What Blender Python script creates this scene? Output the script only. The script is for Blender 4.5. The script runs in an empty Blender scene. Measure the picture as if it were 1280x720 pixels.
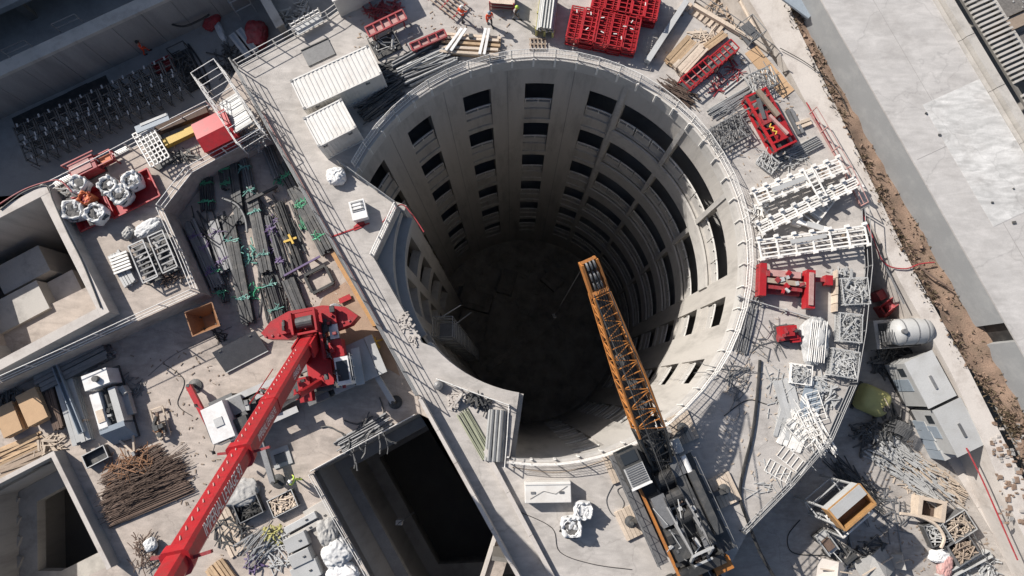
import bpy, bmesh, math, random
from mathutils import Vector, Matrix, noise
from mathutils.geometry import tessellate_polygon
random.seed(7)
scene = bpy.context.scene
col = scene.collection
RAD = math.radians

# ---------------------------------------------------------------- camera, sky, sun
FPX, TILT, CAMH = 853.0, RAD(8.66), 48.0
cam_d = bpy.data.cameras.new('camera')
cam_d.sensor_width = 36.0
cam_d.lens = FPX / 1280.0 * 36.0
cam_d.clip_start = 0.5
cam_d.clip_end = 2000
cam = bpy.data.objects.new('camera', cam_d)
col.objects.link(cam)
cam.location = (0, 0, CAMH)
cam.rotation_euler = (TILT, 0, 0)
scene.camera = cam

SUN_EL = RAD(36)
SUN_DIR = Vector((0.83, -0.56, 0)).normalized()          # horizontal travel of the light
world = bpy.data.worlds.new('World')
scene.world = world
world.use_nodes = True
wn = world.node_tree.nodes
sky = wn.new('ShaderNodeTexSky')
sky.sky_type = 'NISHITA'
sky.sun_disc = False
sky.sun_elevation = SUN_EL
sky.sun_rotation = math.atan2(-SUN_DIR.x, -SUN_DIR.y)
sky.altitude = 100
sky.dust_density = 2.0
sky.ozone_density = 2.0
wn['Background'].inputs[1].default_value = 0.07
world.node_tree.links.new(sky.outputs[0], wn['Background'].inputs[0])
sun_d = bpy.data.lights.new('sun', 'SUN')
sun_d.energy = 4.8
sun_d.angle = RAD(0.53)
sun_d.color = (1.0, 0.95, 0.89)
sun = bpy.data.objects.new('sun', sun_d)
col.objects.link(sun)
ld = Vector((SUN_DIR.x * math.cos(SUN_EL), SUN_DIR.y * math.cos(SUN_EL), -math.sin(SUN_EL)))
sun.rotation_euler = ld.to_track_quat('-Z', 'Y').to_euler()
scene.view_settings.view_transform = 'Standard'
scene.view_settings.look = 'None'
scene.view_settings.exposure = 0.46
scene.view_settings.gamma = 1.0

# ---------------------------------------------------------------- pixel -> point on a level
_c, _s = math.cos(TILT), math.sin(TILT)
def G(px, py, z=0.0):
    x, y = (px - 640) / FPX, (360 - py) / FPX
    dy, dz = y * _c + _s, y * _s - _c
    t = (z - CAMH) / dz
    return Vector((x * t, dy * t, z))
def L2(a, b, z=0.0):
    p, q = G(*a, z), G(*b, z)
    d = q - p
    return (p + q) / 2, math.atan2(d.y, d.x), d.length

# ---------------------------------------------------------------- materials
def mat(name, c, rough=0.8, metal=0.0, var=0.12, scale=1.2, dirt=None, dirt_amt=0.0, dirt_scale=0.35, streak=False, bump=0.0, rnd=0.1, fine=14.0, marks=0.0, mark_rot=0.5):
    m = bpy.data.materials.new(name)
    m.use_nodes = True
    nt = m.node_tree
    N, Lk = nt.nodes, nt.links
    b = N['Principled BSDF']
    b.inputs['Roughness'].default_value = rough
    b.inputs['Metallic'].default_value = metal
    geo = N.new('ShaderNodeNewGeometry')
    mp = N.new('ShaderNodeMapping')
    Lk.new(geo.outputs['Position'], mp.inputs[0])
    if streak:
        mp.inputs['Scale'].default_value = (1.0, 1.0, 0.16)
    n1 = N.new('ShaderNodeTexNoise')
    n1.inputs['Scale'].default_value = scale
    n1.inputs['Detail'].default_value = 6
    n1.inputs['Roughness'].default_value = 0.65
    Lk.new(mp.outputs[0], n1.inputs['Vector'])
    n2 = N.new('ShaderNodeTexNoise')
    n2.inputs['Scale'].default_value = fine
    n2.inputs['Detail'].default_value = 3
    Lk.new(geo.outputs['Position'], n2.inputs['Vector'])
    add = N.new('ShaderNodeMath'); add.operation = 'ADD'
    Lk.new(n1.outputs[0], add.inputs[0]); Lk.new(n2.outputs[0], add.inputs[1])
    oi = N.new('ShaderNodeObjectInfo')
    rm = N.new('ShaderNodeMath'); rm.operation = 'MULTIPLY_ADD'
    Lk.new(oi.outputs['Random'], rm.inputs[0]); rm.inputs[1].default_value = rnd * 2; rm.inputs[2].default_value = 1 - rnd
    mr = N.new('ShaderNodeMapRange')
    mr.inputs[1].default_value = 0.6; mr.inputs[2].default_value = 1.4
    mr.inputs[3].default_value = 1 - var; mr.inputs[4].default_value = 1 + var
    Lk.new(add.outputs[0], mr.inputs[0])
    mul = N.new('ShaderNodeMath'); mul.operation = 'MULTIPLY'
    Lk.new(mr.outputs[0], mul.inputs[0]); Lk.new(rm.outputs[0], mul.inputs[1])
    colr = N.new('ShaderNodeVectorMath'); colr.operation = 'SCALE'
    colr.inputs[0].default_value = c[:3]
    Lk.new(mul.outputs[0], colr.inputs['Scale'])
    out = colr.outputs[0]
    if dirt:
        nd = N.new('ShaderNodeTexNoise')
        nd.inputs['Scale'].default_value = dirt_scale
        nd.inputs['Detail'].default_value = 8
        nd.inputs['Roughness'].default_value = 0.7
        Lk.new(mp.outputs[0], nd.inputs['Vector'])
        rr = N.new('ShaderNodeMapRange')
        rr.inputs[1].default_value = 0.48; rr.inputs[2].default_value = 0.72
        rr.inputs[3].default_value = 0.0; rr.inputs[4].default_value = dirt_amt
        Lk.new(nd.outputs[0], rr.inputs[0])
        mx = N.new('ShaderNodeMix'); mx.data_type = 'RGBA'
        Lk.new(rr.outputs[0], mx.inputs[0])
        Lk.new(out, mx.inputs[6])
        mx.inputs[7].default_value = (*dirt, 1)
        out = mx.outputs[2]
    if marks:
        for kk, (rot, sc) in enumerate(((mark_rot, (.35, 1.1, 1)), (mark_rot + 1.1, (.5, 1.7, 1)))):
            m2 = N.new('ShaderNodeMapping'); m2.inputs['Rotation'].default_value = (0, 0, rot); m2.inputs['Scale'].default_value = sc
            m2.vector_type = 'TEXTURE' if False else 'POINT'
            Lk.new(geo.outputs['Position'], m2.inputs[0])
            n3 = N.new('ShaderNodeTexNoise'); n3.inputs['Scale'].default_value = 1.0; n3.inputs['Detail'].default_value = 5; n3.inputs['Distortion'].default_value = 1.6
            Lk.new(m2.outputs[0], n3.inputs['Vector'])
            r3 = N.new('ShaderNodeMapRange'); r3.inputs[1].default_value = .38; r3.inputs[2].default_value = .66; r3.inputs[3].default_value = 1 - marks; r3.inputs[4].default_value = 1 + marks * .7
            Lk.new(n3.outputs[0], r3.inputs[0])
            vm = N.new('ShaderNodeVectorMath'); vm.operation = 'SCALE'
            Lk.new(out, vm.inputs[0]); Lk.new(r3.outputs[0], vm.inputs['Scale']); out = vm.outputs[0]
        vo = N.new('ShaderNodeTexVoronoi'); vo.feature = 'DISTANCE_TO_EDGE'; vo.inputs['Scale'].default_value = .16
        wn_ = N.new('ShaderNodeTexNoise'); wn_.inputs['Scale'].default_value = .7; wn_.inputs['Detail'].default_value = 6
        Lk.new(geo.outputs['Position'], wn_.inputs['Vector'])
        wv = N.new('ShaderNodeVectorMath'); wv.operation = 'MULTIPLY_ADD'
        Lk.new(wn_.outputs['Color'], wv.inputs[0]); wv.inputs[1].default_value = (2.2, 2.2, 2.2); Lk.new(geo.outputs['Position'], wv.inputs[2])
        Lk.new(wv.outputs[0], vo.inputs['Vector'])
        r4 = N.new('ShaderNodeMapRange'); r4.inputs[1].default_value = .0; r4.inputs[2].default_value = .012; r4.inputs[3].default_value = .84; r4.inputs[4].default_value = 1.0
        Lk.new(vo.outputs['Distance'], r4.inputs[0])
        vm = N.new('ShaderNodeVectorMath'); vm.operation = 'SCALE'
        Lk.new(out, vm.inputs[0]); Lk.new(r4.outputs[0], vm.inputs['Scale']); out = vm.outputs[0]
    Lk.new(out, b.inputs['Base Color'])
    if bump:
        bp = N.new('ShaderNodeBump')
        bp.inputs['Strength'].default_value = bump
        bp.inputs['Distance'].default_value = 0.05
        Lk.new(add.outputs[0], bp.inputs['Height'])
        Lk.new(bp.outputs[0], b.inputs['Normal'])
    return m
M = dict(
    deck=mat('deck_concrete', (.435, .405, .375), .9, var=.12, scale=.7, dirt=(.25, .23, .21), dirt_amt=.6, dirt_scale=.5, bump=.15, rnd=0, marks=.08, mark_rot=.9),
    yard=mat('yard_concrete', (.44, .38, .33), .9, var=.14, scale=.6, dirt=(.20, .175, .155), dirt_amt=.7, dirt_scale=.45, bump=.2, rnd=0, marks=.09, mark_rot=-.4),
    earth_floor=mat('earth_floor', (.36, .255, .185), .95, var=.2, scale=1.0, dirt=(.2, .13, .09), dirt_amt=.6, bump=.3, rnd=0),
    wall=mat('wall_concrete', (.43, .405, .37), .85, var=.12, scale=.6, dirt=(.23, .215, .195), dirt_amt=.75, dirt_scale=.7, streak=True, bump=.1, rnd=.04),
    beam=mat('ring_beam_concrete', (.46, .44, .41), .8, var=.08, scale=.8, dirt=(.2, .19, .18), dirt_amt=.6, dirt_scale=.8, bump=.1, rnd=.05),
    pale=mat('pale_concrete', (.50, .46, .42), .85, var=.1, scale=.8, dirt=(.25, .21, .18), dirt_amt=.6, dirt_scale=.6, bump=.15, rnd=.05),
    roof=mat('roof_screed', (.45, .43, .41), .85, var=.10, scale=.5, dirt=(.30, .28, .26), dirt_amt=.6, dirt_scale=.35, bump=.05, rnd=0, marks=.07, mark_rot=RAD(60)),
    patch=mat('pale_screed', (.53, .52, .50), .85, var=.12, scale=.9, dirt=(.38, .36, .34), dirt_amt=.8, dirt_scale=.5, bump=.08, rnd=0, marks=.14, mark_rot=RAD(-28)),
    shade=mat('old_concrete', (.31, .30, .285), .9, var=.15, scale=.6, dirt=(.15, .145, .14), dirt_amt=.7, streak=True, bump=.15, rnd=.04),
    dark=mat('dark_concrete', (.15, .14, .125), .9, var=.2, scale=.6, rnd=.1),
    render_wall=mat('render_wall', (.27, .275, .275), .85, var=.08, scale=.5, dirt=(.40, .40, .39), dirt_amt=.5, dirt_scale=.6, rnd=0),
    ground=mat('site_ground', (.38, .35, .32), .95, var=.16, scale=.8, dirt=(.20, .175, .155), dirt_amt=.7, dirt_scale=.5, bump=.25, rnd=0, marks=.1, mark_rot=-1.0),
    dirt=mat('dirt', (.24, .165, .12), 1, var=.35, scale=2.2, dirt=(.11, .085, .06), dirt_amt=.9, dirt_scale=1.1, bump=.7, rnd=0),
    gravel=mat('gravel', (.15, .14, .13), 1, var=.35, scale=6, bump=.6, rnd=0),
    galv=mat('galvanised_steel', (.36, .36, .35), .5, .55, var=.2, scale=3, rnd=.2),
    grey=mat('grey_steel', (.19, .19, .19), .55, .4, var=.25, scale=2.5, rnd=.3),
    dsteel=mat('dark_steel', (.065, .066, .066), .6, .3, var=.35, scale=2.5, dirt=(.19, .175, .155), dirt_amt=.65, dirt_scale=1.6, rnd=.35),
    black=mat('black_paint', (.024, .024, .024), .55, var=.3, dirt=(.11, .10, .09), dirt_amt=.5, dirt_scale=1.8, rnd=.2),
    rust=mat('rusty_steel', (.135, .092, .070), .85, .1, var=.3, scale=3, rnd=.35),
    red=mat('red_paint', (.37, .017, .022), .42, var=.22, scale=2.5, dirt=(.17, .05, .045), dirt_amt=.6, dirt_scale=2, rnd=.12),
    dred=mat('worn_red_paint', (.29, .03, .035), .55, var=.25, scale=2.5, dirt=(.2, .15, .14), dirt_amt=.6, dirt_scale=2, rnd=.15),
    orange=mat('orange_paint', (.40, .155, .035), .55, var=.28, scale=2.5, dirt=(.14, .075, .04), dirt_amt=.8, dirt_scale=2.5, rnd=.08),
    brown=mat('brown_paint', (.26, .125, .055), .6, var=.2, scale=2, dirt=(.12, .06, .04), dirt_amt=.6, dirt_scale=2, rnd=.1),
    yellow=mat('yellow_paint', (.55, .36, .06), .5, var=.2, scale=2, rnd=.1),
    olive=mat('yellowed_plastic', (.43, .40, .15), .6, var=.12, scale=1.5, dirt=(.25, .22, .1), dirt_amt=.5, rnd=0),
    white=mat('white_paint', (.72, .71, .69), .5, var=.08, scale=2, dirt=(.42, .37, .33), dirt_amt=.5, dirt_scale=1.5, rnd=.06),
    wsteel=mat('white_steel', (.74, .72, .68), .55, var=.12, scale=3, dirt=(.40, .34, .29), dirt_amt=.5, dirt_scale=2.5, rnd=.08),
    cream=mat('container_paint', (.64, .62, .58), .5, var=.06, scale=1.5, dirt=(.38, .33, .28), dirt_amt=.4, dirt_scale=.8, rnd=.04),
    bluegrey=mat('blue_grey_paint', (.25, .29, .33), .5, var=.15, scale=2, rnd=.08),
    lgrey=mat('light_grey_paint', (.42, .42, .41), .55, var=.12, scale=2, dirt=(.25, .24, .22), dirt_amt=.5, dirt_scale=1, rnd=.1),
    timber=mat('timber', (.44, .31, .19), .85, var=.25, scale=3, dirt=(.22, .15, .1), dirt_amt=.5, dirt_scale=2, rnd=.25),
    ptimber=mat('pale_timber', (.52, .43, .34), .85, var=.2, scale=3, dirt=(.3, .24, .19), dirt_amt=.5, dirt_scale=2, rnd=.2),
    otimber=mat('weathered_timber', (.30, .235, .18), .9, var=.25, scale=3, rnd=.3),
    ply=mat('plywood', (.50, .33, .19), .8, var=.12, scale=1.5, dirt=(.32, .2, .12), dirt_amt=.5, rnd=.12),
    bag=mat('woven_bag', (.62, .62, .61), .75, var=.15, scale=4, dirt=(.35, .33, .31), dirt_amt=.5, dirt_scale=3, bump=.5, rnd=.1),
    rubble=mat('rubble', (.13, .125, .12), .95, var=.4, scale=6, bump=.6, rnd=.2),
    ggreen=mat('grey_green', (.27, .28, .20), .7, var=.2, rnd=.25),
    ochre=mat('ochre_paint', (.40, .22, .085), .55, var=.25, scale=2.5, dirt=(.2, .12, .07), dirt_amt=.6, dirt_scale=2),
    green=mat('green_strap', (.06, .33, .17), .5, var=.2, rnd=.2),
    teal=mat('teal_strap', (.14, .33, .28), .5, var=.2, rnd=.2),
    purple=mat('purple_strap', (.14, .095, .20), .5, var=.2, rnd=.2),
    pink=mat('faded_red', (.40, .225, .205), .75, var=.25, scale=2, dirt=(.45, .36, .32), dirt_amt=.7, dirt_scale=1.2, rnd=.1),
    orange_rag=mat('orange_plastic', (.55, .16, .06), .6, var=.2, rnd=.1),
    hivis_red=mat('hivis_red', (.85, .09, .03), .75, var=.1, rnd=.05),
    hivis_yellow=mat('hivis_yellow', (.50, .66, .10), .75, var=.1, rnd=.05),
    cloth=mat('dark_cloth', (.06, .055, .06), .9, var=.1),
    skin=mat('skin', (.42, .25, .17), .6, var=.05),
    mud=mat('wet_mud', (.25, .22, .18), .7, var=.5, scale=.5, dirt=(.09, .08, .065), dirt_amt=.8, dirt_scale=.35, rnd=.5),
    glass=mat('cab_glass', (.03, .035, .04), .08, var=.05, rnd=0),
    rubber=mat('rubber', (.03, .03, .03), .8, var=.1),
    tarp=mat('grey_tarp', (.36, .35, .33), .7, var=.15, scale=2, bump=.4, rnd=.1),
    leaf=mat('weeds', (.085, .062, .035), .9, var=.3, scale=4, rnd=.2),
)

# ---------------------------------------------------------------- mesh helpers
class MB:
    def __init__(s): s.v, s.f = [], []
    def add(s, vs, fs):
        o = len(s.v)
        s.v += [tuple(v) for v in vs]
        s.f += [tuple(i + o for i in f) for f in fs]
        return s
    def box(s, c, d, rz=0.0, mtx=None):
        x, y, z = d[0] / 2, d[1] / 2, d[2] / 2
        R = Matrix.Rotation(rz, 3, 'Z') if mtx is None else mtx
        c = Vector(c)
        vs = [c + R @ Vector(p) for p in ((-x, -y, -z), (x, -y, -z), (x, y, -z), (-x, y, -z), (-x, -y, z), (x, -y, z), (x, y, z), (-x, y, z))]
        return s.add(vs, BOXF)
    def bar(s, p, q, w, h=None):
        p, q = Vector(p), Vector(q); h = h or w
        d = q - p
        if d.length < 1e-6: return s
        return s.box((p + q) / 2, (d.length, w, h), mtx=axes(d))
    def tube(s, p, q, r, n=6, r2=None):
        p, q = Vector(p), Vector(q); r2 = r if r2 is None else r2
        R = axes(q - p)
        vs = []
        for k in range(n):
            a = 2 * math.pi * k / n
            o = R @ Vector((0, math.cos(a), math.sin(a)))
            vs += [p + o * r, q + o * r2]
        fs = [(2 * k, 2 * k + 1, (2 * k + 3) % (2 * n), (2 * k + 2) % (2 * n)) for k in range(n)]
        fs += [tuple(range(0, 2 * n, 2)), tuple(range(2 * n - 1, 0, -2))]
        return s.add(vs, fs)
    def path(s, pts, r, n=5):
        for a, b in zip(pts, pts[1:]): s.tube(a, b, r, n)
        return s
    def prism(s, poly, z0, z1):
        n = len(poly)
        vs = [(p[0], p[1], z0) for p in poly] + [(p[0], p[1], z1) for p in poly]
        fs = [(k, (k + 1) % n, n + (k + 1) % n, n + k) for k in range(n)] + [tuple(range(n, 2 * n)), tuple(range(n - 1, -1, -1))]
        return s.add(vs, fs)
    def lathe(s, prof, n=16, c=(0, 0, 0), mtx=None):
        R = mtx or Matrix.Identity(3)
        c = Vector(c); vs = []
        for r, z in prof:
            for k in range(n):
                a = 2 * math.pi * k / n
                vs.append(c + R @ Vector((r * math.cos(a), r * math.sin(a), z)))
        fs = []
        for j in range(len(prof) - 1):
            for k in range(n):
                fs.append((j * n + k, j * n + (k + 1) % n, (j + 1) * n + (k + 1) % n, (j + 1) * n + k))
        fs += [tuple(range(n - 1, -1, -1)), tuple(range((len(prof) - 1) * n, len(prof) * n))]
        return s.add(vs, fs)
    def mesh(s, name):
        me = bpy.data.meshes.new(name)
        me.from_pydata(s.v, [], s.f)
        bm = bmesh.new(); bm.from_mesh(me)
        bmesh.ops.recalc_face_normals(bm, faces=bm.faces)
        bm.to_mesh(me); bm.free()
        return me
BOXF = [(0, 3, 2, 1), (4, 5, 6, 7), (0, 1, 5, 4), (1, 2, 6, 5), (2, 3, 7, 6), (3, 0, 4, 7)]
def axes(d):
    x = Vector(d).normalized()
    up = Vector((0, 0, 1)) if abs(x.z) < .98 else Vector((0, 1, 0))
    y = up.cross(x).normalized(); z = x.cross(y)
    return Matrix((x, y, z)).transposed()
def link(name, me, m, parent=None, smooth=False):
    if me.materials: pass
    elif m: me.materials.append(M[m])
    o = bpy.data.objects.new(name, me)
    col.objects.link(o)
    if parent: o.parent = parent
    if smooth:
        for p in me.polygons: p.use_smooth = True
    return o
_unit = {}
def unit(shape, m):
    k = (shape, m)
    if k not in _unit:
        b = MB()
        if shape == 'box': b.box((0, 0, 0), (1, 1, 1))
        elif shape == 'tube': b.tube((-.5, 0, 0), (.5, 0, 0), .5, 7)
        elif shape == 'ibeam':
            b.box((0, 0, .42), (1, 1, .16)); b.box((0, 0, -.42), (1, 1, .16)); b.box((0, 0, 0), (1, .16, .68))
        elif shape == 'chan':
            b.box((0, 0, -.42), (1, 1, .16)); b.box((0, .42, .08), (1, .16, .84)); b.box((0, -.42, .08), (1, .16, .84))
        me = b.mesh(shape + '_' + m); me.materials.append(M[m]); _unit[k] = me
    return _unit[k]
LABELS = {}
def tag(o, label, cat, group=None, kind=None):
    o['label'] = label
    if cat: o['category'] = cat
    if group: o['group'] = group
    if kind: o['kind'] = kind
    LABELS.setdefault(label, []).append(o.name)
    return o
class T:
    """a thing: an Empty at its base that parents its parts, which are given in its own axes"""
    def __init__(s, name, label, cat, loc, rz=0.0, group=None):
        s.o = bpy.data.objects.new(name, None)
        s.o.empty_display_size = .3
        col.objects.link(s.o)
        s.o.location = loc; s.o.rotation_euler = (0, 0, rz)
        tag(s.o, label, cat, group)
    def part(s, name, mb, m, parent=None, smooth=False):
        o = link(name, mb.mesh(name), m, parent or s.o, smooth)
        if parent: o.matrix_parent_inverse = parent.matrix_basis.inverted()
        return o
    def bar(s, name, p, q, w, h=None, m='galv', shape='box', parent=None):
        p, q = Vector(p), Vector(q); h = h or w
        o = bpy.data.objects.new(name, unit(shape, m)); col.objects.link(o)
        o.parent = parent or s.o
        if parent: o.matrix_parent_inverse = parent.matrix_basis.inverted()
        R = axes(q - p)
        o.matrix_basis = Matrix.Translation((p + q) / 2) @ R.to_4x4() @ Matrix.Diagonal(((q - p).length, w, h, 1))
        return o
    def box(s, name, c, d, m, rz=0.0, parent=None, tilt=None):
        o = bpy.data.objects.new(name, unit('box', m)); col.objects.link(o)
        o.parent = parent or s.o
        if parent: o.matrix_parent_inverse = parent.matrix_basis.inverted()
        R = Matrix.Rotation(rz, 4, 'Z')
        if tilt: R = R @ Matrix.Rotation(tilt, 4, 'Y')
        o.matrix_basis = Matrix.Translation(c) @ R @ Matrix.Diagonal((*d, 1))
        return o
def struct(name, mb, m):
    o = link(name, mb.mesh(name), m); o['kind'] = 'structure'
    return o
def lump(mb, c, r, seed, amp=.25, sub=3, flat=.0, squash=(1, 1, 1)):
    bm = bmesh.new()
    bmesh.ops.create_icosphere(bm, subdivisions=sub, radius=1)
    c = Vector(c)
    for v in bm.verts:
        n = noise.noise(v.co * 1.6 + Vector((seed * 3.1, seed, 0))) + .5 * noise.noise(v.co * 4 + Vector((0, seed * 2.3, seed)))
        p = v.co * (1 + amp * n)
        p = Vector((p.x * r * squash[0], p.y * r * squash[1], p.z * r * squash[2]))
        if p.z < -flat * r * squash[2]: p.z = -flat * r * squash[2]
        v.co = p
    bm.verts.index_update()
    mb.add([v.co + c for v in bm.verts], [[v.index for v in f.verts] for f in bm.faces])
    bm.free()
    return mb
rr = random.uniform

# ================================================================ SETTING
CX, CY, R, R2 = 2.0, 10.0, 14.75, 10.55
FLOOR_Z = -62.0
def cp(a, r=R, z=0.0):
    a = RAD(a)
    return Vector((CX + r * math.cos(a), CY + r * math.sin(a), z))
YZ, CZ, LZ = -2.3, -4.0, -4.0       # crane yard, sunken court, low ground on the right

def slab(name, outer, holes, z, zo, zh, m, kind='structure', label=None):
    loops = [[Vector((p[0], p[1], 0)) for p in outer]] + [[Vector((p[0], p[1], 0)) for p in h] for h in holes]
    flat = [p for l in loops for p in l]
    mb = MB()
    mb.add([(p.x, p.y, z) for p in flat], [tuple(t) for t in tessellate_polygon(loops)])
    for i, l in enumerate(loops):
        zz = zo if i == 0 else zh
        if zz is None: continue
        n = len(l)
        mb.add([(p.x, p.y, z) for p in l] + [(p.x, p.y, zz) for p in l], [(k, (k + 1) % n, n + (k + 1) % n, n + k) for k in range(n)])
    me = mb.mesh(name)
    bm = bmesh.new(); bm.from_mesh(me)
    bmesh.ops.remove_doubles(bm, verts=bm.verts, dist=1e-4)
    bmesh.ops.recalc_face_normals(bm, faces=bm.faces)
    bm.to_mesh(me); bm.free()
    o = link(name, me, m)
    if kind: o['kind'] = kind
    return o
def PX(pts, z=0): return [G(x, y, z) for x, y in pts]

# --- shaft hole in the deck
notch_A, notch_B, notch_C, notch_D = G(425, 205), G(497, 258), G(467, 322), G(527, 428)
hole = [cp(a) for a in range(155, -99, -3)] + [cp(-98.5, R)] + [cp(-98.5, 10.15)] + [cp(a, 10.15) for a in range(-101, -139, -4)] + [notch_D, notch_C, notch_B, notch_A]
deck_outer = PX([(297, 85), (648, 720), (705, 823), (960, 823), (905, 722), (940, 655), (1032, 550), (1062, 480), (1082, 340), (1077, 258), (1056, 213), (1012, 140), (962, 68), (920, 36), (868, 0), (835, -30), (470, -32), (440, 2), (412, 22), (370, 45)])
slab('deck', deck_outer, [hole], 0.0, -9.0, -1.3, 'deck')

# --- ground sheet round everything, reaching the horizon
hull = PX([(-700, 900), (970, 860), (905, 722), (940, 655), (1032, 550), (1062, 480), (1082, 340), (1077, 258), (1056, 213), (1012, 140), (962, 68), (920, 36), (868, 0), (835, -30), (470, -34), (460, -300), (-700, -300)])
slab('ground', [(-700, -700), (700, -700), (700, 700), (-700, 700)], [hull], LZ, None, None, 'ground')

# --- crane yard floor (lower than deck) with the square pit and the box pit
pit = PX([(392, 590), (524, 517), (560, 535), (700, 790), (505, 800)], YZ)
box2 = PX([(-30, 625), (79, 566), (146, 702), (30, 760), (-30, 760)], YZ)
yard_outer = PX([(345, 150), (720, 830), (700, 900), (-700, 900), (-700, 430), (-60, 440), (230, 300), (180, 260), (230, 190)], YZ)
slab('yard', yard_outer, [pit, box2], YZ, -3.0, -3.4, 'yard')
slab('earth_patch', PX([(404, 372), (432, 352), (486, 428), (500, 470), (470, 452), (425, 430), (385, 412)], YZ), [], YZ + .02, YZ - .02, None, 'earth_floor')

# --- raised platform on the left, open for the concrete box
boxin = PX([(52, 243), (126, 391), (-12, 462), (-60, 300)], 0)
plat = PX([(333, 166), (240, 214), (204, 262), (250, 366), (-60, 507), (-700, 507), (-700, 262), (0, 262), (60, 238), (268, 133), (297, 86)])
slab('platform', plat, [boxin], 0.0, -9.0, -9.0, 'yard')

# --- sunken court in the upper left
court = PX([(-700, 300), (70, 240), (275, 140), (300, 95), (385, 46), (445, 2), (480, -34), (480, -300), (-700, -300)], CZ)
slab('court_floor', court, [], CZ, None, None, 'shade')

# --- shaft: wall thing with its parts
shaft = T('shaft_wall', 'huge round concrete shaft wall with rows of window openings going down', 'shaft wall', (CX, CY, FLOOR_Z))
def W(a, r, z): a = RAD(a); return (r * math.cos(a), r * math.sin(a), z - FLOOR_Z)
ROWS = [(-4.2, -11.5), (-12.4, -20.0), (-21.0, -28.9), (-30.0, -38.0), (-39.1, -47.0), (-48.0, -55.0)]
COLS = [(c - 4.6, c + 4.6) for c in (150.4, 130.0, 109.3, 89.0, 68.5)] + [(42.0, 61.4), (18.6, 41.0), (-4.0, 17.6)] + [(c - 4.4, c + 4.4) for c in (-15.0, -35.0, -55.0, -75.0)]
def ringwall(r, a0, a1, z0, z1, cols, rows, thick):
    """face at r (and at r+thick) with the openings left out, reveals between"""
    edges = sorted(set([a0, a1] + [e for c in cols for e in c]))
    grid = []
    for e, g in zip(edges, edges[1:]):
        n = max(1, int((g - e) / 2.3 + .5))
        grid += [(e + (g - e) * k / n, e + (g - e) * (k + 1) / n) for k in range(n)]
    zs = sorted(set([z0, z1] + [z for q in rows for z in q]))
    mb = MB()
    for b0, b1 in grid:
        bc = (b0 + b1) / 2
        incol = any(c0 < bc < c1 for c0, c1 in cols)
        for y0, y1 in zip(zs, zs[1:]):
            yc = (y0 + y1) / 2
            if incol and any(q1 < yc < q0 for q0, q1 in rows): continue
            for rad in (r, r + thick):
                mb.add([W(b0, rad, y0), W(b1, rad, y0), W(b1, rad, y1), W(b0, rad, y1)], [(0, 1, 2, 3)])
        if incol:
            for q0, q1 in rows:
                for y in (q0, q1):
                    mb.add([W(b0, r, y), W(b1, r, y), W(b1, r + thick, y), W(b0, r + thick, y)], [(0, 1, 2, 3)])
    for c in cols:
        for e in c:
            for q0, q1 in rows:
                mb.add([W(e, r, q0), W(e, r, q1), W(e, r + thick, q1), W(e, r + thick, q0)], [(0, 1, 2, 3)])
    return mb
def curved(r0, r1, a0, a1, z0, z1, step=2.3):
    n = max(1, int(abs(a1 - a0) / step + .5)); mb = MB()
    for k in range(n):
        b0, b1 = a0 + (a1 - a0) * k / n, a0 + (a1 - a0) * (k + 1) / n
        vs = [W(b0, r0, z0), W(b1, r0, z0), W(b1, r1, z0), W(b0, r1, z0), W(b0, r0, z1), W(b1, r0, z1), W(b1, r1, z1), W(b0, r1, z1)]
        fs = [(0, 1, 2, 3), (4, 5, 6, 7), (0, 1, 5, 4), (2, 3, 7, 6)]
        if k == 0: fs.append((0, 3, 7, 4))
        if k == n - 1: fs.append((1, 2, 6, 5))
        mb.add(vs, fs)
    return mb
cyl = shaft.part('cylinder_wall', ringwall(R, -99.5, 161.0, FLOOR_Z, -1.3, COLS, ROWS, .9), 'wall')
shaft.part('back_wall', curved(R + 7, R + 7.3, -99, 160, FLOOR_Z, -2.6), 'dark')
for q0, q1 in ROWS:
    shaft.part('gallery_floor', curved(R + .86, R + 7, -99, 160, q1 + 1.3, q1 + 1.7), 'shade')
shaft.part('ring_beam', curved(R - .14, R + .9, -98.2, 157.5, -1.35, -.012), 'beam')
for q0, q1 in ROWS:
    for c0, c1 in COLS:
        n = 1 if c1 - c0 < 12 else 3
        for k in range(n):
            b0, b1 = c0 + (c1 - c0) * k / n + .15, c0 + (c1 - c0) * (k + 1) / n - .15
            shaft.part('spandrel', curved(R + .14, R + .4, b0 - .14, b1 + .14, q1 + .005, q1 + 1.9), 'wall')
            p = shaft.part('parapet', curved(R + .3, R + .48, b0, b1, q1 + 1.91, q1 + 3.1), 'beam')
            shaft.part('handrail', curved(R + .2, R + .3, b0, b1, q1 + 3.75, q1 + 3.88), 'wsteel', p)
            for bb in (b0 + .3, (b0 + b1) / 2, b1 - .3): shaft.part('rail_post', curved(R + .22, R + .29, bb - .12, bb + .12, q1 + 3.1, q1 + 3.75), 'wsteel', p)
# piers that frame the wide bays and floor bands proud of the wall
for a in (62.6, 41.5, 18.1):
    shaft.part('pier', curved(R - .10, R + .05, a - .75, a + .75, FLOOR_Z, -1.36), 'beam')
for (q0, q1), (n0, n1) in zip(ROWS, ROWS[1:]):
    shaft.part('floor_band', curved(R - .16, R + .04, -4.4, 61.9, n0 + .25, q1 + 1.75), 'beam')
# formwork joints: shallow ribs between the window columns
for a in (140.2, 119.6, 99.2, 78.8):
    shaft.part('joint_rib', curved(R - .025, R + .02, a - .12, a + .12, FLOOR_Z, -1.36), 'shade')
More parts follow.
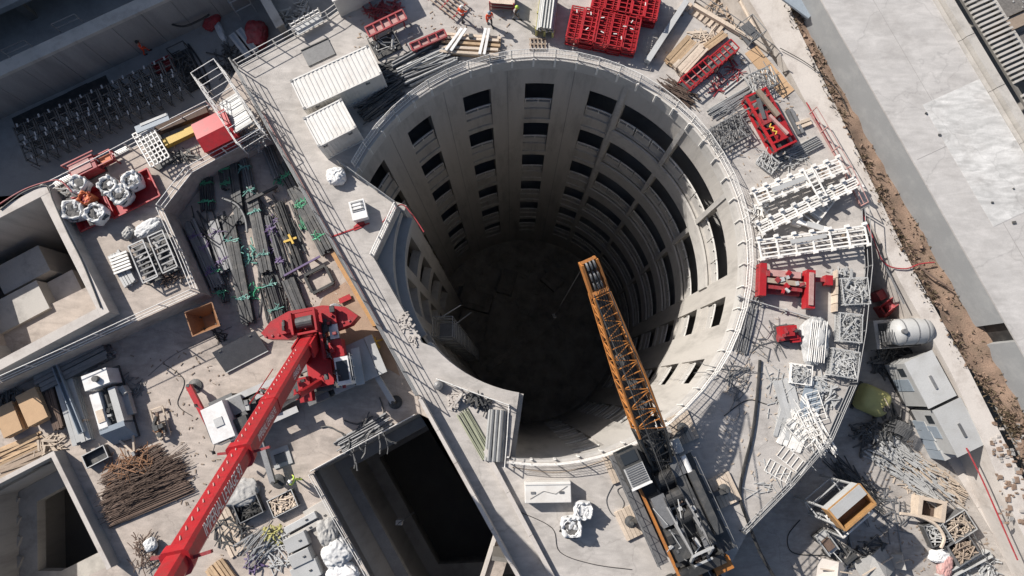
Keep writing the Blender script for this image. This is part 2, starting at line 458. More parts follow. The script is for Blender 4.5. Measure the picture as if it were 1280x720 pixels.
# the part of the wall that steps inwards on the left
LC = [(166, 179), (184, 199), (206, 220), (228, 242)]
LR = [(-6.6, -12.6), (-14.6, -21.0), (-23.0, -29.5), (-32, -38.5)]
shaft.part('inner_wall', ringwall(R2, 161.2, 261.5, FLOOR_Z, -3.4, LC, LR, .8), 'wall')
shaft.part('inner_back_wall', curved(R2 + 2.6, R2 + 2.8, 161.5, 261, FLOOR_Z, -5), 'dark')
shaft.part('ledge', curved(R2 - .35, R2 + 1.9, 161.5, 214, -4.3, -3.3), 'beam')
shaft.part('ledge', curved(R2 + .25, R2 + 2.2, 162.0, 206, -2.5, -1.5), 'beam')
shaft.part('ledge', curved(10.16, R2 + .9, 219, 261.3, -3.4, -1.31), 'beam')
for (aa, r0, r1, th) in ((160.6, R2, R + .8, .5), (262.0, 10.2, R + .8, .5)):
    mb = MB(); a = RAD(aa); d = Vector((math.cos(a), math.sin(a), 0)); n = Vector((-d.y, d.x, 0))
    q = [d * r0 - n * th / 2, d * r1 - n * th / 2, d * r1 + n * th / 2, d * r0 + n * th / 2]
    mb.prism(q, 0, -1.32 - FLOOR_Z)
    shaft.part('return_wall', mb, 'wall')
mb = MB()
mb.add([W(a, R + 1.2, FLOOR_Z + .0) for a in range(0, 360, 5)], [tuple(range(72))])
o = link('shaft_floor', mb.mesh('shaft_floor'), 'mud'); o.location = (CX, CY, FLOOR_Z); o['kind'] = 'structure'
for i, (a, r, sx, sy, sz, m, lb) in enumerate([(110, 8, 4, 2.4, 1.6, 'mud', 'dark grey concrete block at the back of the shaft floor'), (190, 4, 8, 4.4, .8, 'mud', 'long brown slab lying in the middle of the shaft floor'), (60, 9, 3, 2.4, 1.8, 'mud', 'squat dark block near the right rear of the shaft floor'), (250, 3, 12, 1.2, 1.0, 'mud', 'long grey beam lying across the shaft floor'), (150, 9, 5, 3, 2.0, 'mud', 'grey block at the left rear of the shaft floor')]):
    p = cp(a, r, FLOOR_Z)
    mb = MB(); mb.box((0, 0, sz / 2), (sx, sy, sz)); mb.box((.2, 0, sz + .2), (sx * .6, sy * .5, .4)); mb.box((-.3 * sx, .1, sz + .15), (sx * .2, sy * .7, .3))
    o = link('floor_block', mb.mesh('floor_block'), m); o.location = p; o.rotation_euler.z = RAD(a * 2.3)
    tag(o, lb, 'block', 'blocks on the shaft floor')

mb = MB()
for k in range(520):
    a, r_ = rr(0, 360), 14.2 * math.sqrt(random.random()); p = Vector(W(a, r_, FLOOR_Z)); w = rr(.2, 1.3)
    mb.box(p + Vector((0, 0, .1)), (w, w * rr(.3, 1), rr(.2, .9)), rr(0, 3))
o = link('floor_rubble', mb.mesh('floor_rubble'), 'mud'); o.location = (CX, CY, FLOOR_Z); o['kind'] = 'stuff'; tag(o, 'dim rubble covering the shaft floor', 'rubble')
# --- square pit beside the strip
def pit_lining(name, label, poly, ztop, zbot, m, floor_m, th=.5, ledges=()):
    c = sum(poly, Vector()) / len(poly)
    t = T(name, label, 'pit wall', (c.x, c.y, zbot))
    P = [Vector((p.x - c.x, p.y - c.y, 0)) for p in poly]
    n = len(P)
    for k in range(n):
        a, b = P[k], P[(k + 1) % n]
        d = (b - a).normalized(); nn = Vector((d.y, -d.x, 0))
        if nn.dot((a + b) / 2) < 0: nn = -nn
        mb = MB(); mb.prism([a, b, b + nn * th, a + nn * th], 0, ztop - zbot)
        t.part('side_wall', mb, m)
        for zl, wl, hl in ledges:
            mb = MB(); e = nn * -.02
            mb.prism([a + e, b + e, b - nn * wl, a - nn * wl], zl - hl - zbot, zl - zbot - k * .007)
            t.part('ledge', mb, m)
    mb = MB(); mb.add(P, [tuple(range(n))]); t.part('pit_floor', mb, floor_m)
    return t, c
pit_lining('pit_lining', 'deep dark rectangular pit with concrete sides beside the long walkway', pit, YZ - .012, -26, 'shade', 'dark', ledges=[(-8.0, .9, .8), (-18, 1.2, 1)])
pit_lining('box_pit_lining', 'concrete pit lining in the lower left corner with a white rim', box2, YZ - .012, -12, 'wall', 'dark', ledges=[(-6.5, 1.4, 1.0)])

# --- walls round the concrete box on the left platform and the rim of the low box pit
def frame_walls(name, label, poly, z0, z1, th, m, sides, top=None):
    """walls standing outside an opening; poly world points, sides = indices of edges built"""
    c = sum(poly, Vector()) / len(poly)
    t = T(name, label, 'concrete wall', (c.x, c.y, z0))
    n = len(poly)
    P = [Vector((p.x - c.x, p.y - c.y, 0)) for p in poly]
    for k in sides:
        a, b = P[k], P[(k + 1) % n]
        d = (b - a).normalized(); nn = Vector((d.y, -d.x, 0))
        if nn.dot((a + b) / 2) < 0: nn = -nn
        mb = MB(); mb.prism([a - d * .0, b + d * th, b + d * th + nn * th, a + nn * th], 0, z1 - z0 - .006 * k)
        w = t.part('side_wall', mb, m)
        if top:
            mb = MB(); mb.prism([a - d * .02 - nn * .02, b + d * (th + .02) - nn * .02, b + d * (th + .02) + nn * (th + .02), a + nn * (th + .02)], z1 - z0 - .006 * k + .002, z1 - z0 + .09 + .004 * k)
            t.part('coping', mb, top, w)
    return t
BZ = 1.3
bx = PX([(52, 246), (122, 386), (-14, 458), (-120, 335)], BZ)
cb = frame_walls('concrete_box', 'tall open concrete box with a pale rim at the left edge', bx, -9, BZ, .62, 'wall', (0, 1, 2, 3), 'pale')
cbo = cb.o
def lb(px, py, z): p = G(px, py, z); return Vector((p.x - cbo.location.x, p.y - cbo.location.y, z + 9))
def uv(u, v):
    p = bx[0] + (bx[1] - bx[0]) * u + (bx[3] - bx[0]) * v; return (p.x - cbo.location.x, p.y - cbo.location.y)
for (u0, u1, v0, v1, zt, m_) in ((.12, .36, .34, .70, -2.4, 'wall'), (.40, .66, .24, .72, -3.2, 'pale'), (.40, .66, .44, .95, -2.0, 'wall'), (.74, .95, .30, .95, -4.5, 'wall'), (.12, .30, .72, .95, -4.2, 'shade')):
    mb = MB(); mb.prism([uv(u0, v0), uv(u1, v0), uv(u1, v1), uv(u0, v1)], 0, 9 + zt); cb.part('inner_block', mb, m_)
mb = MB(); mb.prism([lb(-60, 250, -8.9), lb(140, 250, -8.9), lb(140, 470, -8.9), lb(-60, 470, -8.9)], 0, .1); cb.part('box_floor', mb, 'dark')
b2t = PX([(-60, 640), (78, 569), (144, 702), (30, 762)], YZ)
frame_walls('pit_wall', 'low concrete rim with white edge round the lower left pit', b2t, YZ, YZ + 1.1, .28, 'shade', (0, 1), 'pale')
# slabs inside the low pit
t = T('pit_slab', 'long pale precast slabs seen down in the lower left pit', 'slab', G(30, 660, -7))
for k in range(5):
    t.box('slab_panel', (-2.0 + k * .25, 2.2 - k * 1.45, .35), (3.4, 1.4, .7), 'wall', rz=RAD(-18))
t.box('cross_beam', (-1.2, 4.2, 2.0), (4.6, 1.5, .9), 'shade', rz=RAD(8))

# --- court retaining wall, trench behind it and an added unseen building that shades the court
a, b = G(-140, 215, CZ), G(330, -4, CZ)
d = (b - a).normalized(); n = Vector((-d.y, d.x, 0))
t = T('retaining_wall', 'long shaded concrete retaining wall above the sunken court', 'retaining wall', (a.x, a.y, CZ), math.atan2(d.y, d.x))
LW = (b - a).length
seg = 2.4
k = 0; x = 0.0
while x < LW:
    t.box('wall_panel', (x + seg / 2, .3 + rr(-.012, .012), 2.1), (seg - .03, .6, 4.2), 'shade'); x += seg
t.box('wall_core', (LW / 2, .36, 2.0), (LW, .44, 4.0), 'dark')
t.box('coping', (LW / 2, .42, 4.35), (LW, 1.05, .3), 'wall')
wa = a + n * 1.0
mb = MB()
pts = [wa, wa + d * LW, wa + d * LW + n * 30, wa + n * 30]
mb.prism(pts, -9, -8.6)
struct('trench_floor', mb, 'dark')
t = T('roof_slab', 'dim grey concrete roof in the top left corner beyond the trench', 'roof', G(20, 12, -1.5), math.atan2(d.y, d.x))
t.box('roof_deck', (0, 4.2, .2), (34, 8, .4), 'shade'); t.box('roof_edge', (0, .1, .5), (34, .3, .5), 'shade')
for k in range(6): t.box('roof_rib', (-13 + k * 5.2, 4.2, .5), (.5, 7.4, .3), 'dark')
for k in range(7): t.box('support', (-15 + k * 5, 1, -3.6), (.6, .6, 7.1), 'dark')
# added building, unseen at the upper left, sized to throw shade on the court
t0, t1 = G(10, 262), G(446, -12)
dd = (t1 - t0).normalized()
BH = 26.0
sh = -SUN_DIR * (BH / math.tan(SUN_EL))
e0, e1 = t0 + sh - dd * 45, t0 + sh + dd * (t1 - t0).length
nn = Vector((-dd.y, dd.x, 0))
t = T('site_building', 'tall pale building added unseen beyond the upper left to shade the court', 'building', ((e0 + e1) / 2).to_tuple()[:2] + (LZ,), math.atan2(dd.y, dd.x))
BL = (e1 - e0).length
t.box('wall', (0, 7, (BH - LZ) / 2), (BL, 14, BH - LZ), 'wall')
for zz in range(7):
    for k in range(int(BL // 3.4)):
        t.box('window', (-BL / 2 + 2 + k * 3.4, -.02, 3 + zz * 3.9), (1.5, .12, 1.8), 'glass')

# --- strip walkway: parapet along the pit and low kerb on the shaft side
def kerb(name, label, a, b, z, w, h, m, cat='kerb'):
    mid, an, ln = L2(a, b, z)
    t = T(name, label, cat, mid, an)
    nseg = max(1, int(ln / 2.4)); sl = ln / nseg
    for k in range(nseg):
        t.box('kerb_block', (-ln / 2 + (k + .5) * sl, rr(-.012, .012), h / 2), (sl - .02, w, h + rr(-.01, .01)), m)
    return t
kerb('parapet', 'low concrete parapet on the walkway edge above the dark pit', (527, 498), (662, 742), 0, .25, 1.0, 'pale', 'parapet')
kerb('kerb', 'low concrete kerb along the walkway below the pipe stack', (607, 562), (692, 722), 0, .3, .45, 'pale')
kerb('edge_board', 'long faded red edge board at the foot of the walkway fence', (329, 142), (478, 412), 0, .12, .35, 'pink', 'edge board')

# --- guardrails
def guardrail(name, label, pts, z, h=1.15, sp=2.2, m='galv', rails=(1.0, .5), r=.028, mesh=False, cat='guardrail', group=None, toe=None):
    P = [p if isinstance(p, Vector) else G(p[0], p[1], z) for p in pts]
    o = P[0]
    t = T(name, label, cat, o, 0, group)
    P = [p - o for p in P]
    up = Vector((0, 0, h))
    for i, (a, b) in enumerate(zip(P, P[1:])):
        ln = (b - a).length; n = max(1, int(ln / sp + .5))
        for k in range(n + (1 if i == len(P) - 2 else 0)):
            q = a.lerp(b, k / n)
            t.bar('post', q, q + up, r * 2.4, r * 2.4, m)
        d = (b - a)
        for f in rails:
            t.bar('rail', a + up * f, b + up * f, r * 2, r * 2, m, 'tube')
        if toe: t.bar('toe_board', a + Vector((0, 0, .1)), b + Vector((0, 0, .1)), .04, .18, toe)
        if mesh:
            for k in range(n):
                p, q = a.lerp(b, k / n), a.lerp(b, (k + 1) / n)
                mb = MB(); m_ = max(2, int((q - p).length / .22))
                for j in range(1, m_):
                    u = p.lerp(q, j / m_); mb.bar(u + up * .1, u + up * .97, .012)
                for f in (.12, .3, .7, .85): mb.bar(p + up * f, q + up * f, .014)
                t.part('mesh_panel', mb, m)
    return t
arc = [cp(a, R + .12, 0) for a in [155 - 6.35 * k for k in range(41)]]
sr = guardrail('shaft_guardrail', 'white curved guardrail running round the shaft rim', arc, 0, 1.2, 9, 'wsteel', (1.0, .52, .06), .026, True)
for k, a in enumerate([155 - 6.35 * j for j in range(41)]):
    q = cp(a, R - .17, 0) - arc[0]
    sr.bar('bracket', q + Vector((0, 0, -.95)), q + Vector((0, 0, .25)), .16, .07, 'wsteel')
guardrail('walkway_fence', 'scaffold tube fence along the left edge of the walkway above the tube store', [(299, 88), (345, 172), (400, 271), (460, 379), (524, 494)], 0, 1.9, 2.0, 'galv', (1.0, .72, .45, .2), .03)
guardrail('notch_guardrail', 'grey mesh guardrail at the corner by the white container', [(426, 206), (496, 257)], 0, 1.2, 1.6, 'galv', (1.0, .5, .08), .035, True)
guardrail('notch_guardrail', 'pale guardrail leaning along the shaft edge beside the white crate', [(496, 259), (467, 321)], 0, 1.2, 1.4, 'wsteel', (1.0, .5, .08), .04, True)
guardrail('notch_guardrail', 'short guardrail behind the stacked pipes at the shaft lip', [(548, 474), (585, 488), (636, 506)], 0, 1.1, 1.4, 'wsteel', (1.0, .5, .1), .03)
guardrail('notch_guardrail', 'guardrail beside the silver pipes down to the shaft rim', [(636, 508), (634, 545), (631, 582)], 0, 1.1, 1.4, 'wsteel', (1.0, .5, .1), .03)
guardrail('platform_guardrail', 'thin white guardrail between the platform and the sunken court', [(62, 239), (130, 205), (200, 168), (266, 135)], 0, 1.2, 2.4, 'wsteel', (1.0, .5, .1), .03)
guardrail('platform_guardrail', 'guardrail on the platform edge above the bundled tubes', [(206, 261), (241, 216), (285, 192), (330, 169)], 0, 1.2, 2.0, 'wsteel', (1.0, .5, .1), .03)
guardrail('platform_guardrail', 'guardrail on the platform edge beside the grey racks', [(206, 265), (228, 314), (248, 363)], 0, 1.2, 2.2, 'wsteel', (1.0, .5, .1), .03)
guardrail('platform_guardrail', 'long guardrail on the platform edge casting square shadows on the yard', [(247, 366), (170, 401), (90, 438), (0, 478)], 0, 1.3, 2.4, 'wsteel', (1.0, .5, .1), .03)
guardrail('pit_guardrail', 'guardrail on the upper edge of the dark square pit', [(393, 587), (455, 553), (520, 518)], YZ, 1.0, 2.0, 'wsteel', (1.0, .5), .025, toe='pale')
guardrail('pit_guardrail', 'guardrail on the left edge of the dark square pit', [(391, 592), (420, 645), (450, 697), (478, 748)], YZ, 1.0, 2.0, 'wsteel', (1.0, .5), .025, toe='pale')
guardrail('deck_edge_rail', 'scaffold rail on the right deck edge past the white girders', [(1076, 262), (1080, 335), (1072, 415), (1061, 478)], 0, 1.2, 2.0, 'grey', (1.0, .5, .15), .03)
guardrail('deck_edge_rail', 'double scaffold rail on the deck edge beside the orange framed hopper', [(1060, 482), (1031, 549), (985, 602), (925, 663)], 0, 1.2, 1.8, 'grey', (1.0, .8, .5, .15), .035)
guardrail('deck_edge_rail', 'scaffold rail on the deck edge at the upper right above the trench', [(868, 3), (919, 38), (960, 68)], 0, 1.3, 1.8, 'grey', (1.0, .5, .1), .03, toe='ptimber')
guardrail('deck_edge_rail', 'pinkish rail and boards on the deck edge beside the red lattice machine', [(1012, 142), (1054, 214), (1075, 258)], 0, 1.2, 1.8, 'pink', (1.0, .5), .03, toe='pink')
guardrail('court_edge_rail', 'white guardrail at the top left corner of the walkway', [(299, 84), (370, 46), (411, 24), (440, 3)], 0, 1.1, 1.8, 'wsteel', (1.0, .5, .1), .028)

# --- right: capping beam, dirt strip and the low concrete building
def strip(name, pl, pr, z, zb, m, kind='structure'):
    poly = PX(pl, z) + PX(pr[::-1], z)
    return slab(name, poly, [], z, zb, None, m, kind)
strip('capping_beam', [(900, -60), (955, 30), (990, 95), (1048, 205), (1102, 304), (1126, 354), (1164, 420), (1190, 468), (1226, 545), (1265, 640), (1330, 770)],
      [(960, -60), (1000, 40), (1022, 85), (1075, 195), (1120, 292), (1146, 345), (1206, 452), (1245, 530), (1300, 640), (1370, 770)], -.4, -5, 'pale')
# dirt strip as an uneven sheet
L = [(958, -60), (998, 40), (1020, 85), (1073, 195), (1118, 292), (1144, 345), (1204, 452), (1248, 512), (1262, 540), (1300, 640), (1370, 770)]
Rr = [(1030, -60), (1052, 30), (1080, 85), (1128, 185), (1175, 285), (1208, 345), (1260, 440), (1295, 512), (1310, 540), (1350, 640), (1420, 770)]
mb = MB(); rows = []
for i in range(len(L) - 1):
    for k in range(12):
        f = k / 12
        p = G(L[i][0] * (1 - f) + L[i + 1][0] * f, L[i][1] * (1 - f) + L[i + 1][1] * f, -.6)
        q = G(Rr[i][0] * (1 - f) + Rr[i + 1][0] * f, Rr[i][1] * (1 - f) + Rr[i + 1][1] * f, -.6)
        row = []
        for j in range(13):
            v = p.lerp(q, j / 12)
            h = noise.noise(v * .9) * .3 + noise.noise(v * 2.7) * .16 - .45 * math.sin(math.pi * j / 12)
            row.append(Vector((v.x, v.y, -.35 + h + .5 * j / 12)))
        rows.append(row)
vs = [v for r_ in rows for v in r_]
mb.add(vs, [(i * 13 + j, i * 13 + j + 1, (i + 1) * 13 + j + 1, (i + 1) * 13 + j) for i in range(len(rows) - 1) for j in range(12)])
o = struct('dirt_strip', mb, 'dirt')
for p in o.data.polygons: p.use_smooth = True
# clods and weeds on the dirt
mb = MB()
for k in range(900):
    row = random.choice(rows); j = random.choice([0, 1, 1, 2, 3, 5, 8, 10, 11, 11, 12])
    v = row[j] + Vector((rr(-.2, .2), rr(-.2, .2), 0)); r_ = rr(.03, .13)
    mb.box(v, (r_ * 2, r_ * rr(1, 2), r_), mtx=Matrix.Rotation(rr(0, 6), 3, Vector((rr(-1, 1), rr(-1, 1), 1)).normalized()))
o = link('clods', mb.mesh('clods'), 'dirt'); o['kind'] = 'stuff'; tag(o, 'loose brown clods of earth along the dirt strip', 'clods')
mb = MB()
for k in range(4000):
    row = random.choice(rows); j = random.choice([0, 0, 0, 1, 1, 12, 11, 6])
    if noise.noise(row[0] * .5) + rr(-.3, .3) < 0: continue
    v = row[j] + Vector((rr(-.45, .45), rr(-.45, .45), 0)); a = rr(0, 6.28); hh = rr(.1, .35)
    dx, dy = math.cos(a) * .07, math.sin(a) * .07
    tip = v + Vector((rr(-.2, .2), rr(-.2, .2), hh))
    mb.add([v + Vector((dx, dy, 0)), v - Vector((dx, dy, 0)), tip], [(0, 1, 2)])
o = link('weeds', mb.mesh('weeds'), 'leaf'); o['kind'] = 'stuff'; tag(o, 'dry dark weeds growing along the edges of the dirt strip', 'weeds')

RZ = 2.4
ra, rb = G(1025, 0, RZ), G(1232, 363, RZ)
rd = (rb - ra).normalized(); rn = Vector((-rd.y, rd.x, 0))     # rn points away from the shaft
A0 = ra - rd * 14
bt = T('low_building', 'long low building with pale flat concrete roof on the right', 'building', (A0.x, A0.y, -.8), math.atan2(rd.y, rd.x))
def rl(px, py, z=RZ): p = G(px, py, z) - A0; return Vector((p.dot(rd), p.dot(rn), 0))
BLN, BW = 75.0, 10.6
par = rl(1172, 0, RZ)
BW = par.y
door = rl(1254, 419, 0)
dx0, dx1 = door.x - .75, door.x + .75
p1, p2 = rl(1248, 407), rl(1261, 431)
dx0, dx1 = p1.x, p2.x
bh = RZ + .8
bt.box('wall', (dx0 / 2, .2, bh / 2), (dx0, .4, bh), 'render_wall')
bt.box('wall', ((dx1 + BLN) / 2, .2, bh / 2), (BLN - dx1, .4, bh), 'render_wall')
bt.box('wall', ((dx1 + dx0) / 2, .2, .2), (dx1 - dx0, .39, .4), 'render_wall')
bt.box('door_recess', ((dx0 + dx1) / 2, .5, bh / 2), (dx1 - dx0 + .3, .2, bh - .1), 'black')  # black panel and jambs put the doorway's inner darkness into the colour
bt.box('roof', (dx0 / 2, BW / 2 + .2, bh + .06), (dx0, BW + .4, .12), 'roof')
bt.box('roof', ((dx1 + BLN) / 2, BW / 2 + .2, bh + .06), (BLN - dx1, BW + .4, .12), 'roof')
bt.box('roof', ((dx0 + dx1) / 2, BW / 2 + .2, bh + .06), (dx1 - dx0, BW + .4, .12), 'roof')
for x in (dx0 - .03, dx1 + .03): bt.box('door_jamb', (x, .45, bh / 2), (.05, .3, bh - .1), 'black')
q = [rl(1138, 120), rl(1174, 100), rl(1262, 268)]
m0 = rl(1142, 117); m1 = rl(1222, 272)
bt.box('screed_patch', ((m0.x + m1.x) / 2 + 1.0, (m0.y + BW) / 2 - .2, bh + .13), (m1.x - m0.x, BW - m0.y - .5, .012), 'patch')
for k in range(18):
    bt.box('parapet_block', (k * 4.2 + 2.1, BW + .25, bh + .35), (4.16, .65, .5 + rr(-.01, .01)), 'otimber' if False else 'wall')
for k in range(18):
    bt.box('gutter_strip', (k * 4.2 + 2.1, BW - .28, bh + .15), (4.16, .3, .08), 'wall')
for k in range(0, 12, 4): bt.box('roof_joint', (3 + k * 6.1, BW / 2 - .3, bh + .1235), (.035, BW - 1.2, .007), 'shade')
bt.box('roof_joint', (BLN / 2, 3.4, bh + .1245), (BLN, .03, .007), 'shade')
for k in range(9): bt.box('roof_stud', (rr(4, 40), rr(1, BW - 1), bh + .16), (rr(.1, .25), rr(.1, .25), .08), 'dsteel', rz=rr(0, 3))
# ribbed grating and lower gravel roof beyond the parapet
g = T('ribbed_grating', 'row of parallel grey ribs behind the parapet of the low building', 'grating', A0 + rn * (BW + .8) + Vector((0, 0, 0)), math.atan2(rd.y, rd.x))
for k in range(110):
    if k % 22 in (0, 1): continue
    g.box('rib', (2 + k * .36, 1.1, .9), (.17, 2.0, .25), 'wall')
g.box('rib_bearer', (22, .2, .68), (44, .2, .2), 'dark'); g.box('rib_bearer', (22, 1.9, .68), (44, .2, .2), 'dark')
lr = T('gravel_roof', 'lower gravel covered roof in the top right corner', 'roof', A0 + rn * (BW + 3.1) + Vector((0, 0, -.6)), math.atan2(rd.y, rd.x))
for k in range(4):
    lr.box('roof_bay', (5 + k * 11, 5, .3), (9.6, 9, .6), 'gravel')
    lr.box('roof_kerb', (5 + k * 11, .35, .75), (9.7, .3, .3), 'wall')
    lr.box('cross_beam', (10.5 + k * 11, 4, .8), (.8, 10, .5), 'otimber')
mb = MB()
for k in range(700):
    mb.box((rr(.5, 40), rr(.6, 8), .62), (rr(.04, .16), rr(.04, .14), .08), rr(0, 3))
o = lr.part('pebbles', mb, 'lgrey'); o['kind'] = 'stuff'
mb = MB(); lump(mb, (0, 0, .4), .6, 3, .1); o = link('roof_dome', mb.mesh('roof_dome'), 'white', None, True); o.location = G(1277, 96, .1); tag(o, 'round white dome on the gravel roof at the right edge', 'dome')
mb = MB(); b_ = L2((985, 0), (1010, 0), .5); mb.box((0, 0, .05), (2.6, 1.6, .1)); mb.box((0, .78, .14), (2.6, .06, .1)); mb.box((0, -.78, .14), (2.6, .06, .1)); mb.tube((-1.1, 0, -.9), (-1.1, 0, 0), .05); mb.tube((1.1, 0, -.9), (1.1, 0, 0), .05)
o = link('sheet_metal', mb.mesh('sheet_metal'), 'bluegrey'); o.location = G(1000, 2, .5); o.rotation_euler.z = RAD(-40); tag(o, 'blue grey sheet cover over the dirt strip at the top', 'cover')

# ================================================================ OBJECT BUILDERS
def bundle(name, label, a, b, z, across, layers, w, h, m, shape='tube', cat='pipe bundle', group=None, piece='pipe', strap=None, tangle=None, jit=.04, skew=.0, gap=1.08, bearers=None):
    mid, an, ln = L2(a, b, z)
    t = T(name, label, cat, mid, an, group)
    z0 = 0.0
    if bearers:
        for x in (-.3, .3): t.box('bearer', (x * ln, 0, .05), (.1, across * w * gap + .15, .1), bearers)
        z0 = .1
    for j in range(layers):
        n = across - (j if shape == 'tube' and layers > 2 else (j % 2 if shape == 'tube' else 0))
        if n < 1: n = 1
        for k in range(n):
            y = (k - (n - 1) / 2) * w * gap
            s1, s2 = rr(-1, 1) * jit, rr(-1, 1) * jit
            e1, e2 = rr(-1, 1) * skew, rr(-1, 1) * skew
            zz = z0 + h * (.5 + j * (.88 if shape == 'tube' else 1.0)) + rr(0, .004)
            t.bar(piece, (-ln / 2 + e1 * ln * .5, y + s1, zz), (ln / 2 + e2 * ln * .5, y + s2, zz + abs(s1) * .2), w, h, m, shape)
    if strap:
        W_ = across * w * gap; H_ = z0 + h * layers * .95
        for x in (-.28, .27):
            mb = MB(); xx = x * ln
            mb.box((xx, 0, H_ + .02), (.07, W_ + .06, .02)); mb.box((xx, W_ / 2 + .03, H_ / 2), (.07, .02, H_)); mb.box((xx, -W_ / 2 - .03, H_ / 2), (.07, .02, H_))
            for q in range(9 if tangle else 2):
                p0 = Vector((xx + rr(-.1, .1), rr(-.4, .4) * W_, H_ + .03)); a_ = rr(0, 6.3)
                p1 = p0 + Vector((math.cos(a_) * rr(.1, .3), math.sin(a_) * rr(.1, .4), rr(.02, .12)))
                p2 = p1 + Vector((rr(-.3, .3), rr(-.3, .3), rr(-.25, .05)))
                mb.bar(p0, p1, .045, .012); mb.bar(p1, p2, .04, .012)
            t.part('strap', mb, strap)
    return t
def basket(name, label, c, sx, sy, h, ang, z, m='galv', fill=None, fill_n=60, cat='stillage', group=None, fl=.5, mesh=True, solid=None):
    p = G(c[0], c[1], z)
    t = T(name, label, cat, p, RAD(ang), group)
    t.box('base', (0, 0, .12), (sx, sy, .06), solid or m)
    for ix in (-1, 1):
        for iy in (-1, 1):
            t.box('post', (ix * (sx / 2 - .03), iy * (sy / 2 - .03), h / 2), (.07, .07, h), m)
        t.bar('rim', (ix * (sx / 2 - .03), -sy / 2, h), (ix * (sx / 2 - .03), sy / 2, h), .06, .05, m)
        t.bar('rim', (-sx / 2, ix * (sy / 2 - .03), h + .004), (sx / 2, ix * (sy / 2 - .03), h + .004), .06, .05, m)
    for ix in (-1, 1):
        if solid:
            t.box('side_panel', (ix * (sx / 2 - .03), 0, h / 2 + .05), (.03, sy - .15, h - .2), solid)
            t.box('side_panel', (0, ix * (sy / 2 - .03), h / 2 + .05), (sx - .15, .03, h - .2), solid)
        elif mesh:
            mb = MB(); x = ix * (sx / 2 - .03)
            for k in range(1, int(sy / .2)): mb.bar((x, -sy / 2 + k * .2, .12), (x, -sy / 2 + k * .2, h), .015)
            for k in range(1, 4): mb.bar((x, -sy / 2, h * k / 4), (x, sy / 2, h * k / 4), .015)
            t.part('side_mesh', mb, m)
            mb = MB(); y = ix * (sy / 2 - .03)
            for k in range(1, int(sx / .2)): mb.bar((-sx / 2 + k * .2, y, .12), (-sx / 2 + k * .2, y, h), .015)
            for k in range(1, 4): mb.bar((-sx / 2, y, h * k / 4), (sx / 2, y, h * k / 4), .015)
            t.part('side_mesh', mb, m)
    if fill:
        mb = MB()
        for k in range(fill_n):
            l = rr(.2, min(sx, sy) * .8); a_ = rr(0, 6.3); el = rr(-.25, .25)
            cc = Vector((rr(-1, 1) * (sx / 2 - .12), rr(-1, 1) * (sy / 2 - .12), rr(.2, h * fl + .2)))
            d = Vector((math.cos(a_), math.sin(a_), el)) * l / 2
            P_, Q_ = cc - d, cc + d
            for V in (P_, Q_):
                V.x = max(-sx / 2 + .1, min(sx / 2 - .1, V.x)); V.y = max(-sy / 2 + .1, min(sy / 2 - .1, V.y)); V.z = max(.2, V.z)
            if random.random() < .5: mb.tube(P_, Q_, rr(.025, .05), 5)
            else: mb.bar(P_, Q_, rr(.04, .11), rr(.02, .06))
        o = t.part('contents', mb, fill); o['kind'] = 'stuff'
    return t
def heap(name, label, c, sx, sy, hz, ang, z, n, lmin, lmax, th, m, cat='scrap heap', align=None, shape='bar'):
    p = G(c[0], c[1], z); mb = MB()
    for k in range(n):
        u, v = rr(-1, 1), rr(-1, 1)
        top = max(.06, hz * (1 - .6 * max(abs(u), abs(v))))
        cc = Vector((u * sx / 2, v * sy / 2, rr(.03, top)))
        a_ = rr(0, 6.3) if align is None else RAD(align) + random.gauss(0, .16)
        l = rr(lmin, lmax); d = Vector((math.cos(a_), math.sin(a_), rr(-.06, .06))) * l / 2
        P_, Q_ = cc - d, cc + d
        P_.z = max(.03, P_.z); Q_.z = max(.03, Q_.z)
        if shape == 'curl':
            pts = []; cur = cc.copy(); cur.z = max(.03, cur.z); aa = a_
            for q in range(6):
                pts.append(cur.copy()); aa += rr(-.5, .5); cur += Vector((math.cos(aa), math.sin(aa), rr(-.05, .05))) * l / 6; cur.z = max(.03, cur.z)
            mb.path(pts, th * rr(.4, .8), 5)
        elif random.random() < .6: mb.bar(P_, Q_, th * rr(.6, 1.6), th * rr(.3, .8))
        else: mb.tube(P_, Q_, th * rr(.35, .6), 5)
    o = link(name, mb.mesh(name), m); o.location = p; o.rotation_euler.z = RAD(ang); o['kind'] = 'stuff'
    tag(o, label, cat)
    return o
def hose(name, label, pts, z, r, m, cat='hose'):
    P = [G(x, y, z + r) for x, y in pts]
    o0 = P[0]; S = []
    for i in range(len(P) - 1):
        p0, p1, p2, p3 = P[max(i - 1, 0)], P[i], P[i + 1], P[min(i + 2, len(P) - 1)]
        for k in range(7):
            u = k / 7
            S.append(.5 * ((2 * p1) + (p2 - p0) * u + (2 * p0 - 5 * p1 + 4 * p2 - p3) * u * u + (3 * p1 - p0 - 3 * p2 + p3) * u ** 3))
    S.append(P[-1])
    mb = MB(); mb.path([s - o0 for s in S], r, 6)
    o = link(name, mb.mesh(name), m); o.location = o0
    return tag(o, label, cat)
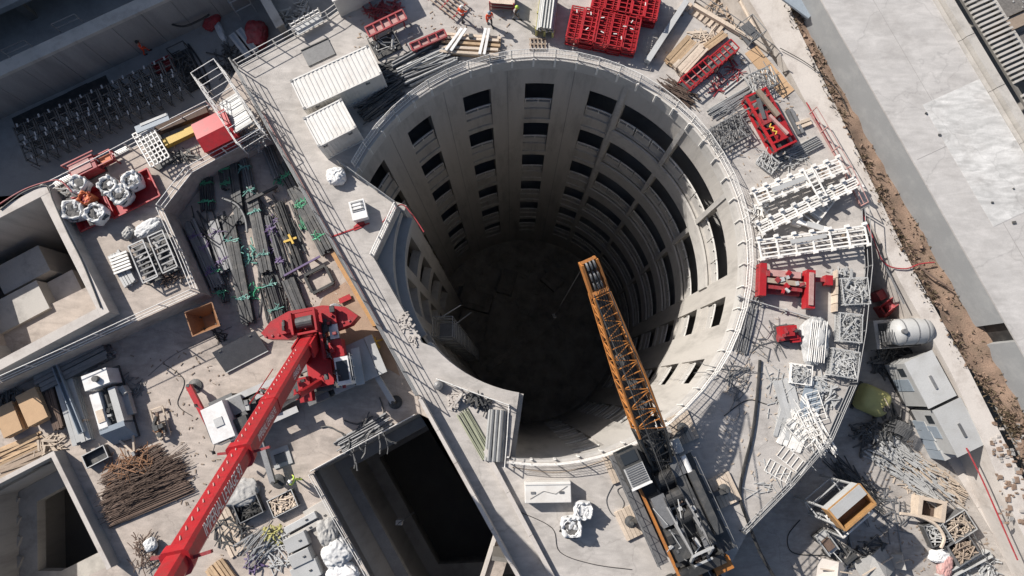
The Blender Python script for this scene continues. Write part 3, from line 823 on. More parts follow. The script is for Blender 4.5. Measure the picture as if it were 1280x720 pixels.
def bag(name, label, c, r, z, seed, m='bag', fill='rubble', open_top=True, group=None, cat='bulk bag', h=.95):
    p = G(c[0], c[1], z)
    t = T(name, label, cat, p, rr(0, 3), group)
    mb = MB(); prof = [(r * .85, 0), (r * 1.0, h * .25), (r * 1.06, h * .6), (r * .95, h * .88), (r * .88, h * .98), (r * .78, h * .93), (r * .7, h * .72)]
    n = 44; vs = []
    prof = [(r * .85, 0), (r * .97, h * .12), (r * 1.04, h * .3), (r * 1.06, h * .5), (r * 1.0, h * .7), (r * .98, h * .85), (r * .97, h * .97), (r * .86, h * 1.02), (r * .72, h * .9), (r * .62, h * .78)]
    for q, (ra_, zz) in enumerate(prof):
        for k in range(n):
            a_ = 2 * math.pi * k / n
            sq = 1 / max(abs(math.cos(a_)), abs(math.sin(a_))) ** .5
            cs, sn = math.cos(a_), math.sin(a_)
            fold = 1 - 2 * abs(noise.noise(Vector((cs * 2.0 + seed * 7, sn * 2.0, q * .35 + seed))))
            w = 1 + .12 * noise.noise(Vector((cs * 1.4 + seed, sn * 1.4, q * .4))) + fold * (.04 if q < 5 else .08)
            dz = (.28 * noise.noise(Vector((cs * 2.2, sn * 2.2 + seed * 3, 1))) + .12 * fold) * (0 if q < 4 else min(1, (q - 3) / 3))
            vs.append((ra_ * sq * w * cs, ra_ * sq * w * sn, max(0, zz + dz)))
    fs = [(j * n + k, j * n + (k + 1) % n, (j + 1) * n + (k + 1) % n, (j + 1) * n + k) for j in range(len(prof) - 1) for k in range(n)]
    fs.append(tuple(range(n - 1, -1, -1)))
    mb.add(vs, fs)
    t.part('sack', mb, m, smooth=True)
    mb = MB(); lump(mb, (0, 0, h * .78), r * .92, seed + 9, .8, 3, .3, (1, 1, .3)); f = t.part('filling', mb, fill)
    mb = MB(); lump(mb, (r * .2, -r * .15, h * .86), r * .55, seed + 4, .9, 3, .3, (1, 1, .35)); t.part('folded_flap', mb, m)
    for s in (-1, 1):
        mb = MB(); a_ = rr(0, 3)
        pts = [Vector((r * .8 * math.cos(a_ + q * .5 * s), r * .8 * math.sin(a_ + q * .5 * s), h * (.95 + .2 * math.sin(q / 4 * math.pi)))) for q in range(5)]
        mb.path(pts, .035, 4); t.part('lifting_loop', mb, m)
    return t
def wrapped(name, label, c, r, z, seed, m='bag', squash=(1, 1, .7), cat='bag', group=None, amp=.2):
    """a sheeted or bagged load: rounded-square body with drawn folds"""
    bm = bmesh.new(); bmesh.ops.create_icosphere(bm, subdivisions=5, radius=1)
    for v in bm.verts:
        p = v.co.normalized()
        k = 1 / (abs(p.x) ** 3.2 + abs(p.y) ** 3.2 + abs(p.z) ** 3.2) ** (1 / 3.2)
        n = noise.noise(p * 1.5 + Vector((seed * 3.1, seed, 0)))
        rid = 1 - abs(noise.noise(p * 2.6 + Vector((seed, seed * 1.7, 4)))) * 3
        rid2 = 1 - abs(noise.noise(p * 6.5 + Vector((seed * 2, 1, seed)))) * 3
        q = p * k * (1 + amp * .7 * n + amp * .5 * rid + amp * .22 * rid2)
        q = Vector((q.x * r * squash[0], q.y * r * squash[1], q.z * r * squash[2]))
        v.co = Vector((q.x, q.y, max(q.z + r * squash[2] * .6, 0)))
    mb = MB(); bm.verts.index_update()
    mb.add([v.co for v in bm.verts], [[v.index for v in f.verts] for f in bm.faces]); bm.free()
    o = link(name, mb.mesh(name), m, None, True); o.location = G(c[0], c[1], z); o.rotation_euler.z = rr(0, 3); return tag(o, label, cat, group)
def person(label, c, z, face, vest, legs='cloth', helmet='white', stride=.25, arm=.3):
    t = T('person', label, 'person', G(c[0], c[1], z), face)
    v = []; e = []; rad = []
    def vert(p, r): v.append(p); rad.append(r); return len(v) - 1
    pel = vert((0, 0, .95), .16); ab = vert((0, 0, 1.12), .15); ch = vert((.03, 0, 1.33), .19); nk = vert((.03, 0, 1.5), .065); hd = vert((.06, 0, 1.6), .09); tp = vert((.06, 0, 1.71), .085)
    e += [(pel, ab), (ab, ch), (ch, nk), (nk, hd), (hd, tp)]
    for s in (-1, 1):
        h = vert((0, s * .1, .88), .11); kn = vert((.06 + s * stride * .4, s * .12, .5), .075); an = vert((-.04 + s * stride * .9, s * .12, .1), .05); ft = vert((.13 + s * stride * .9, s * .13, .04), .042)
        e += [(pel, h), (h, kn), (kn, an), (an, ft)]
        sh = vert((.02, s * .2, 1.4), .075); el = vert((.05 - s * arm * .3, s * .28, 1.14), .055); wr = vert((.2 - s * arm * .4, s * .27, .95), .038); hn = vert((.27 - s * arm * .4, s * .26, .9), .045)
        e += [(ch, sh), (sh, el), (el, wr), (wr, hn)]
    me = bpy.data.meshes.new('body'); me.from_pydata(v, e, [])
    for m_ in (vest, legs, 'skin'): me.materials.append(M[m_])
    o = bpy.data.objects.new('body', me); col.objects.link(o); o.parent = t.o
    sk = o.modifiers.new('skin', 'SKIN'); sk.use_smooth_shade = True
    for i, r_ in enumerate(rad): me.skin_vertices[0].data[i].radius = (r_, r_ * (1.15 if i in (2,) else 1)); me.skin_vertices[0].data[i].use_root = i == 0
    sb = o.modifiers.new('sub', 'SUBSURF'); sb.levels = 1; sb.render_levels = 1
    dg = bpy.context.evaluated_depsgraph_get(); ev = o.evaluated_get(dg)
    nm = bpy.data.meshes.new_from_object(ev); o.modifiers.clear(); o.data = nm
    nm.materials.clear()
    for m_ in (vest, legs, 'skin'): nm.materials.append(M[m_])
    for p in nm.polygons:
        zc = p.center.z; yc = abs(p.center.y)
        p.material_index = 2 if zc > 1.47 or (zc < .97 and yc > .2) else (0 if zc > .82 else 1)
    mb = MB(); mb.lathe([(.135, 0), (.13, .06), (.1, .12), (.05, .155), (.01, .165)], 12, (.06, 0, 1.67)); mb.box((.19, 0, 1.68), (.1, .16, .02)); t.part('helmet', mb, helmet)
    mb = MB()
    for s in (-1, 1): mb.box((.09 - .0 + s * stride * .9, s * .125, .045), (.28, .1, .09))
    t.part('boots', mb, 'black')
    mb = MB(); mb.lathe([(.205, 0), (.212, .05)], 12, (.015, 0, 1.12)); t.part('reflective_band', mb, 'lgrey')
    return t
def lattice(t, name, pts0, pts1, n, rc, rd, m, parent=None, chord=True):
    """lattice of 4 chords from section pts0 to pts1 with n bays"""
    mb = MB()
    if chord:
        for a, b in zip(pts0, pts1): mb.tube(a, b, rc, 6)
    for k in range(n + 1):
        S = [Vector(a).lerp(Vector(b), k / n) for a, b in zip(pts0, pts1)]
        for i in range(4): mb.tube(S[i], S[(i + 1) % 4], rd, 5)
        if k < n:
            S2 = [Vector(a).lerp(Vector(b), (k + 1) / n) for a, b in zip(pts0, pts1)]
            for i in range(4):
                if (k + i) % 2: mb.tube(S[i], S2[(i + 1) % 4], rd, 5)
                else: mb.tube(S[(i + 1) % 4], S2[i], rd, 5)
    return t.part(name, mb, m, parent)

# ================================================================ CONTAINERS
def container(label, a, b, cc, ln, m):
    # a,b = pixel ends of the long near top edge direction, cc = pixel of top centre
    p, q = G(*a, 2.6), G(*b, 2.6); an = math.atan2((q - p).y, (q - p).x)
    c = G(*cc, 2.6)
    t = T('shipping_container', label, 'container', (c.x, c.y, 0), an, 'site containers')
    w, h = 2.44, 2.55
    for s in (-1, 1):
        n = int(ln / .28); mb = MB()
        for k in range(n):
            x = -ln / 2 + .12 + k * (ln - .24) / n
            mb.box((x + .07, s * (w / 2 - .05), h / 2 + .02), (.14, .06, h - .25)); mb.box((x + .21, s * (w / 2 - .08), h / 2 + .02), (.14, .03, h - .25))
        t.part('side_wall', mb, m)
        t.box('end_wall', (s * (ln / 2 - .06), 0, h / 2 + .02), (.06, w - .2, h - .2), m)
        t.bar('bottom_rail', (-ln / 2 + .1, s * (w / 2 - .06), .09), (ln / 2 - .1, s * (w / 2 - .06), .09), .12, .16, m)
        t.bar('top_rail', (-ln / 2 + .1, s * (w / 2 - .05), h - .04), (ln / 2 - .1, s * (w / 2 - .05), h - .04), .1, .12, m)
        t.bar('end_rail', (s * (ln / 2 - .05), -w / 2 + .1, h - .045), (s * (ln / 2 - .05), w / 2 - .1, h - .045), .1, .12, m)
        t.bar('end_rail', (s * (ln / 2 - .05), -w / 2 + .1, .095), (s * (ln / 2 - .05), w / 2 - .1, .095), .1, .16, m)
        for s2 in (-1, 1):
            t.box('corner_post', (s * (ln / 2 - .07), s2 * (w / 2 - .07), h / 2 + .0), (.15, .15, h + .02), m)
            t.box('corner_casting', (s * (ln / 2 - .08), s2 * (w / 2 - .08), h + .005), (.18, .17, .1), 'grey')
        for y in (-.5, .5): t.bar('lock_rod', (s * (ln / 2 + .01), y, .2), (s * (ln / 2 + .01), y, h - .2), .04, .04, 'grey', 'tube')
    n = int(ln / .33); mb = MB()
    mb.box((0, 0, h - .06), (ln - .2, w - .2, .04))
    for k in range(n): mb.box((-ln / 2 + .25 + k * (ln - .5) / (n - 1), 0, h - .022), (.15, w - .25, .04))
    t.part('roof', mb, m)
    t.box('floor', (0, 0, .12), (ln - .2, w - .2, .1), 'otimber')
    for y in (-.35, .35): t.box('door_hinge', (ln / 2 + .015, y * 3, h / 2), (.03, .1, .2), 'grey')
    for x in (-.35, .3): t.box('vent', (x * ln, -w / 2 + .0, h - .45), (.3, .05, .18), 'grey')
    return t
container('long white ribbed shipping container beside the walkway', (357, 97), (460, 50), (420, 96), 6.06, 'cream')
container('short white ribbed container next to the longer one', (375, 147), (428, 120), (412, 153), 3.0, 'cream')

# ================================================================ RED TELESCOPIC CRANE
GX = (-13.9, 3.2, 1.5)
tm, tang, _ = L2((478, 440), (262, 536), -1.0)
TR = T('truck_crane', 'red telescopic truck crane with white cab parked in the lower yard', 'crane', (tm.x, tm.y, YZ), tang)
inv = (Matrix.Translation((tm.x, tm.y, YZ)) @ Matrix.Rotation(tang, 4, 'Z')).inverted()
inv3 = inv.to_3x3()
def tl(p): return inv @ Vector(p)
chs = MB(); chs.box((0, 0, 1.0), (12.6, 1.3, .5)); chs.box((0, 0, .75), (12.0, .8, .3)); ch = TR.part('chassis', chs, 'dsteel')
TR.box('deck_plate', (-3.2, 0, 1.42), (1.5, 2.9, .1), 'lgrey'); TR.box('deck_plate', (-4.9, 0, 1.42), (1.7, 2.9, .1), 'lgrey'); TR.box('deck_plate', (-6.1, 0, 1.5), (.6, 2.9, .14), 'lgrey')
for s in (-1, 1):
    TR.box('fender', (2.6, s * 1.25, 1.38), (4.4, .45, .08), 'lgrey'); TR.box('side_locker', (-1.2, s * 1.2, 1.05), (1.6, .45, .6), 'grey')
    for x in (4.9, 3.3, 1.2, -2.4, -4.0, -5.5):
        mb = MB(); mb.lathe([(.3, -.2), (.62, -.18), (.66, -.1), (.66, .1), (.62, .18), (.3, .2)], 18, (x, s * 1.15, .66), Matrix.Rotation(RAD(90), 3, 'X'))
        w = TR.part('wheel', mb, 'rubber'); mb = MB(); mb.lathe([(.28, -.21), (.28, .21)], 12, (x, s * 1.15, .66), Matrix.Rotation(RAD(90), 3, 'X')); TR.part('rim', mb, 'lgrey', w)
for k in range(16):
    TR.box('engine_part', (rr(1.2, 3.9), rr(-1, 1), 1.5 + rr(0, .12)), (rr(.2, .7), rr(.15, .5), rr(.15, .45)), random.choice(['dsteel', 'grey', 'black', 'lgrey']), rz=rr(-.3, .3))
# carrier cab
mb = MB(); mb.add([(4.6, -1.35, .6), (6.5, -1.35, .6), (6.5, 1.35, .6), (4.6, 1.35, .6), (4.6, -1.3, 2.6), (6.2, -1.25, 2.6), (6.2, 1.25, 2.6), (4.6, 1.3, 2.6)], BOXF)
cabp = TR.part('carrier_cab', mb, 'white')
mb = MB(); mb.add([(6.47, -1.2, 1.5), (6.5, 1.2, 1.5), (6.26, 1.15, 2.45), (6.26, -1.15, 2.45), (6.53, -1.2, 1.5), (6.56, 1.2, 1.5), (6.3, 1.15, 2.45), (6.3, -1.15, 2.45)], [(0, 1, 2, 3), (4, 5, 6, 7), (0, 1, 5, 4), (2, 3, 7, 6), (1, 2, 6, 5), (0, 3, 7, 4)]); TR.part('windscreen', mb, 'glass', cabp)
for s in (-1, 1):
    mb = MB(); mb.bar((6.1, s * 1.3, 2.5), (6.5, s * 1.75, 2.4), .04); mb.box((6.52, s * 1.75, 2.2), (.08, .22, .4)); TR.part('mirror', mb, 'black', cabp)
    TR.box('side_window', (5.5, s * 1.335, 2.0), (1.0, .04, .6), 'glass', parent=cabp)
TR.box('roof_hatch', (5.3, 0, 2.64), (.6, .6, .06), 'lgrey', parent=cabp)
TR.box('equipment_tray', (4.1, .75, 1.75), (.9, 1.1, .7), 'dsteel'); TR.box('tray_frame', (4.1, -.7, 1.55), (.9, 1.2, .3), 'grey')
# outriggers
def outrigger(base, end, m='grey'):
    b0, e0 = Vector(base), Vector(end)
    o = TR.bar('outrigger_beam', b0, e0, .38, .34, m)
    mb = MB(); mb.tube((e0.x, e0.y, .12), (e0.x, e0.y, 1.25), .12, 10); mb.lathe([(.5, 0), (.5, .1), (.2, .16)], 18, (e0.x, e0.y, 0.0)); TR.part('jack', mb, 'dsteel')
    return o
def tpx(px, py, z): p = tl(G(px, py, z)); return p
e = tpx(492, 503, -1.5); outrigger((e.x * .92, -.4 if e.y < 0 else .4, 1.05), (e.x, e.y, 1.05), 'lgrey')
e = tpx(415, 398, -1.5); outrigger((e.x * .95, .4, 1.05), (e.x, e.y, 1.05), 'grey')
e = tpx(343, 603, -1.5); outrigger((e.x * .9, .4 if e.y > 0 else -.4, 1.05), (e.x, e.y, 1.05), 'grey')
e = tpx(238, 482, -1.5); outrigger((e.x * .95, .4 if e.y > 0 else -.4, 1.05), (e.x, e.y, 1.05), 'red')
# superstructure
B0, B1 = Vector(GX), Vector((-12.07, -6.04, 22.0))
bu = (B1 - B0).normalized(); bs = Vector((-bu.y, bu.x, 0)).normalized()
if bs.x < 0: bs = -bs
bt_ = bu.cross(bs)
hd = Vector((bu.x, bu.y, 0)).normalized()              # heading of the boom on plan
def wl(p): return tl(p)
def sup(f, s, z): return tl(B0 + hd * f + bs * s + Vector((0, 0, z - B0.z)))
def supbox(name, f, s, z, d, m, parent=None):
    c = sup(f, s, z); an = math.atan2((inv3 @ hd).y, (inv3 @ hd).x)
    return TR.box(name, c, d, m, rz=an, parent=parent)
mb = MB(); mb.lathe([(1.25, 0), (1.25, .35), (1.1, .4)], 28, sup(2.0, .3, -.85)); TR.part('slew_ring', mb, 'dsteel')
supbox('slew_frame', .4, .2, -.05, (5.0, 1.7, .6), 'red')
for s in (-.55, .95): supbox('frame_side', -.1, s, .7, (2.6, .18, 1.6), 'red')
# counterweight: wide slab with swept wings
mb = MB(); q = []
for (f, s) in ((-1.5, -3.3), (-1.0, -2.9), (-.7, -1.5), (-.9, -.9), (-.9, 1.1), (-.7, 1.7), (-.9, 2.9), (-1.4, 3.5), (-2.2, 2.7), (-2.6, 1.2), (-2.65, -1.2), (-2.2, -2.5)): q.append(sup(f, s, 0))
mb.prism([(p.x, p.y) for p in q], 1.9, 3.0)
cw = TR.part('counterweight', mb, 'red')
for s, f in ((-1.35, -1.6), (1.6, -1.6)):
    mb = MB(); q = [sup(f - .6, s - .5, 0), sup(f + .5, s - .5, 0), sup(f + .5, s + .45, 0), sup(f - .6, s + .45, 0)]; mb.prism([(p.x, p.y) for p in q], 3.02, 3.35); TR.part('ballast_plate', mb, 'red', cw)
# winch in a frame behind the boom foot
c = sup(-1.5, .1, 1.5); mb = MB(); d_ = inv3 @ bs; mb.tube(c - d_ * .55 + Vector((0, 0, .25)), c + d_ * .55 + Vector((0, 0, .25)), .42, 16); w = TR.part('winch_drum', mb, 'dsteel')
for s in (-.7, .9): supbox('winch_frame', -1.5, s, 1.75, (1.5, .14, .9), 'red', w)
for f in (-.75, -2.25): supbox('winch_bar', f, .1, 1.9, (.14, 1.7, .2), 'red', w)
supbox('engine_cover', .9, 1.75, .35, (1.9, .75, 1.1), 'red'); supbox('engine_grille', -.6, 1.75, .95, (1.0, .6, .12), 'white')
supbox('machinery_bed', 2.9, -.95, .15, (1.7, .85, .8), 'red')
for k in range(44):
    f, s_ = rr(-2.4, 3.2), random.choice([rr(-1.6, -.7), rr(.8, 2.3), rr(.8, 1.6)])
    supbox('machinery_part', f, s_, rr(.5, 1.35) if f > -.8 else rr(1.0, 1.3), (rr(.12, .55), rr(.1, .35), rr(.15, .5)), random.choice(['red', 'dred', 'dsteel', 'black', 'dsteel', 'grey', 'red']))
for k in range(12):
    f, s_ = rr(-2.2, 2.5), random.choice([-1, 1]) * rr(.7, 1.5); TR.bar('hydraulic_hose', sup(f, s_, 1.2 + rr(0, .3)), sup(f + rr(-.8, .8), s_ + rr(-.5, .5), 1.1 + rr(0, .4)), .05, .05, random.choice(['black', 'dred', 'grey']), 'tube')
for k in range(14):
    s_ = -3.0 + k * .45; c_ = sup(-.95 - .12 * abs(s_ - .1) ** .6, s_, 0)
    if abs(s_ - .1) > 1.0: TR.box('ballast_bolt', (c_.x, c_.y, 3.04), (.14, .14, .1), 'dred', rz=.3)
# operator cab
c = sup(2.2, 2.0, 0.55); an = math.atan2((inv3 @ hd).y, (inv3 @ hd).x)
cab2 = TR.box('operator_cab', c, (1.9, .95, 1.5), 'white', rz=an)
TR.box('cab_window', c + Vector((0, 0, .76)), (1.35, .75, .05), 'glass', rz=an, parent=cab2)
for s in (-1, 1): TR.box('cab_side_glass', c + inv3 @ (bs * (.49 * s)) + Vector((0, 0, .15)), (1.5, .03, .8), 'glass', rz=an, parent=cab2)
for k in range(3):
    a0 = sup(1.2 + k * .8, 2.65, .4); a1 = sup(1.2 + k * .8, 2.65, 1.4); TR.bar('handrail', a0, a1, .05, .05, 'lgrey', 'tube')
TR.bar('handrail', sup(1.1, 2.65, 1.4), sup(3.0, 2.65, 1.4), .05, .05, 'lgrey', 'tube'); supbox('catwalk', 2.0, 2.75, -.1, (2.6, .6, .06), 'lgrey')
# boom sections
def section(name, k0, k1, w, h, m='red'):
    a, b = B0.lerp(B1, k0), B0.lerp(B1, k1)
    prof = [(-w / 2, h / 2 - .12), (-w / 2 + .14, h / 2), (w / 2 - .14, h / 2), (w / 2, h / 2 - .12), (w / 2, -h * .18), (w * .33, -h * .42), (0, -h / 2), (-w * .33, -h * .42), (-w / 2, -h * .18)]
    n = len(prof); vs = [tl(a + bs * x + bt_ * -y) for x, y in prof] + [tl(b + bs * x + bt_ * -y) for x, y in prof]
    if bt_.z > 0: vs = [tl(a + bs * x + bt_ * y) for x, y in prof] + [tl(b + bs * x + bt_ * y) for x, y in prof]
    mb = MB(); mb.add(vs, [(k, (k + 1) % n, n + (k + 1) % n, n + k) for k in range(n)] + [tuple(range(n)), tuple(range(n, 2 * n))])
    return TR.part(name, mb, m)
bn = bt_ if bt_.z > 0 else -bt_
s1 = section('boom_section', -.06, .66, 1.0, 1.06); s2 = section('boom_section', .66, 1.0, .9, .95); s3 = section('boom_section', 1.0, 1.28, .8, .85)
for kk, w, h, sc in ((.665, 1.18, 1.24, s1), (1.003, 1.08, 1.12, s2), (.43, 1.07, 1.13, s1), (1.28, .95, 1.0, s3)):
    o = section('boom_collar', kk - .012, kk + .008, w, h); o.parent = sc; o.matrix_parent_inverse = Matrix()
for kk, s in ((.66, 1.15), (1.0, 1.05), (.645, -1.1), (.985, -1.0)):
    p = B0.lerp(B1, kk); TR.bar('rope_guide', tl(p + bs * s * .4), tl(p + bs * s * 1.15 + bn * .1), .12, .16, 'dred')
# highlights along the boom's upper edge, put in as pale coloured dashes
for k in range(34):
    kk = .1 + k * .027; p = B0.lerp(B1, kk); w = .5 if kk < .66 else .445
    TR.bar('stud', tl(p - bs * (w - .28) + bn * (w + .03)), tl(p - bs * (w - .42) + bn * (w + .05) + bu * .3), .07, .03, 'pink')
def boom_text(txt, k, size, side, off, lift=.0):
    cu = bpy.data.curves.new('lettering', 'FONT'); cu.body = txt; cu.size = size; cu.extrude = .004; cu.align_x = 'CENTER'; cu.align_y = 'CENTER'
    ob = bpy.data.objects.new('lettering_tmp', cu); col.objects.link(ob)
    me = bpy.data.meshes.new_from_object(ob.evaluated_get(bpy.context.evaluated_depsgraph_get()))
    bpy.data.objects.remove(ob)
    me.materials.clear(); me.materials.append(M['white'])
    o = bpy.data.objects.new('lettering', me); col.objects.link(o)
    p = B0.lerp(B1, k)
    X, Y, Z = (-bu), bn, bs
    mt = Matrix.Translation(p + bs * off + bn * lift) @ Matrix((X, Y, Z)).transposed().to_4x4() @ Matrix.Diagonal((.86, 1.25, 1, 1))
    o.parent = side; o.matrix_basis = inv @ mt
boom_text('IMPERIAL LEVAGE 93', .835, .6, s2, .453, .1)
boom_text('IMPERIAL LEVAGE 93', .54, .42, s1, .503, .12)
boom_text('LEVAGE 93', .24, .42, s1, .503, .12)
# boom foot lugs and lift cylinder
for s in (-1, 1): TR.bar('boom_lug', tl(B0 - bu * .9 + bs * s * .6), tl(B0 + bu * 1.6 + bs * s * .6), .12, 1.0, 'red')
p0, p1 = B0 + hd * 2.6 - Vector((0, 0, 1.3)), B0.lerp(B1, .38) - bn * .6
TR.bar('lift_cylinder', tl(p0), tl(p0.lerp(p1, .6)), .5, .5, 'red', 'tube'); TR.bar('lift_rod', tl(p0.lerp(p1, .55)), tl(p1), .3, .3, 'galv', 'tube')
for kk, s in ((.33, -1), (.36, -1)):
    p = B0.lerp(B1, kk); TR.bar('hose_bracket', tl(p - bs * .5), tl(p - bs * 1.1 + bn * .3), .05, .05, 'red', 'tube')
TR.bar('hose_rail', tl(B0.lerp(B1, .2) - bs * 1.15 + bn * .3), tl(B0.lerp(B1, .42) - bs * 1.15 + bn * .3), .06, .06, 'red', 'tube')

# ================================================================ ORANGE LATTICE CRANE
c0, c1 = G(872, 690, 1.5), G(806, 545, 1.5)
hang = math.atan2((c1 - c0).y, (c1 - c0).x)
oc0 = G(836, 622, 1.5); oc0.z = 0
OC = T('lattice_crane', 'orange lattice boom crane with dark grey body reaching over the shaft', 'crane', oc0, hang)
oinv = (Matrix.Translation(oc0) @ Matrix.Rotation(hang, 4, 'Z')).inverted()
def ol(px, py, z): return oinv @ G(px, py, z)
mb = MB(); mb.box((0, 0, .75), (7.0, 2.0, .6)); mb.lathe([(1.3, 1.05), (1.3, 1.35)], 26); OC.part('undercarriage', mb, 'dsteel')
for s in (-1, 1):
    mb = MB(); mb.box((.4, s * 1.55, .5), (6.4, .7, .75)); mb.tube((3.6, s * 1.9, .5), (3.6, s * 1.2, .5), .38, 14); mb.tube((-2.8, s * 1.9, .5), (-2.8, s * 1.2, .5), .38, 14)
    tr = OC.part('crawler_track', mb, 'black')
    for k in range(16): OC.box('track_shoe', (-2.7 + k * .41, s * 1.55, .9), (.32, .74, .07), 'dsteel', parent=tr)
for (px, py) in ((772, 582), (853, 535), (788, 652), (905, 612)):
    p = ol(px, py, .35)
    OC.bar('outrigger_beam', (p.x * .75, math.copysign(.9, p.y), .75), (p.x, p.y, .75), .3, .34, 'dsteel')
    mb = MB(); mb.tube((p.x, p.y, .3), (p.x, p.y, 1.1), .13, 10); mb.lathe([(.38, .26), (.38, .34), (.15, .4)], 14, (p.x, p.y, 0)); OC.part('jack', mb, 'dsteel')
    t = T('timber_mat', {772: 'tan timber mat under the crane jack at the shaft rim', 853: 'tan timber mat right of the orange boom', 788: 'timber mat beside the left rear of the lattice crane', 905: 'timber mat under the right rear jack of the lattice crane'}[px], 'timber mat', G(px, py, 0), hang + RAD(rr(-6, 6)), 'mats under the crane')
    for k in range(6): t.box('plank', (0, -.65 + k * .26, .115), (2.0, .24, .23), 'ptimber')
# upper body
OC.box('slew_deck', (-.6, 0, 1.6), (9.0, 2.9, .34), 'dsteel')
OC.box('side_beam', (-1.0, 1.55, 1.85), (8.4, .15, .5), 'orange'); OC.box('side_beam', (-2.6, -1.55, 1.85), (5.4, .26, .5), 'dsteel')
OC.box('rear_ballast', (-5.2, .95, 1.75), (.9, 1.5, .9), 'orange'); OC.box('rear_ballast', (-5.0, -1.25, 1.85), (.8, 1.2, .9), 'orange'); OC.box('ballast_stack', (-4.5, 0, 2.15), (.6, 3.0, 1.0), 'black')
# walkway with rails on the left
OC.box('walkway', (.2, 2.15, 1.65), (7.6, .8, .06), 'grey')
for k in range(7): OC.bar('rail_post', (-3.4 + k * 1.2, 2.52, 1.65), (-3.4 + k * 1.2, 2.52, 2.75), .05, .05, 'grey', 'tube')
for zz in (2.2, 2.75): OC.bar('rail', (-3.5, 2.52, zz), (4.0, 2.52, zz), .05, .05, 'grey', 'tube')
for k in range(6): OC.bar('rail_brace', (-3.4 + k * 1.2, 2.52, 1.7), (-2.2 + k * 1.2, 2.52, 2.7), .03, .03, 'grey', 'tube')
OC.box('walkway', (-1.2, -2.1, 1.65), (6.6, .9, .06), 'dsteel')
for k in range(6): OC.bar('rail_post', (-4.2 + k * 1.2, -2.5, 1.65), (-4.2 + k * 1.2, -2.5, 2.7), .05, .05, 'grey', 'tube')
OC.bar('rail', (-4.3, -2.5, 2.7), (1.9, -2.5, 2.7), .05, .05, 'grey', 'tube')
OC.box('side_panel', (-1.0, -1.9, 2.1), (4.2, .5, .8), 'dsteel')
# cab with ribbed roof
mb = MB(); mb.box((3.0, 1.55, 2.75), (2.3, 1.35, 1.7)); cb_ = OC.part('operator_cab', mb, 'dsteel')
OC.box('roof_plate', (2.5, 1.55, 3.63), (1.3, 1.3, .05), 'lgrey', parent=cb_)
for k in range(9): OC.box('roof_slat', (2.0 + k * .14, 1.55, 3.68), (.06, 1.15, .06), 'grey', parent=cb_)
OC.box('roof_frame', (1.8, 1.55, 3.69), (.12, 1.4, .1), 'white', parent=cb_)
OC.box('cab_glass', (4.17, 1.55, 3.0), (.04, 1.1, .9), 'glass', parent=cb_); OC.box('cab_glass', (3.7, 1.55, 3.63), (.7, 1.0, .04), 'glass', parent=cb_)
# machinery
OC.box('machine_house', (-.3, .85, 2.3), (2.0, .9, 1.1), 'grey'); OC.box('engine_hood', (-2.6, .75, 2.2), (2.0, 1.1, .9), 'dsteel'); OC.box('machine_house', (-1.2, -1.1, 2.05), (4.8, .75, .65), 'dsteel'); OC.box('tool_box', (1.8, -1.2, 2.1), (1.3, .8, .7), 'grey')
for x, r_ in ((1.4, .5), (.1, .48), (-1.3, .42)):
    mb = MB(); mb.tube((x, -.65, 2.35), (x, .45, 2.35), r_, 18); mb.tube((x, -.72, 2.35), (x, -.65, 2.35), r_ + .14, 18); mb.tube((x, .45, 2.35), (x, .52, 2.35), r_ + .14, 18)
    OC.part('winch_drum', mb, 'black')
mb = MB(); mb.tube((2.5, -1.7, 2.3), (3.4, -1.75, 2.3), .38, 14); OC.part('fuel_tank', mb, 'lgrey'); mb = MB(); mb.tube((1.0, -1.85, 2.2), (2.2, -1.85, 2.2), .22, 12); OC.part('air_tank', mb, 'white')
for s in (-.75, .55):
    OC.bar('gantry_leg', (-4.2, s, 1.8), (-3.0, s, 4.6), .16, .16, 'lgrey'); OC.bar('gantry_strut', (-3.0, s, 4.6), (-.6, s, 1.9), .13, .13, 'grey'); OC.bar('gantry_strut', (-3.0, s, 4.6), (.9, s, 2.1), .1, .1, 'grey')
OC.bar('gantry_bar', (-3.0, -.8, 4.6), (-3.0, .6, 4.6), .14, .14, 'lgrey'); OC.bar('gantry_bar', (-.6, -.8, 2.0), (-.6, .6, 2.0), .14, .14, 'lgrey'); OC.bar('gantry_bar', (-4.2, -.8, 2.6), (-4.2, .6, 2.6), .12, .12, 'lgrey')
for k in range(46):
    OC.box('engine_part', (rr(-4.6, .5), rr(-1.4, 1.4), 2.0 + rr(0, .6)), (rr(.15, .6), rr(.1, .4), rr(.15, .5)), random.choice(['dsteel', 'grey', 'black', 'black', 'lgrey', 'rust']), rz=rr(-.2, .2))
for k in range(14):
    x, y = rr(-4.8, -1), rr(-1.3, 1.3); OC.bar('pipe', (x, y, 2.6 + rr(0, .4)), (x + rr(-.3, 1.4), y + rr(-.5, .5), 2.5 + rr(0, .5)), .07, .07, random.choice(['grey', 'dsteel', 'lgrey']), 'tube')
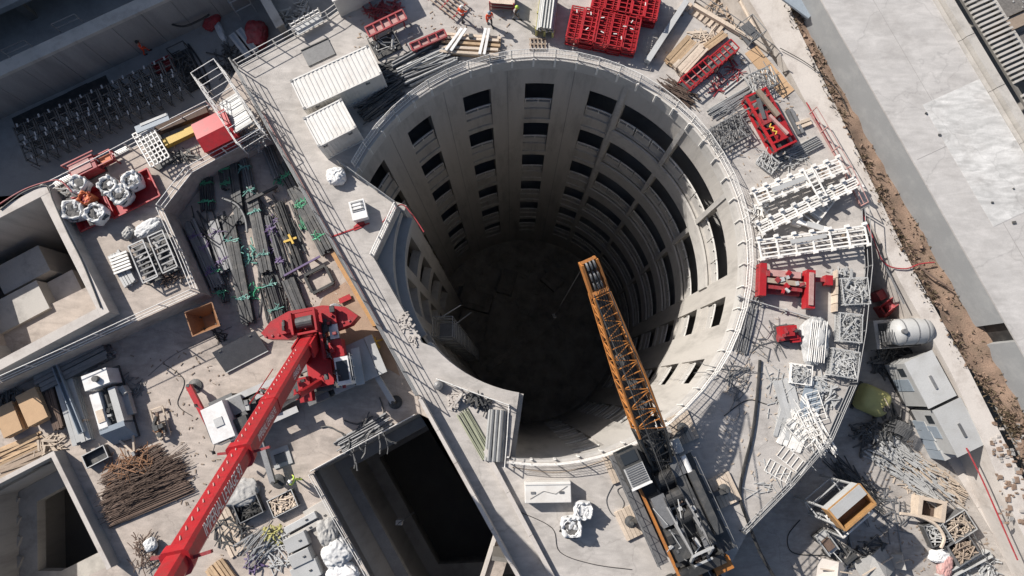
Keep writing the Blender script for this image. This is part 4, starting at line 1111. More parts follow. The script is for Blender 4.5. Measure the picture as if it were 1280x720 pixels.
# boom
tipw = G(735, 326, 9.8)
F0 = Vector((2.3, -.35, 2.3)); TP = oinv @ tipw
bd = (TP - F0).normalized(); bsd = Vector((-bd.y, bd.x, 0)).normalized(); bup = bd.cross(bsd)
if bup.z < 0: bup = -bup
BLn = (TP - F0).length
def sec(f, w, h): c = F0 + bd * BLn * f; return [c - bsd * w / 2 - bup * h / 2, c + bsd * w / 2 - bup * h / 2, c + bsd * w / 2 + bup * h / 2, c - bsd * w / 2 + bup * h / 2]
S0, S1, S2, S3, S4 = sec(0, 1.3, .5), sec(.2, 1.7, 1.4), sec(.45, 1.6, 1.4), sec(.86, 1.0, 1.0), sec(1.0, .9, .8)
lattice(OC, 'boom_foot_section', S0, S1, 3, .11, .06, 'black'); lattice(OC, 'boom_section', S1, S2, 5, .085, .04, 'orange'); lattice(OC, 'boom_section', S2, S3, 9, .075, .034, 'orange')
mb = MB()
for i in (0, 1): mb.bar((S3[0 + i] + S3[3 - i]) / 2, (S4[0 + i] + S4[3 - i]) / 2, .14, .75)
mb.bar((S3[0] + S3[3]) / 2, (S3[1] + S3[2]) / 2, .25, 1.0); mb.bar((S4[0] + S4[3]) / 2, (S4[1] + S4[2]) / 2, .18, .5)
hdp = OC.part('boom_head', mb, 'orange')
for f in (.9, .94, .985):
    for k in (-1, 0, 1):
        c = F0 + bd * BLn * f + bsd * k * .22 + bup * .15; mb = MB(); mb.tube(c - bsd * .05, c + bsd * .05, .3, 16); OC.part('sheave', mb, 'grey', hdp)
mb = MB()
for k in range(26):
    f = .03 + k * .032; c = F0 + bd * BLn * f; w = 1.3 - .6 * f
    mb.bar(c - bsd * w * .5 - bup * .3, c + bsd * w * .5 - bup * .3, .22, .05)
OC.part('boom_walkway', mb, 'black')
for f0, f1, w in ((.04, .25, 1.0), (.26, .5, 1.25), (.51, .84, .85)): OC.bar('cable_tray', F0 + bd * BLn * f0 - bup * .2, F0 + bd * BLn * f1 - bup * .2, w, .05, 'black')
for f in (.12, .3, .42, .55): OC.box('boom_equipment', F0 + bd * BLn * f + bsd * rr(-.3, .3), (.8, .5, .4), 'dsteel', rz=rr(-.3, .3))
for k in (-.3, -.1, .12, .3): OC.bar('hoist_rope', (1.4, -.1 + k * .6, 2.9), F0 + bd * BLn * .95 + bsd * k * .7 + bup * .5, .035, .035, 'black', 'tube')
for k in (-1, 1): OC.bar('pendant_bar', (-3.0, -.1 + k * .6, 4.6), F0 + bd * BLn * .88 + bsd * k * .45 + bup * .65, .07, .07, 'dsteel', 'tube')
for k in (-1, 1): OC.bar('luffing_cylinder', (3.0, -.35 + k * .4, 1.9), F0 + bd * BLn * .3 + bsd * k * .4 - bup * .5, .28, .28, 'dsteel', 'tube')
OC.bar('hoist_rope', F0 + bd * BLn * 1.0 - bup * .2, F0 + bd * BLn * 1.0 + Vector((.2, 0, -30)), .04, .04, 'black', 'tube')
mb = MB(); c = F0 + bd * BLn * 1.0 + Vector((.2, 0, -30.6)); mb.box(c, (.5, .3, 1.0)); mb.tube(c - Vector((0, 0, .9)), c - Vector((0, 0, .4)), .12); OC.part('hook_block', mb, 'dsteel')

# ================================================================ PEOPLE
person('worker in red hi-vis walking nearest the pale beam stack at the top', (578, 25), 0, RAD(60), 'hivis_red')
person('worker in red vest and white helmet between two other workers at the top', (612, 30), 0, RAD(-70), 'hivis_red', 'cloth', 'bluegrey')
person('worker in dark jacket with yellow helmet beside the red rack at the top', (645, 24), 0, RAD(-30), 'rust', 'grey', 'hivis_yellow')
person('worker in red clothing standing alone down in the shaded court', (184, 66), CZ, RAD(20), 'hivis_red', 'hivis_red', 'black')
person('worker in yellow-green hi-vis near the crane in the yard', (373, 599), YZ, RAD(150), 'hivis_yellow', 'hivis_yellow', 'white')

# ================================================================ TOP OF THE DECK
# steel shoring beside the containers
for i, (a, b, n, w, m, lb_) in enumerate([
    ((492, 84), (540, 58), 4, .16, 'grey', 'bundle of grey shoring tubes nearest the red panel'),
    ((500, 92), (556, 66), 5, .15, 'galv', 'bundle of bright shoring tubes in the middle of the stack'),
    ((505, 102), (552, 82), 4, .17, 'grey', 'bundle of grey shoring tubes beside the shaft rail'),
    ((510, 108), (572, 78), 3, .2, 'galv', 'three long pale tubes closest to the shaft rail'),
    ((470, 128), (505, 104), 5, .15, 'dsteel', 'dark tube bundle in the shade behind the long container'),
    ((455, 148), (492, 120), 5, .16, 'dsteel', 'dark tube bundle in the shade behind the short container')]):
    bundle('tube_bundle', lb_, a, b, 0, n, 3, w, w, m, 'tube', 'tube bundle', 'shoring tubes by the containers', jit=.09, skew=.1, bearers='otimber')
heap('shoring_heap', 'tangled dark shoring props beside the white containers', (520, 84), 5.5, 2.4, .7, 25, 0, 130, .8, 2.6, .11, 'dsteel', align=0)
heap('shoring_heap', 'loose dark props behind the short container', (478, 130), 3.0, 1.6, .6, 35, 0, 70, .6, 1.8, .1, 'dsteel', align=0)
basket('prop_stillage', 'dark stillage of bright props at the end of the long container', (482, 58), 2.0, 1.5, .8, 28, 0, 'dsteel', 'galv', 14, group='prop stillages', mesh=False)
def red_panel(label, a, b, w, h, z=0, m='dred'):
    mid, an, ln = L2(a, b, z); t = T('formwork_shutter', label, 'formwork', mid, an, 'red formwork panels')
    for s in (-1, 1): t.bar('chord', (-ln / 2, s * w / 2, h), (ln / 2, s * w / 2, h), .12, .16, m)
    n = max(2, int(ln / .6))
    for k in range(n + 1): t.bar('crosspiece', (-ln / 2 + ln * k / n, -w / 2, h), (-ln / 2 + ln * k / n, w / 2, h), .1, .12, m)
    for x in (-.4, .4):
        for s in (-1, 1): t.bar('leg', (x * ln, s * w / 2, 0), (x * ln, s * w / 2, h), .1, .1, m)
    t.box('skin_sheet', (0, 0, h - .12), (ln - .1, w - .1, .03), 'pink')
    return t
red_panel('red formwork panel leaning behind the end of the long container', (462, 48), (508, 26), .8, .9)
red_panel('short red panel behind the shoring tubes', (516, 66), (558, 48), .6, .8)
# pale beams
t = T('beam_stack', 'stack of long pale beams with cross pieces near the shaft rim', 'beam stack', G(588, 56), RAD(-4))
for j in range(2):
    for k in range(5 - j): t.box('beam', (rr(-.1, .1), -.9 + k * .38, .14 + j * .26), (4.4, .2, .24), 'ptimber' if (k + j) % 3 else 'timber', rz=rr(-.015, .015))
for x, a in ((-1.2, 60), (-.85, 62), (.95, 82), (1.25, 84)): t.box('cross_piece', (x, 0, .66), (2.1, .2, .12), 'white', rz=RAD(a))
t.box('block', (.05, .35, .64), (.3, .3, .2), 'dsteel')
t = T('red_rack', 'red rack of boards at the top edge beside the workers', 'rack', G(628, 6), RAD(-5))
for k in range(5): t.box('shelf_bar', (0, 0, .15 + k * .2), (1.9, 1.0, .06), 'dred' if k % 2 else 'ptimber')
for x in (-.9, .9):
    for y in (-.5, .5): t.box('post', (x, y, .55), (.1, .1, 1.1), 'dred')
t = T('stacked_frames', 'dark stack of steel frames with cross bars at the top edge', 'frame stack', G(560, 4), RAD(-40))
for k in range(6): t.bar('frame_bar', (-1.4, -.8 + k * .3, .4), (1.4, -.8 + k * .3, .4), .08, .08, 'otimber')
for x in (-1.2, 0, 1.2): t.bar('cross_bar', (x, -.9, .3), (x, .8, .3), .1, .1, 'dred')
t = T('pipe_crate', 'crate of silvery pipes on a yellowed timber base at the top', 'crate', G(683, 24), RAD(83))
for k in range(3):
    for s in (-.62, 0, .62): t.box('base_timber', (0, s, .12 + k * .24), (2.9, .16, .22), 'olive')
for k in range(3): t.box('cross_timber', (-1.3 + k * 1.3, 0, .78), (.16, 1.5, .12), 'olive')
for j in range(3):
    for k in range(6 - j): t.bar('pipe', (-1.5 + rr(-.1, .1), -.6 + j * .1 + k * .23, .95 + j * .2), (1.6, -.6 + j * .1 + k * .23, .95 + j * .2), .2, .2, 'galv', 'tube')
t = T('small_pallet', 'small empty timber pallet by the rim below the pipe crate', 'pallet', G(672, 56), 0)
for k in range(5): t.box('slat', (-.55 + k * .28, 0, .16), (.1, .9, .03), 'otimber')
for y in (-.42, 0, .42): t.box('bearer', (0, y, .075), (1.25, .1, .14), 'otimber')
# red ladder frames in two stacks
def red_frames(label, c, ang, ln, w, n, lay, h0):
    t = T('frame_stack', label, 'frame stack', G(c[0], c[1], 0), RAD(ang), 'red frame stacks')
    for j in range(lay):
        z = .12 + j * h0
        for k in range(n):
            y0 = (k - (n - 1) / 2) * w + rr(-.04, .04); x0 = rr(-.06, .06)
            mb = MB()
            for s in (-1, 1): mb.bar((x0 - ln / 2, y0 + s * w * .44, z), (x0 + ln / 2, y0 + s * w * .44, z), .1, .13)
            for q in range(8): mb.bar((x0 - ln / 2 + ln * q / 7, y0 - w * .44, z), (x0 - ln / 2 + ln * q / 7, y0 + w * .44, z), .07, .08)
            mb.bar((x0 - ln / 2, y0 - .12, z + .06), (x0 + ln / 2, y0 - .12, z + .06), .05, .05)
            t.part('ladder_frame', mb, 'red')
    for k in range(n * 2):
        t.box('pin', (rr(-.4, .4) * ln, rr(-.45, .45) * n * w, .12 + lay * h0), (.25, .06, .05), 'wsteel', rz=rr(0, 3))
    return t
red_frames('front stack of bright red ladder frames near the shaft rim', (752, 46), 78, 2.5, 1.05, 5, 6, .24)
red_frames('rear stack of bright red ladder frames at the top edge', (780, 10), 78, 2.5, 1.0, 5, 6, .26)

# ================================================================ UPPER RIGHT OF THE DECK
def beam1(name, label, a, b, z, w, h, m, shape='ibeam', cat='beam', group=None, lift=0.0, sup_m='otimber'):
    mid, an, ln = L2(a, b, z); t = T(name, label, cat, mid, an, group)
    t.bar('beam_body', (-ln / 2, 0, lift + h / 2), (ln / 2, 0, lift + h / 2), w, h, m, shape)
    if lift:
        for x in (-.35, .35): t.box('bearer', (x * ln, 0, lift / 2), (.14, w * 1.6, lift), sup_m)
    for x in (-.5, .5): t.box('end_plate', (x * (ln + .02), 0, lift + h / 2), (.02, w * 1.02, h * 1.02), m)
    return t
beam1('long_beam', 'long pale grey beam lying between red frames and timber stack', (808, 80), (856, 6), 0, .42, .5, 'lgrey', lift=.12)
beam1('edge_beam', 'long pale beam with notches along the upper right deck edge', (866, 10), (938, 52), 0, .3, .35, 'ptimber', 'box', lift=.1)
t = T('notched_board', 'pale notched boards beside the upper right guardrail', 'boards', G(880, 18), L2((866, 8), (905, 36), 0)[1])
for k in range(9): t.box('board', (-1.7 + k * .42, -.3, .07), (.26, .7, .14), 'ptimber')
for i, (a, b, n, m, lb_) in enumerate([((836, 82), (862, 54), 5, 'timber', 'yellowish timber stack on the left of the pair'), ((846, 92), (874, 62), 6, 'ptimber', 'greyer timber stack beside the red mesh cage'), ((876, 66), (905, 44), 3, 'timber', 'short orange timbers behind the red mesh cage')]):
    bundle('timber_stack', lb_, a, b, 0, n, 4 if i < 2 else 2, .18, .14, m, 'box', 'timber stack', 'timber near the red cages', 'timber', jit=.03, skew=.09, bearers='otimber')
def red_cage(label, a, b, w, h):
    mid, an, ln = L2(a, b, 0); t = T('red_cage', label, 'cage', mid, an, 'red steel cages')
    for s in (-1, 1):
        for zz in (.1, h): t.bar('chord', (-ln / 2, s * w / 2, zz), (ln / 2, s * w / 2, zz), .09, .09, 'red')
        for k in range(6):
            x = -ln / 2 + ln * k / 5; t.bar('upright', (x, s * w / 2, .1), (x, s * w / 2, h), .06, .06, 'dred')
            if s > 0:
                t.bar('crosspiece', (x, -w / 2, h), (x, w / 2, h), .07, .07, 'red'); t.bar('crosspiece', (x, -w / 2, .1), (x, w / 2, .1), .07, .07, 'dred')
    t.bar('inner_bar', (-ln / 2, 0, h - .05), (ln / 2, 0, h - .05), .08, .06, 'pink'); t.box('base_plate', (0, 0, .05), (ln, w, .06), 'dsteel')
    return t
red_cage('longer red mesh cage between timber stack and brown bars', (852, 112), (886, 84), 1.0, 1.0)
red_cage('shorter red mesh cage at the end of the longer one', (888, 84), (914, 62), .9, .9)
heap('rusty_bars', 'heap of rusty brown bars beside the rim rail at upper right', (848, 116), 2.4, 1.1, .5, -35, 0, 70, .8, 1.8, .07, 'rust', align=0)
beam1('steel_plate_beam', 'dark grey plate leaning beside the red cages', (884, 88), (912, 66), 0, .7, .12, 'grey', 'box', 'plate', lift=.7)
bundle('tube_bundle', 'bundle of thin bright tubes pointing at the red lattice machine', (888, 142), (938, 112), 0, 7, 2, .09, .09, 'galv', 'tube', 'tube bundle', None, jit=.12, skew=.12)
bundle('tube_bundle', 'loose pale tubes in the shadow by the red cages', (900, 112), (926, 92), 0, 4, 1, .09, .09, 'lgrey', 'tube', 'tube bundle', None, jit=.15, skew=.15, gap=2.5)
def lattice_block(name, label, c, sx, sy, h, ang, m, n=26, cat='lattice frames', z=0):
    t = T(name, label, cat, G(c[0], c[1], z), RAD(ang))
    for k in range(max(3, int(n / 6))):
        zz = .08 + k * h / max(3, int(n / 6)); mb = MB(); ox, oy = rr(-.1, .1), rr(-.1, .1)
        P_ = [Vector((ox - sx / 2, oy - sy / 2, zz)), Vector((ox + sx / 2, oy - sy / 2, zz)), Vector((ox + sx / 2, oy + sy / 2, zz)), Vector((ox - sx / 2, oy + sy / 2, zz))]
        for i in range(4): mb.tube(P_[i], P_[(i + 1) % 4], .04, 5)
        q = 5
        for j in range(q):
            a = P_[0].lerp(P_[1], j / q); b = P_[3].lerp(P_[2], (j + 1) / q); a2 = P_[0].lerp(P_[1], (j + 1) / q); b2 = P_[3].lerp(P_[2], j / q)
            mb.tube(a, b, .026, 4); mb.tube(a2, b2, .026, 4)
        t.part('frame', mb, m)
    mb = MB()
    for k in range(n):
        a = Vector((rr(-.5, .5) * sx, rr(-.5, .5) * sy, h + .05)); an = rr(0, 6.3); l = rr(.4, 1.0)
        b = a + Vector((math.cos(an) * l, math.sin(an) * l, rr(-.1, .25))); mb.tube(a, b, .03, 5)
    o = t.part('loose_bars', mb, m); o['kind'] = 'stuff'
    return t
lattice_block('lattice_pile', 'pile of grey lattice frames left of the red lattice machine', (908, 168), 2.6, 1.8, .8, 30, 'grey')
lattice_block('lattice_pile', 'pile of pale lattice frames above the red lattice machine', (949, 103), 1.9, 1.5, .9, 25, 'galv', 20)
lattice_block('lattice_pile', 'small tangle of pale frames below the red lattice machine', (958, 205), 1.4, 1.0, .5, -40, 'lgrey', 14)
# red lattice machine
mid, an, ln = L2((938, 122), (976, 190), 0)
t = T('red_machine', 'red lattice jumping form machine with grey arms', 'machine', mid, an)
for s in (-1, 1):
    for zz in (.15, 1.0): t.bar('chord', (-ln / 2, s * .8, zz), (ln / 2, s * .8, zz), .16, .2, 'red')
for k in range(9):
    x = -ln / 2 + .1 + k * (ln - .2) / 8
    t.bar('crosspiece', (x, -.8, 1.05), (x, .8, 1.05), .14, .16, 'red')
    if k % 2 == 0:
        for s in (-1, 1): t.bar('upright', (x, s * .8, .1), (x, s * .8, 1.05), .14, .14, 'dred')
t.box('bed_plate', (0, 0, .1), (ln, 1.5, .12), 'dsteel'); t.box('deck_box', (1.2, .1, 1.25), (1.2, 1.1, .3), 'red'); t.box('deck_box', (-.2, -.5, 1.25), (.9, .6, .3), 'dred')
t.box('arm', (-1.1, .2, 1.4), (2.4, .34, .22), 'otimber', rz=RAD(10)); t.box('arm', (-.9, -.45, 1.4), (1.6, .25, .2), 'grey', rz=RAD(-12)); t.bar('arm', (-.2, -.2, 1.5), (1.6, .3, 1.5), .2, .2, 'pink')
mb = MB(); mb.path([Vector((.4 + q * .18, -.5 + .12 * (-1) ** q, 1.45 + .05 * q % 2)) for q in range(6)], .05); t.part('yellow_hose', mb, 'yellow')
for i, (a, b, m, lb_) in enumerate([((958, 208), (1004, 188), 'grey', 'grey steel channel pair below the red machine'), ((985, 196), (1024, 176), 'lgrey', 'pale steel channels right of the red machine'), ((992, 160), (1012, 152), 'ptimber', 'short pale board near the pink deck rail'), ((985, 138), (1000, 168), 'grey', 'grey bar standing off the right of the red machine')]):
    bundle('channel_pair', lb_, a, b, 0, 2 if i != 1 else 3, 1, .22, .22, m, 'chan' if i < 2 else 'box', 'steel channels', 'channels by the red machine', 'channel', jit=.02, gap=1.4)
# timber walkway at upper right
mid, an, ln = L2((938, 62), (986, 118), 0)
t = T('plywood_walkway', 'tan plywood walkway along the deck edge at upper right', 'walkway', mid, an)
for k in range(5): t.box('ply_sheet', (-ln / 2 + (k + .5) * ln / 5, rr(-.05, .05), .04), (ln / 5 - .03, 1.1, .05), 'ply', rz=rr(-.02, .02))
t = T('access_platform', 'small steel frame platform at the top of the upper right fence', 'platform', G(934, 44), an)
for x in (-.8, .8):
    for y in (-.7, .7): t.bar('post', (x, y, 0), (x, y, 1.1), .06, .06, 'galv', 'tube')
    t.bar('rail', (x, -.7, 1.1), (x, .7, 1.1), .06, .06, 'galv', 'tube'); t.bar('rail', (-.8, x * .875, 1.1), (.8, x * .875, 1.1), .06, .06, 'galv', 'tube')
t.box('tread', (0, 0, .3), (1.5, 1.3, .05), 'grey')
beam1('pale_pipe', 'pale pipe resting along the capping beam at the top', (924, 2), (948, 46), -.35, .3, .3, 'ptimber', 'tube', 'pipe')
hose('pipe_run', 'thin grey service pipe along the capping beam', [(962, 72), (1000, 130), (1040, 200), (1075, 265), (1098, 315), (1130, 380)], -.35, .06, 'grey', 'pipe')
hose('red_cable', 'dark red hose lying along the capping beam near the white tank', [(1008, 128), (1050, 205), (1088, 290), (1105, 328), (1130, 336), (1150, 330), (1168, 328)], -.3, .05, 'dred')
hose('brown_pipe', 'brown pipe crossing the dirt strip below the red hose', [(1148, 332), (1165, 345), (1190, 362)], -.2, .07, 'rust', 'pipe')
hose('red_cable', 'dark red hose along the capping beam at the lower right', [(1208, 560), (1228, 600), (1250, 650), (1272, 700)], -.38, .06, 'dred')
hose('cable', 'thin black cable across the dirt strip near the top', [(975, 60), (1010, 80), (1045, 110), (1060, 140)], -.2, .03, 'black', 'cable')

# ================================================================ WHITE GIRDERS
def girder(label, a, b, w, h, tabs, m='wsteel', top=True, ladder=None):
    mid, an, ln = L2(a, b, .2); mid.z = 0
    t = T('white_girder', label, 'girder', mid, an, 'white girders')
    for x in (-.35, .35): t.box('bearer', (x * ln, 0, .07), (.16, w * 1.05, .14), 'otimber')
    for s in (-1, 1):
        for zz in (.2, h): t.bar('chord', (-ln / 2, s * w / 2, zz), (ln / 2, s * w / 2, zz), .13, .13, m)
        for k in range(tabs * 2):
            x = -ln / 2 + ln * (k + .5) / (tabs * 2)
            t.bar('web', (x, s * w / 2, .2), (x + (ln / tabs / 3) * (-1) ** k, s * w / 2, h), .05, .05, m)
    for k in range(3): t.bar('purlin', (-ln / 2, (k - 1) * w * .28, h - .02), (ln / 2, (k - 1) * w * .28, h - .02), .09, .08, m)
    for k in range(tabs + 1):
        x = -ln / 2 + ln * k / tabs
        t.bar('rib', (x, -w / 2 - .12, h + .05), (x, w / 2 + .12, h + .05), .1, .12, m)
        for s in (-1, 1): t.box('lug', (x, s * (w / 2 + .14), h + .13), (.24, .2, .34), m)
    return t
g1 = girder('upper white steel girder with lugs on the right deck', (940, 250), (1045, 210), .95, .9, 7)
g1.box('cover_strip', (-.4, 0, 1.05), (3.4, .35, .06), 'lgrey')
g2 = girder('middle white steel girder with ladder lying over it', (945, 288), (1066, 230), .7, .8, 8)
mid, an, ln = L2((1008, 212), (1028, 248), 1.0)
t = T('white_ladder', 'white ladder section laid across the two upper girders', 'ladder', (mid.x, mid.y, 1.05), an)
for s in (-1, 1): t.bar('stile', (-ln / 2, s * .3, .1), (ln / 2, s * .3, .1), .09, .1, 'wsteel')
for k in range(8): t.bar('rung', (-ln / 2 + .1 + k * (ln - .2) / 7, -.3, .1), (-ln / 2 + .1 + k * (ln - .2) / 7, .3, .1), .06, .06, 'wsteel')
g3 = girder('lower white steel girder with close ribs below the ladder', (945, 314), (1076, 296), 1.25, .9, 6)
g3.box('cover_strip', (-.3, .25, 1.02), (2.6, .3, .06), 'lgrey', rz=RAD(2))
t = T('openwork_grid', 'flat white panel with square openings between the girders', 'panel', G(1020, 262), an + RAD(-65))
for s in (-1, 1): t.bar('side', (-1.6, s * .6, .35), (1.6, s * .6, .35), .1, .1, 'wsteel')
for k in range(7): t.bar('crosspiece', (-1.6 + k * .53, -.6, .35), (-1.6 + k * .53, .6, .35), .08, .08, 'wsteel')
t.box('sheet', (-.4, 0, .27), (2.2, 1.1, .04), 'lgrey')
for x in (-1.3, 1.3): t.box('bearer', (x, 0, .12), (.15, 1.2, .24), 'otimber')
t = T('white_bracket', 'white steel bracket arm standing between middle and lower girder', 'bracket', G(1012, 285), RAD(-18))
t.bar('arm', (-1.2, 0, .5), (1.1, 0, .6), .3, .25, 'wsteel'); t.bar('brace', (-1.2, .3, .1), (.6, .1, .5), .12, .12, 'wsteel'); t.box('foot', (-1.1, .1, .2), (.7, .7, .4), 'wsteel'); t.box('foot', (1.0, 0, .25), (.4, .6, .5), 'wsteel')
t.box('plate', (.1, 0, .7), (1.2, .4, .05), 'lgrey')
heap('white_clips', 'loose white steel offcuts at the left end of the girders', (950, 275), 1.4, 2.2, .5, 20, 0, 50, .3, .8, .09, 'wsteel')

# ================================================================ RED MACHINES AND BASKETS
mid, an, ln = L2((944, 352), (1034, 360), 0)
t = T('red_press', 'large red steel machine with crossbeam below the white girders', 'machine', mid, an)
t.box('bed', (-1.0, 0, .35), (2.8, 1.7, .4), 'dred'); t.box('bed', (-1.0, .55, .75), (2.6, .45, .4), 'pink'); t.bar('ram', (-2.3, 0, .9), (.6, -.1, .9), .34, .34, 'otimber'); t.bar('ram', (-2.2, -.45, .85), (.4, -.5, .85), .25, .25, 'dred')
t.box('end_block', (-2.4, 0, .7), (.45, 2.3, .9), 'red'); t.box('crossbeam', (.9, -.4, .8), (.6, 2.7, .8), 'red'); t.box('crossbeam_top', (.9, -.4, 1.25), (.3, 2.3, .14), 'pink')
t.bar('arm', (1.1, .4, .6), (2.5, .45, .6), .3, .3, 'dred'); t.box('arm_head', (2.3, .4, .6), (.5, .7, .6), 'red')
for k in range(10): t.box('fitting', (rr(-2.2, .6), rr(-.8, .8), 1.05 + rr(0, .1)), (rr(.15, .4), rr(.15, .35), .2), random.choice(['red', 'dred', 'pink', 'lgrey']), rz=rr(0, 3))
for x in (-2, .6): t.box('foot', (x, 0, .08), (.4, 1.8, .16), 'dsteel')
t = T('red_pump', 'small compact red machine on the deck below the big red one', 'machine', G(981, 417), RAD(5))
t.box('body', (0, 0, .45), (1.2, 1.0, .6), 'red'); t.box('cover', (-.1, .1, .85), (.8, .7, .25), 'red'); t.box('motor', (.5, -.45, .4), (.6, .5, .5), 'red'); mb = MB(); mb.tube((-.75, -.3, .5), (-.4, -.3, .5), .28, 12); t.part('drum', mb, 'dred')
for k in range(6): t.box('fitting', (rr(-.5, .5), rr(-.45, .45), 1.0), (rr(.1, .3), rr(.1, .3), .14), random.choice(['dsteel', 'dred']), rz=rr(0, 3))
t.box('skid', (0, 0, .08), (1.4, 1.2, .14), 'dsteel')
basket('scrap_basket', 'uppermost basket of scrap fittings on the right deck edge', (1062, 366), 1.9, 1.9, .9, 2, 0, 'lgrey', 'lgrey', 110, group='baskets on the deck edge', fl=.7)
basket('scrap_basket', 'second basket from the top with broad plates among the scrap', (1056, 411), 1.6, 2.0, .9, -6, 0, 'lgrey', 'lgrey', 90, group='baskets on the deck edge', fl=.7)
basket('scrap_basket', 'lowest of the three full baskets on the deck edge', (1049, 455), 1.9, 1.9, .9, -10, 0, 'lgrey', 'lgrey', 130, group='baskets on the deck edge', fl=.7)
basket('scrap_basket', 'small square white tray of fittings on the deck', (999, 468), 1.5, 1.4, .4, -8, 0, 'wsteel', 'lgrey', 50, mesh=False)
heap('fitting_heap', 'small heap of pale fittings above the baskets', (1052, 345), 1.6, .9, .5, 10, 0, 60, .2, .7, .1, 'lgrey')
t = T('barrier_board', 'pale upright boards standing left of the top basket', 'board', G(1040, 365), RAD(85))
for k in range(5): t.box('board', (-1.2 + k * .6, 0, .4), (.55, .08 + rr(0, .1), .8), 'ptimber')
mb = MB(); lump(mb, (0, 0, .3), 1.0, 5, .3, 4, .3, (1.0, 1.7, .55)); t = T('wire_mesh_bag', 'grey mesh sheet bundled over bars beside the red pump', 'mesh bundle', G(1016, 425), RAD(-8)); t.part('sheet', mb, 'lgrey')
for k in range(9): t.bar('bar', (-.6 + k * .14, -1.6, .75 + rr(0, .1)), (-.5 + k * .13, 1.3, .8 + rr(0, .12)), .06, .06, 'wsteel', 'tube')
bundle('tube_bundle', 'long thin bars lying along the rim rail on the right', (925, 440), (938, 385), 0, 8, 2, .09, .09, 'grey', 'tube', 'tube bundle', None, jit=.12, skew=.1, gap=1.4)
bundle('tube_bundle', 'short bright bars beside the rim rail on the right', (931, 415), (944, 372), 0, 4, 1, .1, .1, 'galv', 'tube', 'tube bundle', None, jit=.12, skew=.2, gap=1.6)
t = T('toe_rail', 'long low rail on the deck left of the big red machine', 'rail', G(968, 385), L2((935, 370), (1030, 398), 0)[1])
t.bar('rail_bar', (-2.8, 0, .3), (2.8, 0, .3), .06, .2, 'lgrey')
for k in range(4): t.box('foot', (-2.6 + k * 1.7, 0, .1), (.1, .4, .2), 'lgrey')
heap('cable_heap', 'heap of dark cable and bars lying in the shade by the rim', (922, 472), 2.4, 1.7, .3, 30, 0, 26, .8, 2.6, .05, 'grey', 'cable', shape='curl')
hose('black_hose', 'long black hose curving down the deck from the shaded rim', [(950, 450), (946, 500), (940, 545), (930, 585), (925, 620), (935, 652), (950, 690), (968, 722)], 0, .11, 'black')
hose('hose', 'thin hose looping over the deck below the orange crane cab', [(770, 600), (758, 625), (768, 645), (780, 630), (772, 612), (790, 606)], 0, .03, 'grey')
# boards and scaffold frames stacked in a fan along the deck edge
for i, (a, b, n, m, lb_) in enumerate([((978, 475), (990, 520), 4, 'lgrey', 'grey boards left of the small white tray'), ((1020, 475), (1008, 525), 4, 'bluegrey', 'blue grey panels beside the lowest basket'), ((1005, 515), (985, 560), 5, 'wsteel', 'white scaffold frames in a fan at the deck edge'), ((985, 505), (975, 548), 3, 'lgrey', 'pale planks lying left of the white frames')]):
    bundle('board_stack', lb_, a, b, 0, n, 2, .3, .07, m, 'box', 'board stack', 'boards along the deck edge', 'board', jit=.1, skew=.08, gap=1.15)
for i, (c, ang) in enumerate([((1012, 528), -65), ((1000, 540), -50), ((1020, 508), -75), ((990, 575), -40), ((975, 590), -30)]):
    t = T('scaffold_ladder', ['upper white scaffold frame lying by the deck edge', 'second white scaffold frame by the deck edge', 'white scaffold frame lying against the blue grey panels', 'scaffold frame lying near the orange hopper', 'lowest scaffold frame lying partly in shade'][i], 'scaffold ladder', G(c[0], c[1], .3 if i < 3 else .02), RAD(ang), 'scaffold frames on the deck edge')
    for s in (-1, 1): t.bar('leg', (-1.0, s * .45, .06), (1.0, s * .45, .06), .06, .06, 'wsteel', 'tube')
    for k in range(6): t.bar('rung', (-1 + k * .4, -.45, .06), (-1 + k * .4, .45, .06), .05, .05, 'wsteel', 'tube')
heap('white_tubes', 'tangle of thin white tubes along the deck edge', (998, 545), 3.6, 1.4, .4, -50, 0, 45, .6, 1.8, .045, 'lgrey', 'tubes', align=0)
heap('white_tubes', 'few thin tubes and offcuts scattered beside the black hose', (960, 600), 3.2, 2.0, .2, 35, 0, 22, .4, 1.4, .05, 'lgrey', 'tubes')

# ================================================================ LOW GROUND ON THE RIGHT
t = T('orange_hopper', 'white hopper with orange frame on a tall stand by the deck edge', 'hopper', G(1018, 618, LZ), RAD(38))
HZ = 4.6
for x in (-1.25, 1.25):
    for y in (-.75, .75): t.bar('leg', (x, y, 0), (x, y, HZ), .12, .12, 'lgrey')
    t.bar('stand_rail', (x, -.75, 1.6), (x, .75, 1.6), .08, .08, 'lgrey'); t.bar('stand_brace', (x, -.75, .2), (x, .75, 1.6), .06, .06, 'lgrey')
for y in (-.75, .75): t.bar('stand_rail', (-1.25, y, 1.6), (1.25, y, 1.6), .08, .08, 'lgrey'); t.bar('stand_rail', (-1.25, y, 3.0), (1.25, y, 3.0), .08, .08, 'lgrey')
t.box('bin_wall', (0, .78, HZ + .5), (2.7, .06, 1.0), 'lgrey'); t.box('bin_wall', (0, -.78, HZ + .5), (2.7, .06, 1.0), 'ochre')
for x in (-1.35, 1.35): t.box('bin_end', (x, 0, HZ + .5), (.06, 1.56, 1.0), 'ochre'); t.bar('frame', (x, -.8, HZ + 1.02), (x, .8, HZ + 1.02), .14, .14, 'ochre')
for y in (-.8, .8): t.bar('frame', (-1.35, y, HZ + 1.03), (1.35, y, HZ + 1.03), .14, .14, 'ochre')
t.box('bin_floor', (0, 0, HZ + .05), (2.6, 1.5, .08), 'brown'); t.box('lid', (0, .45, HZ + 1.14), (2.6, .75, .06), 'lgrey')
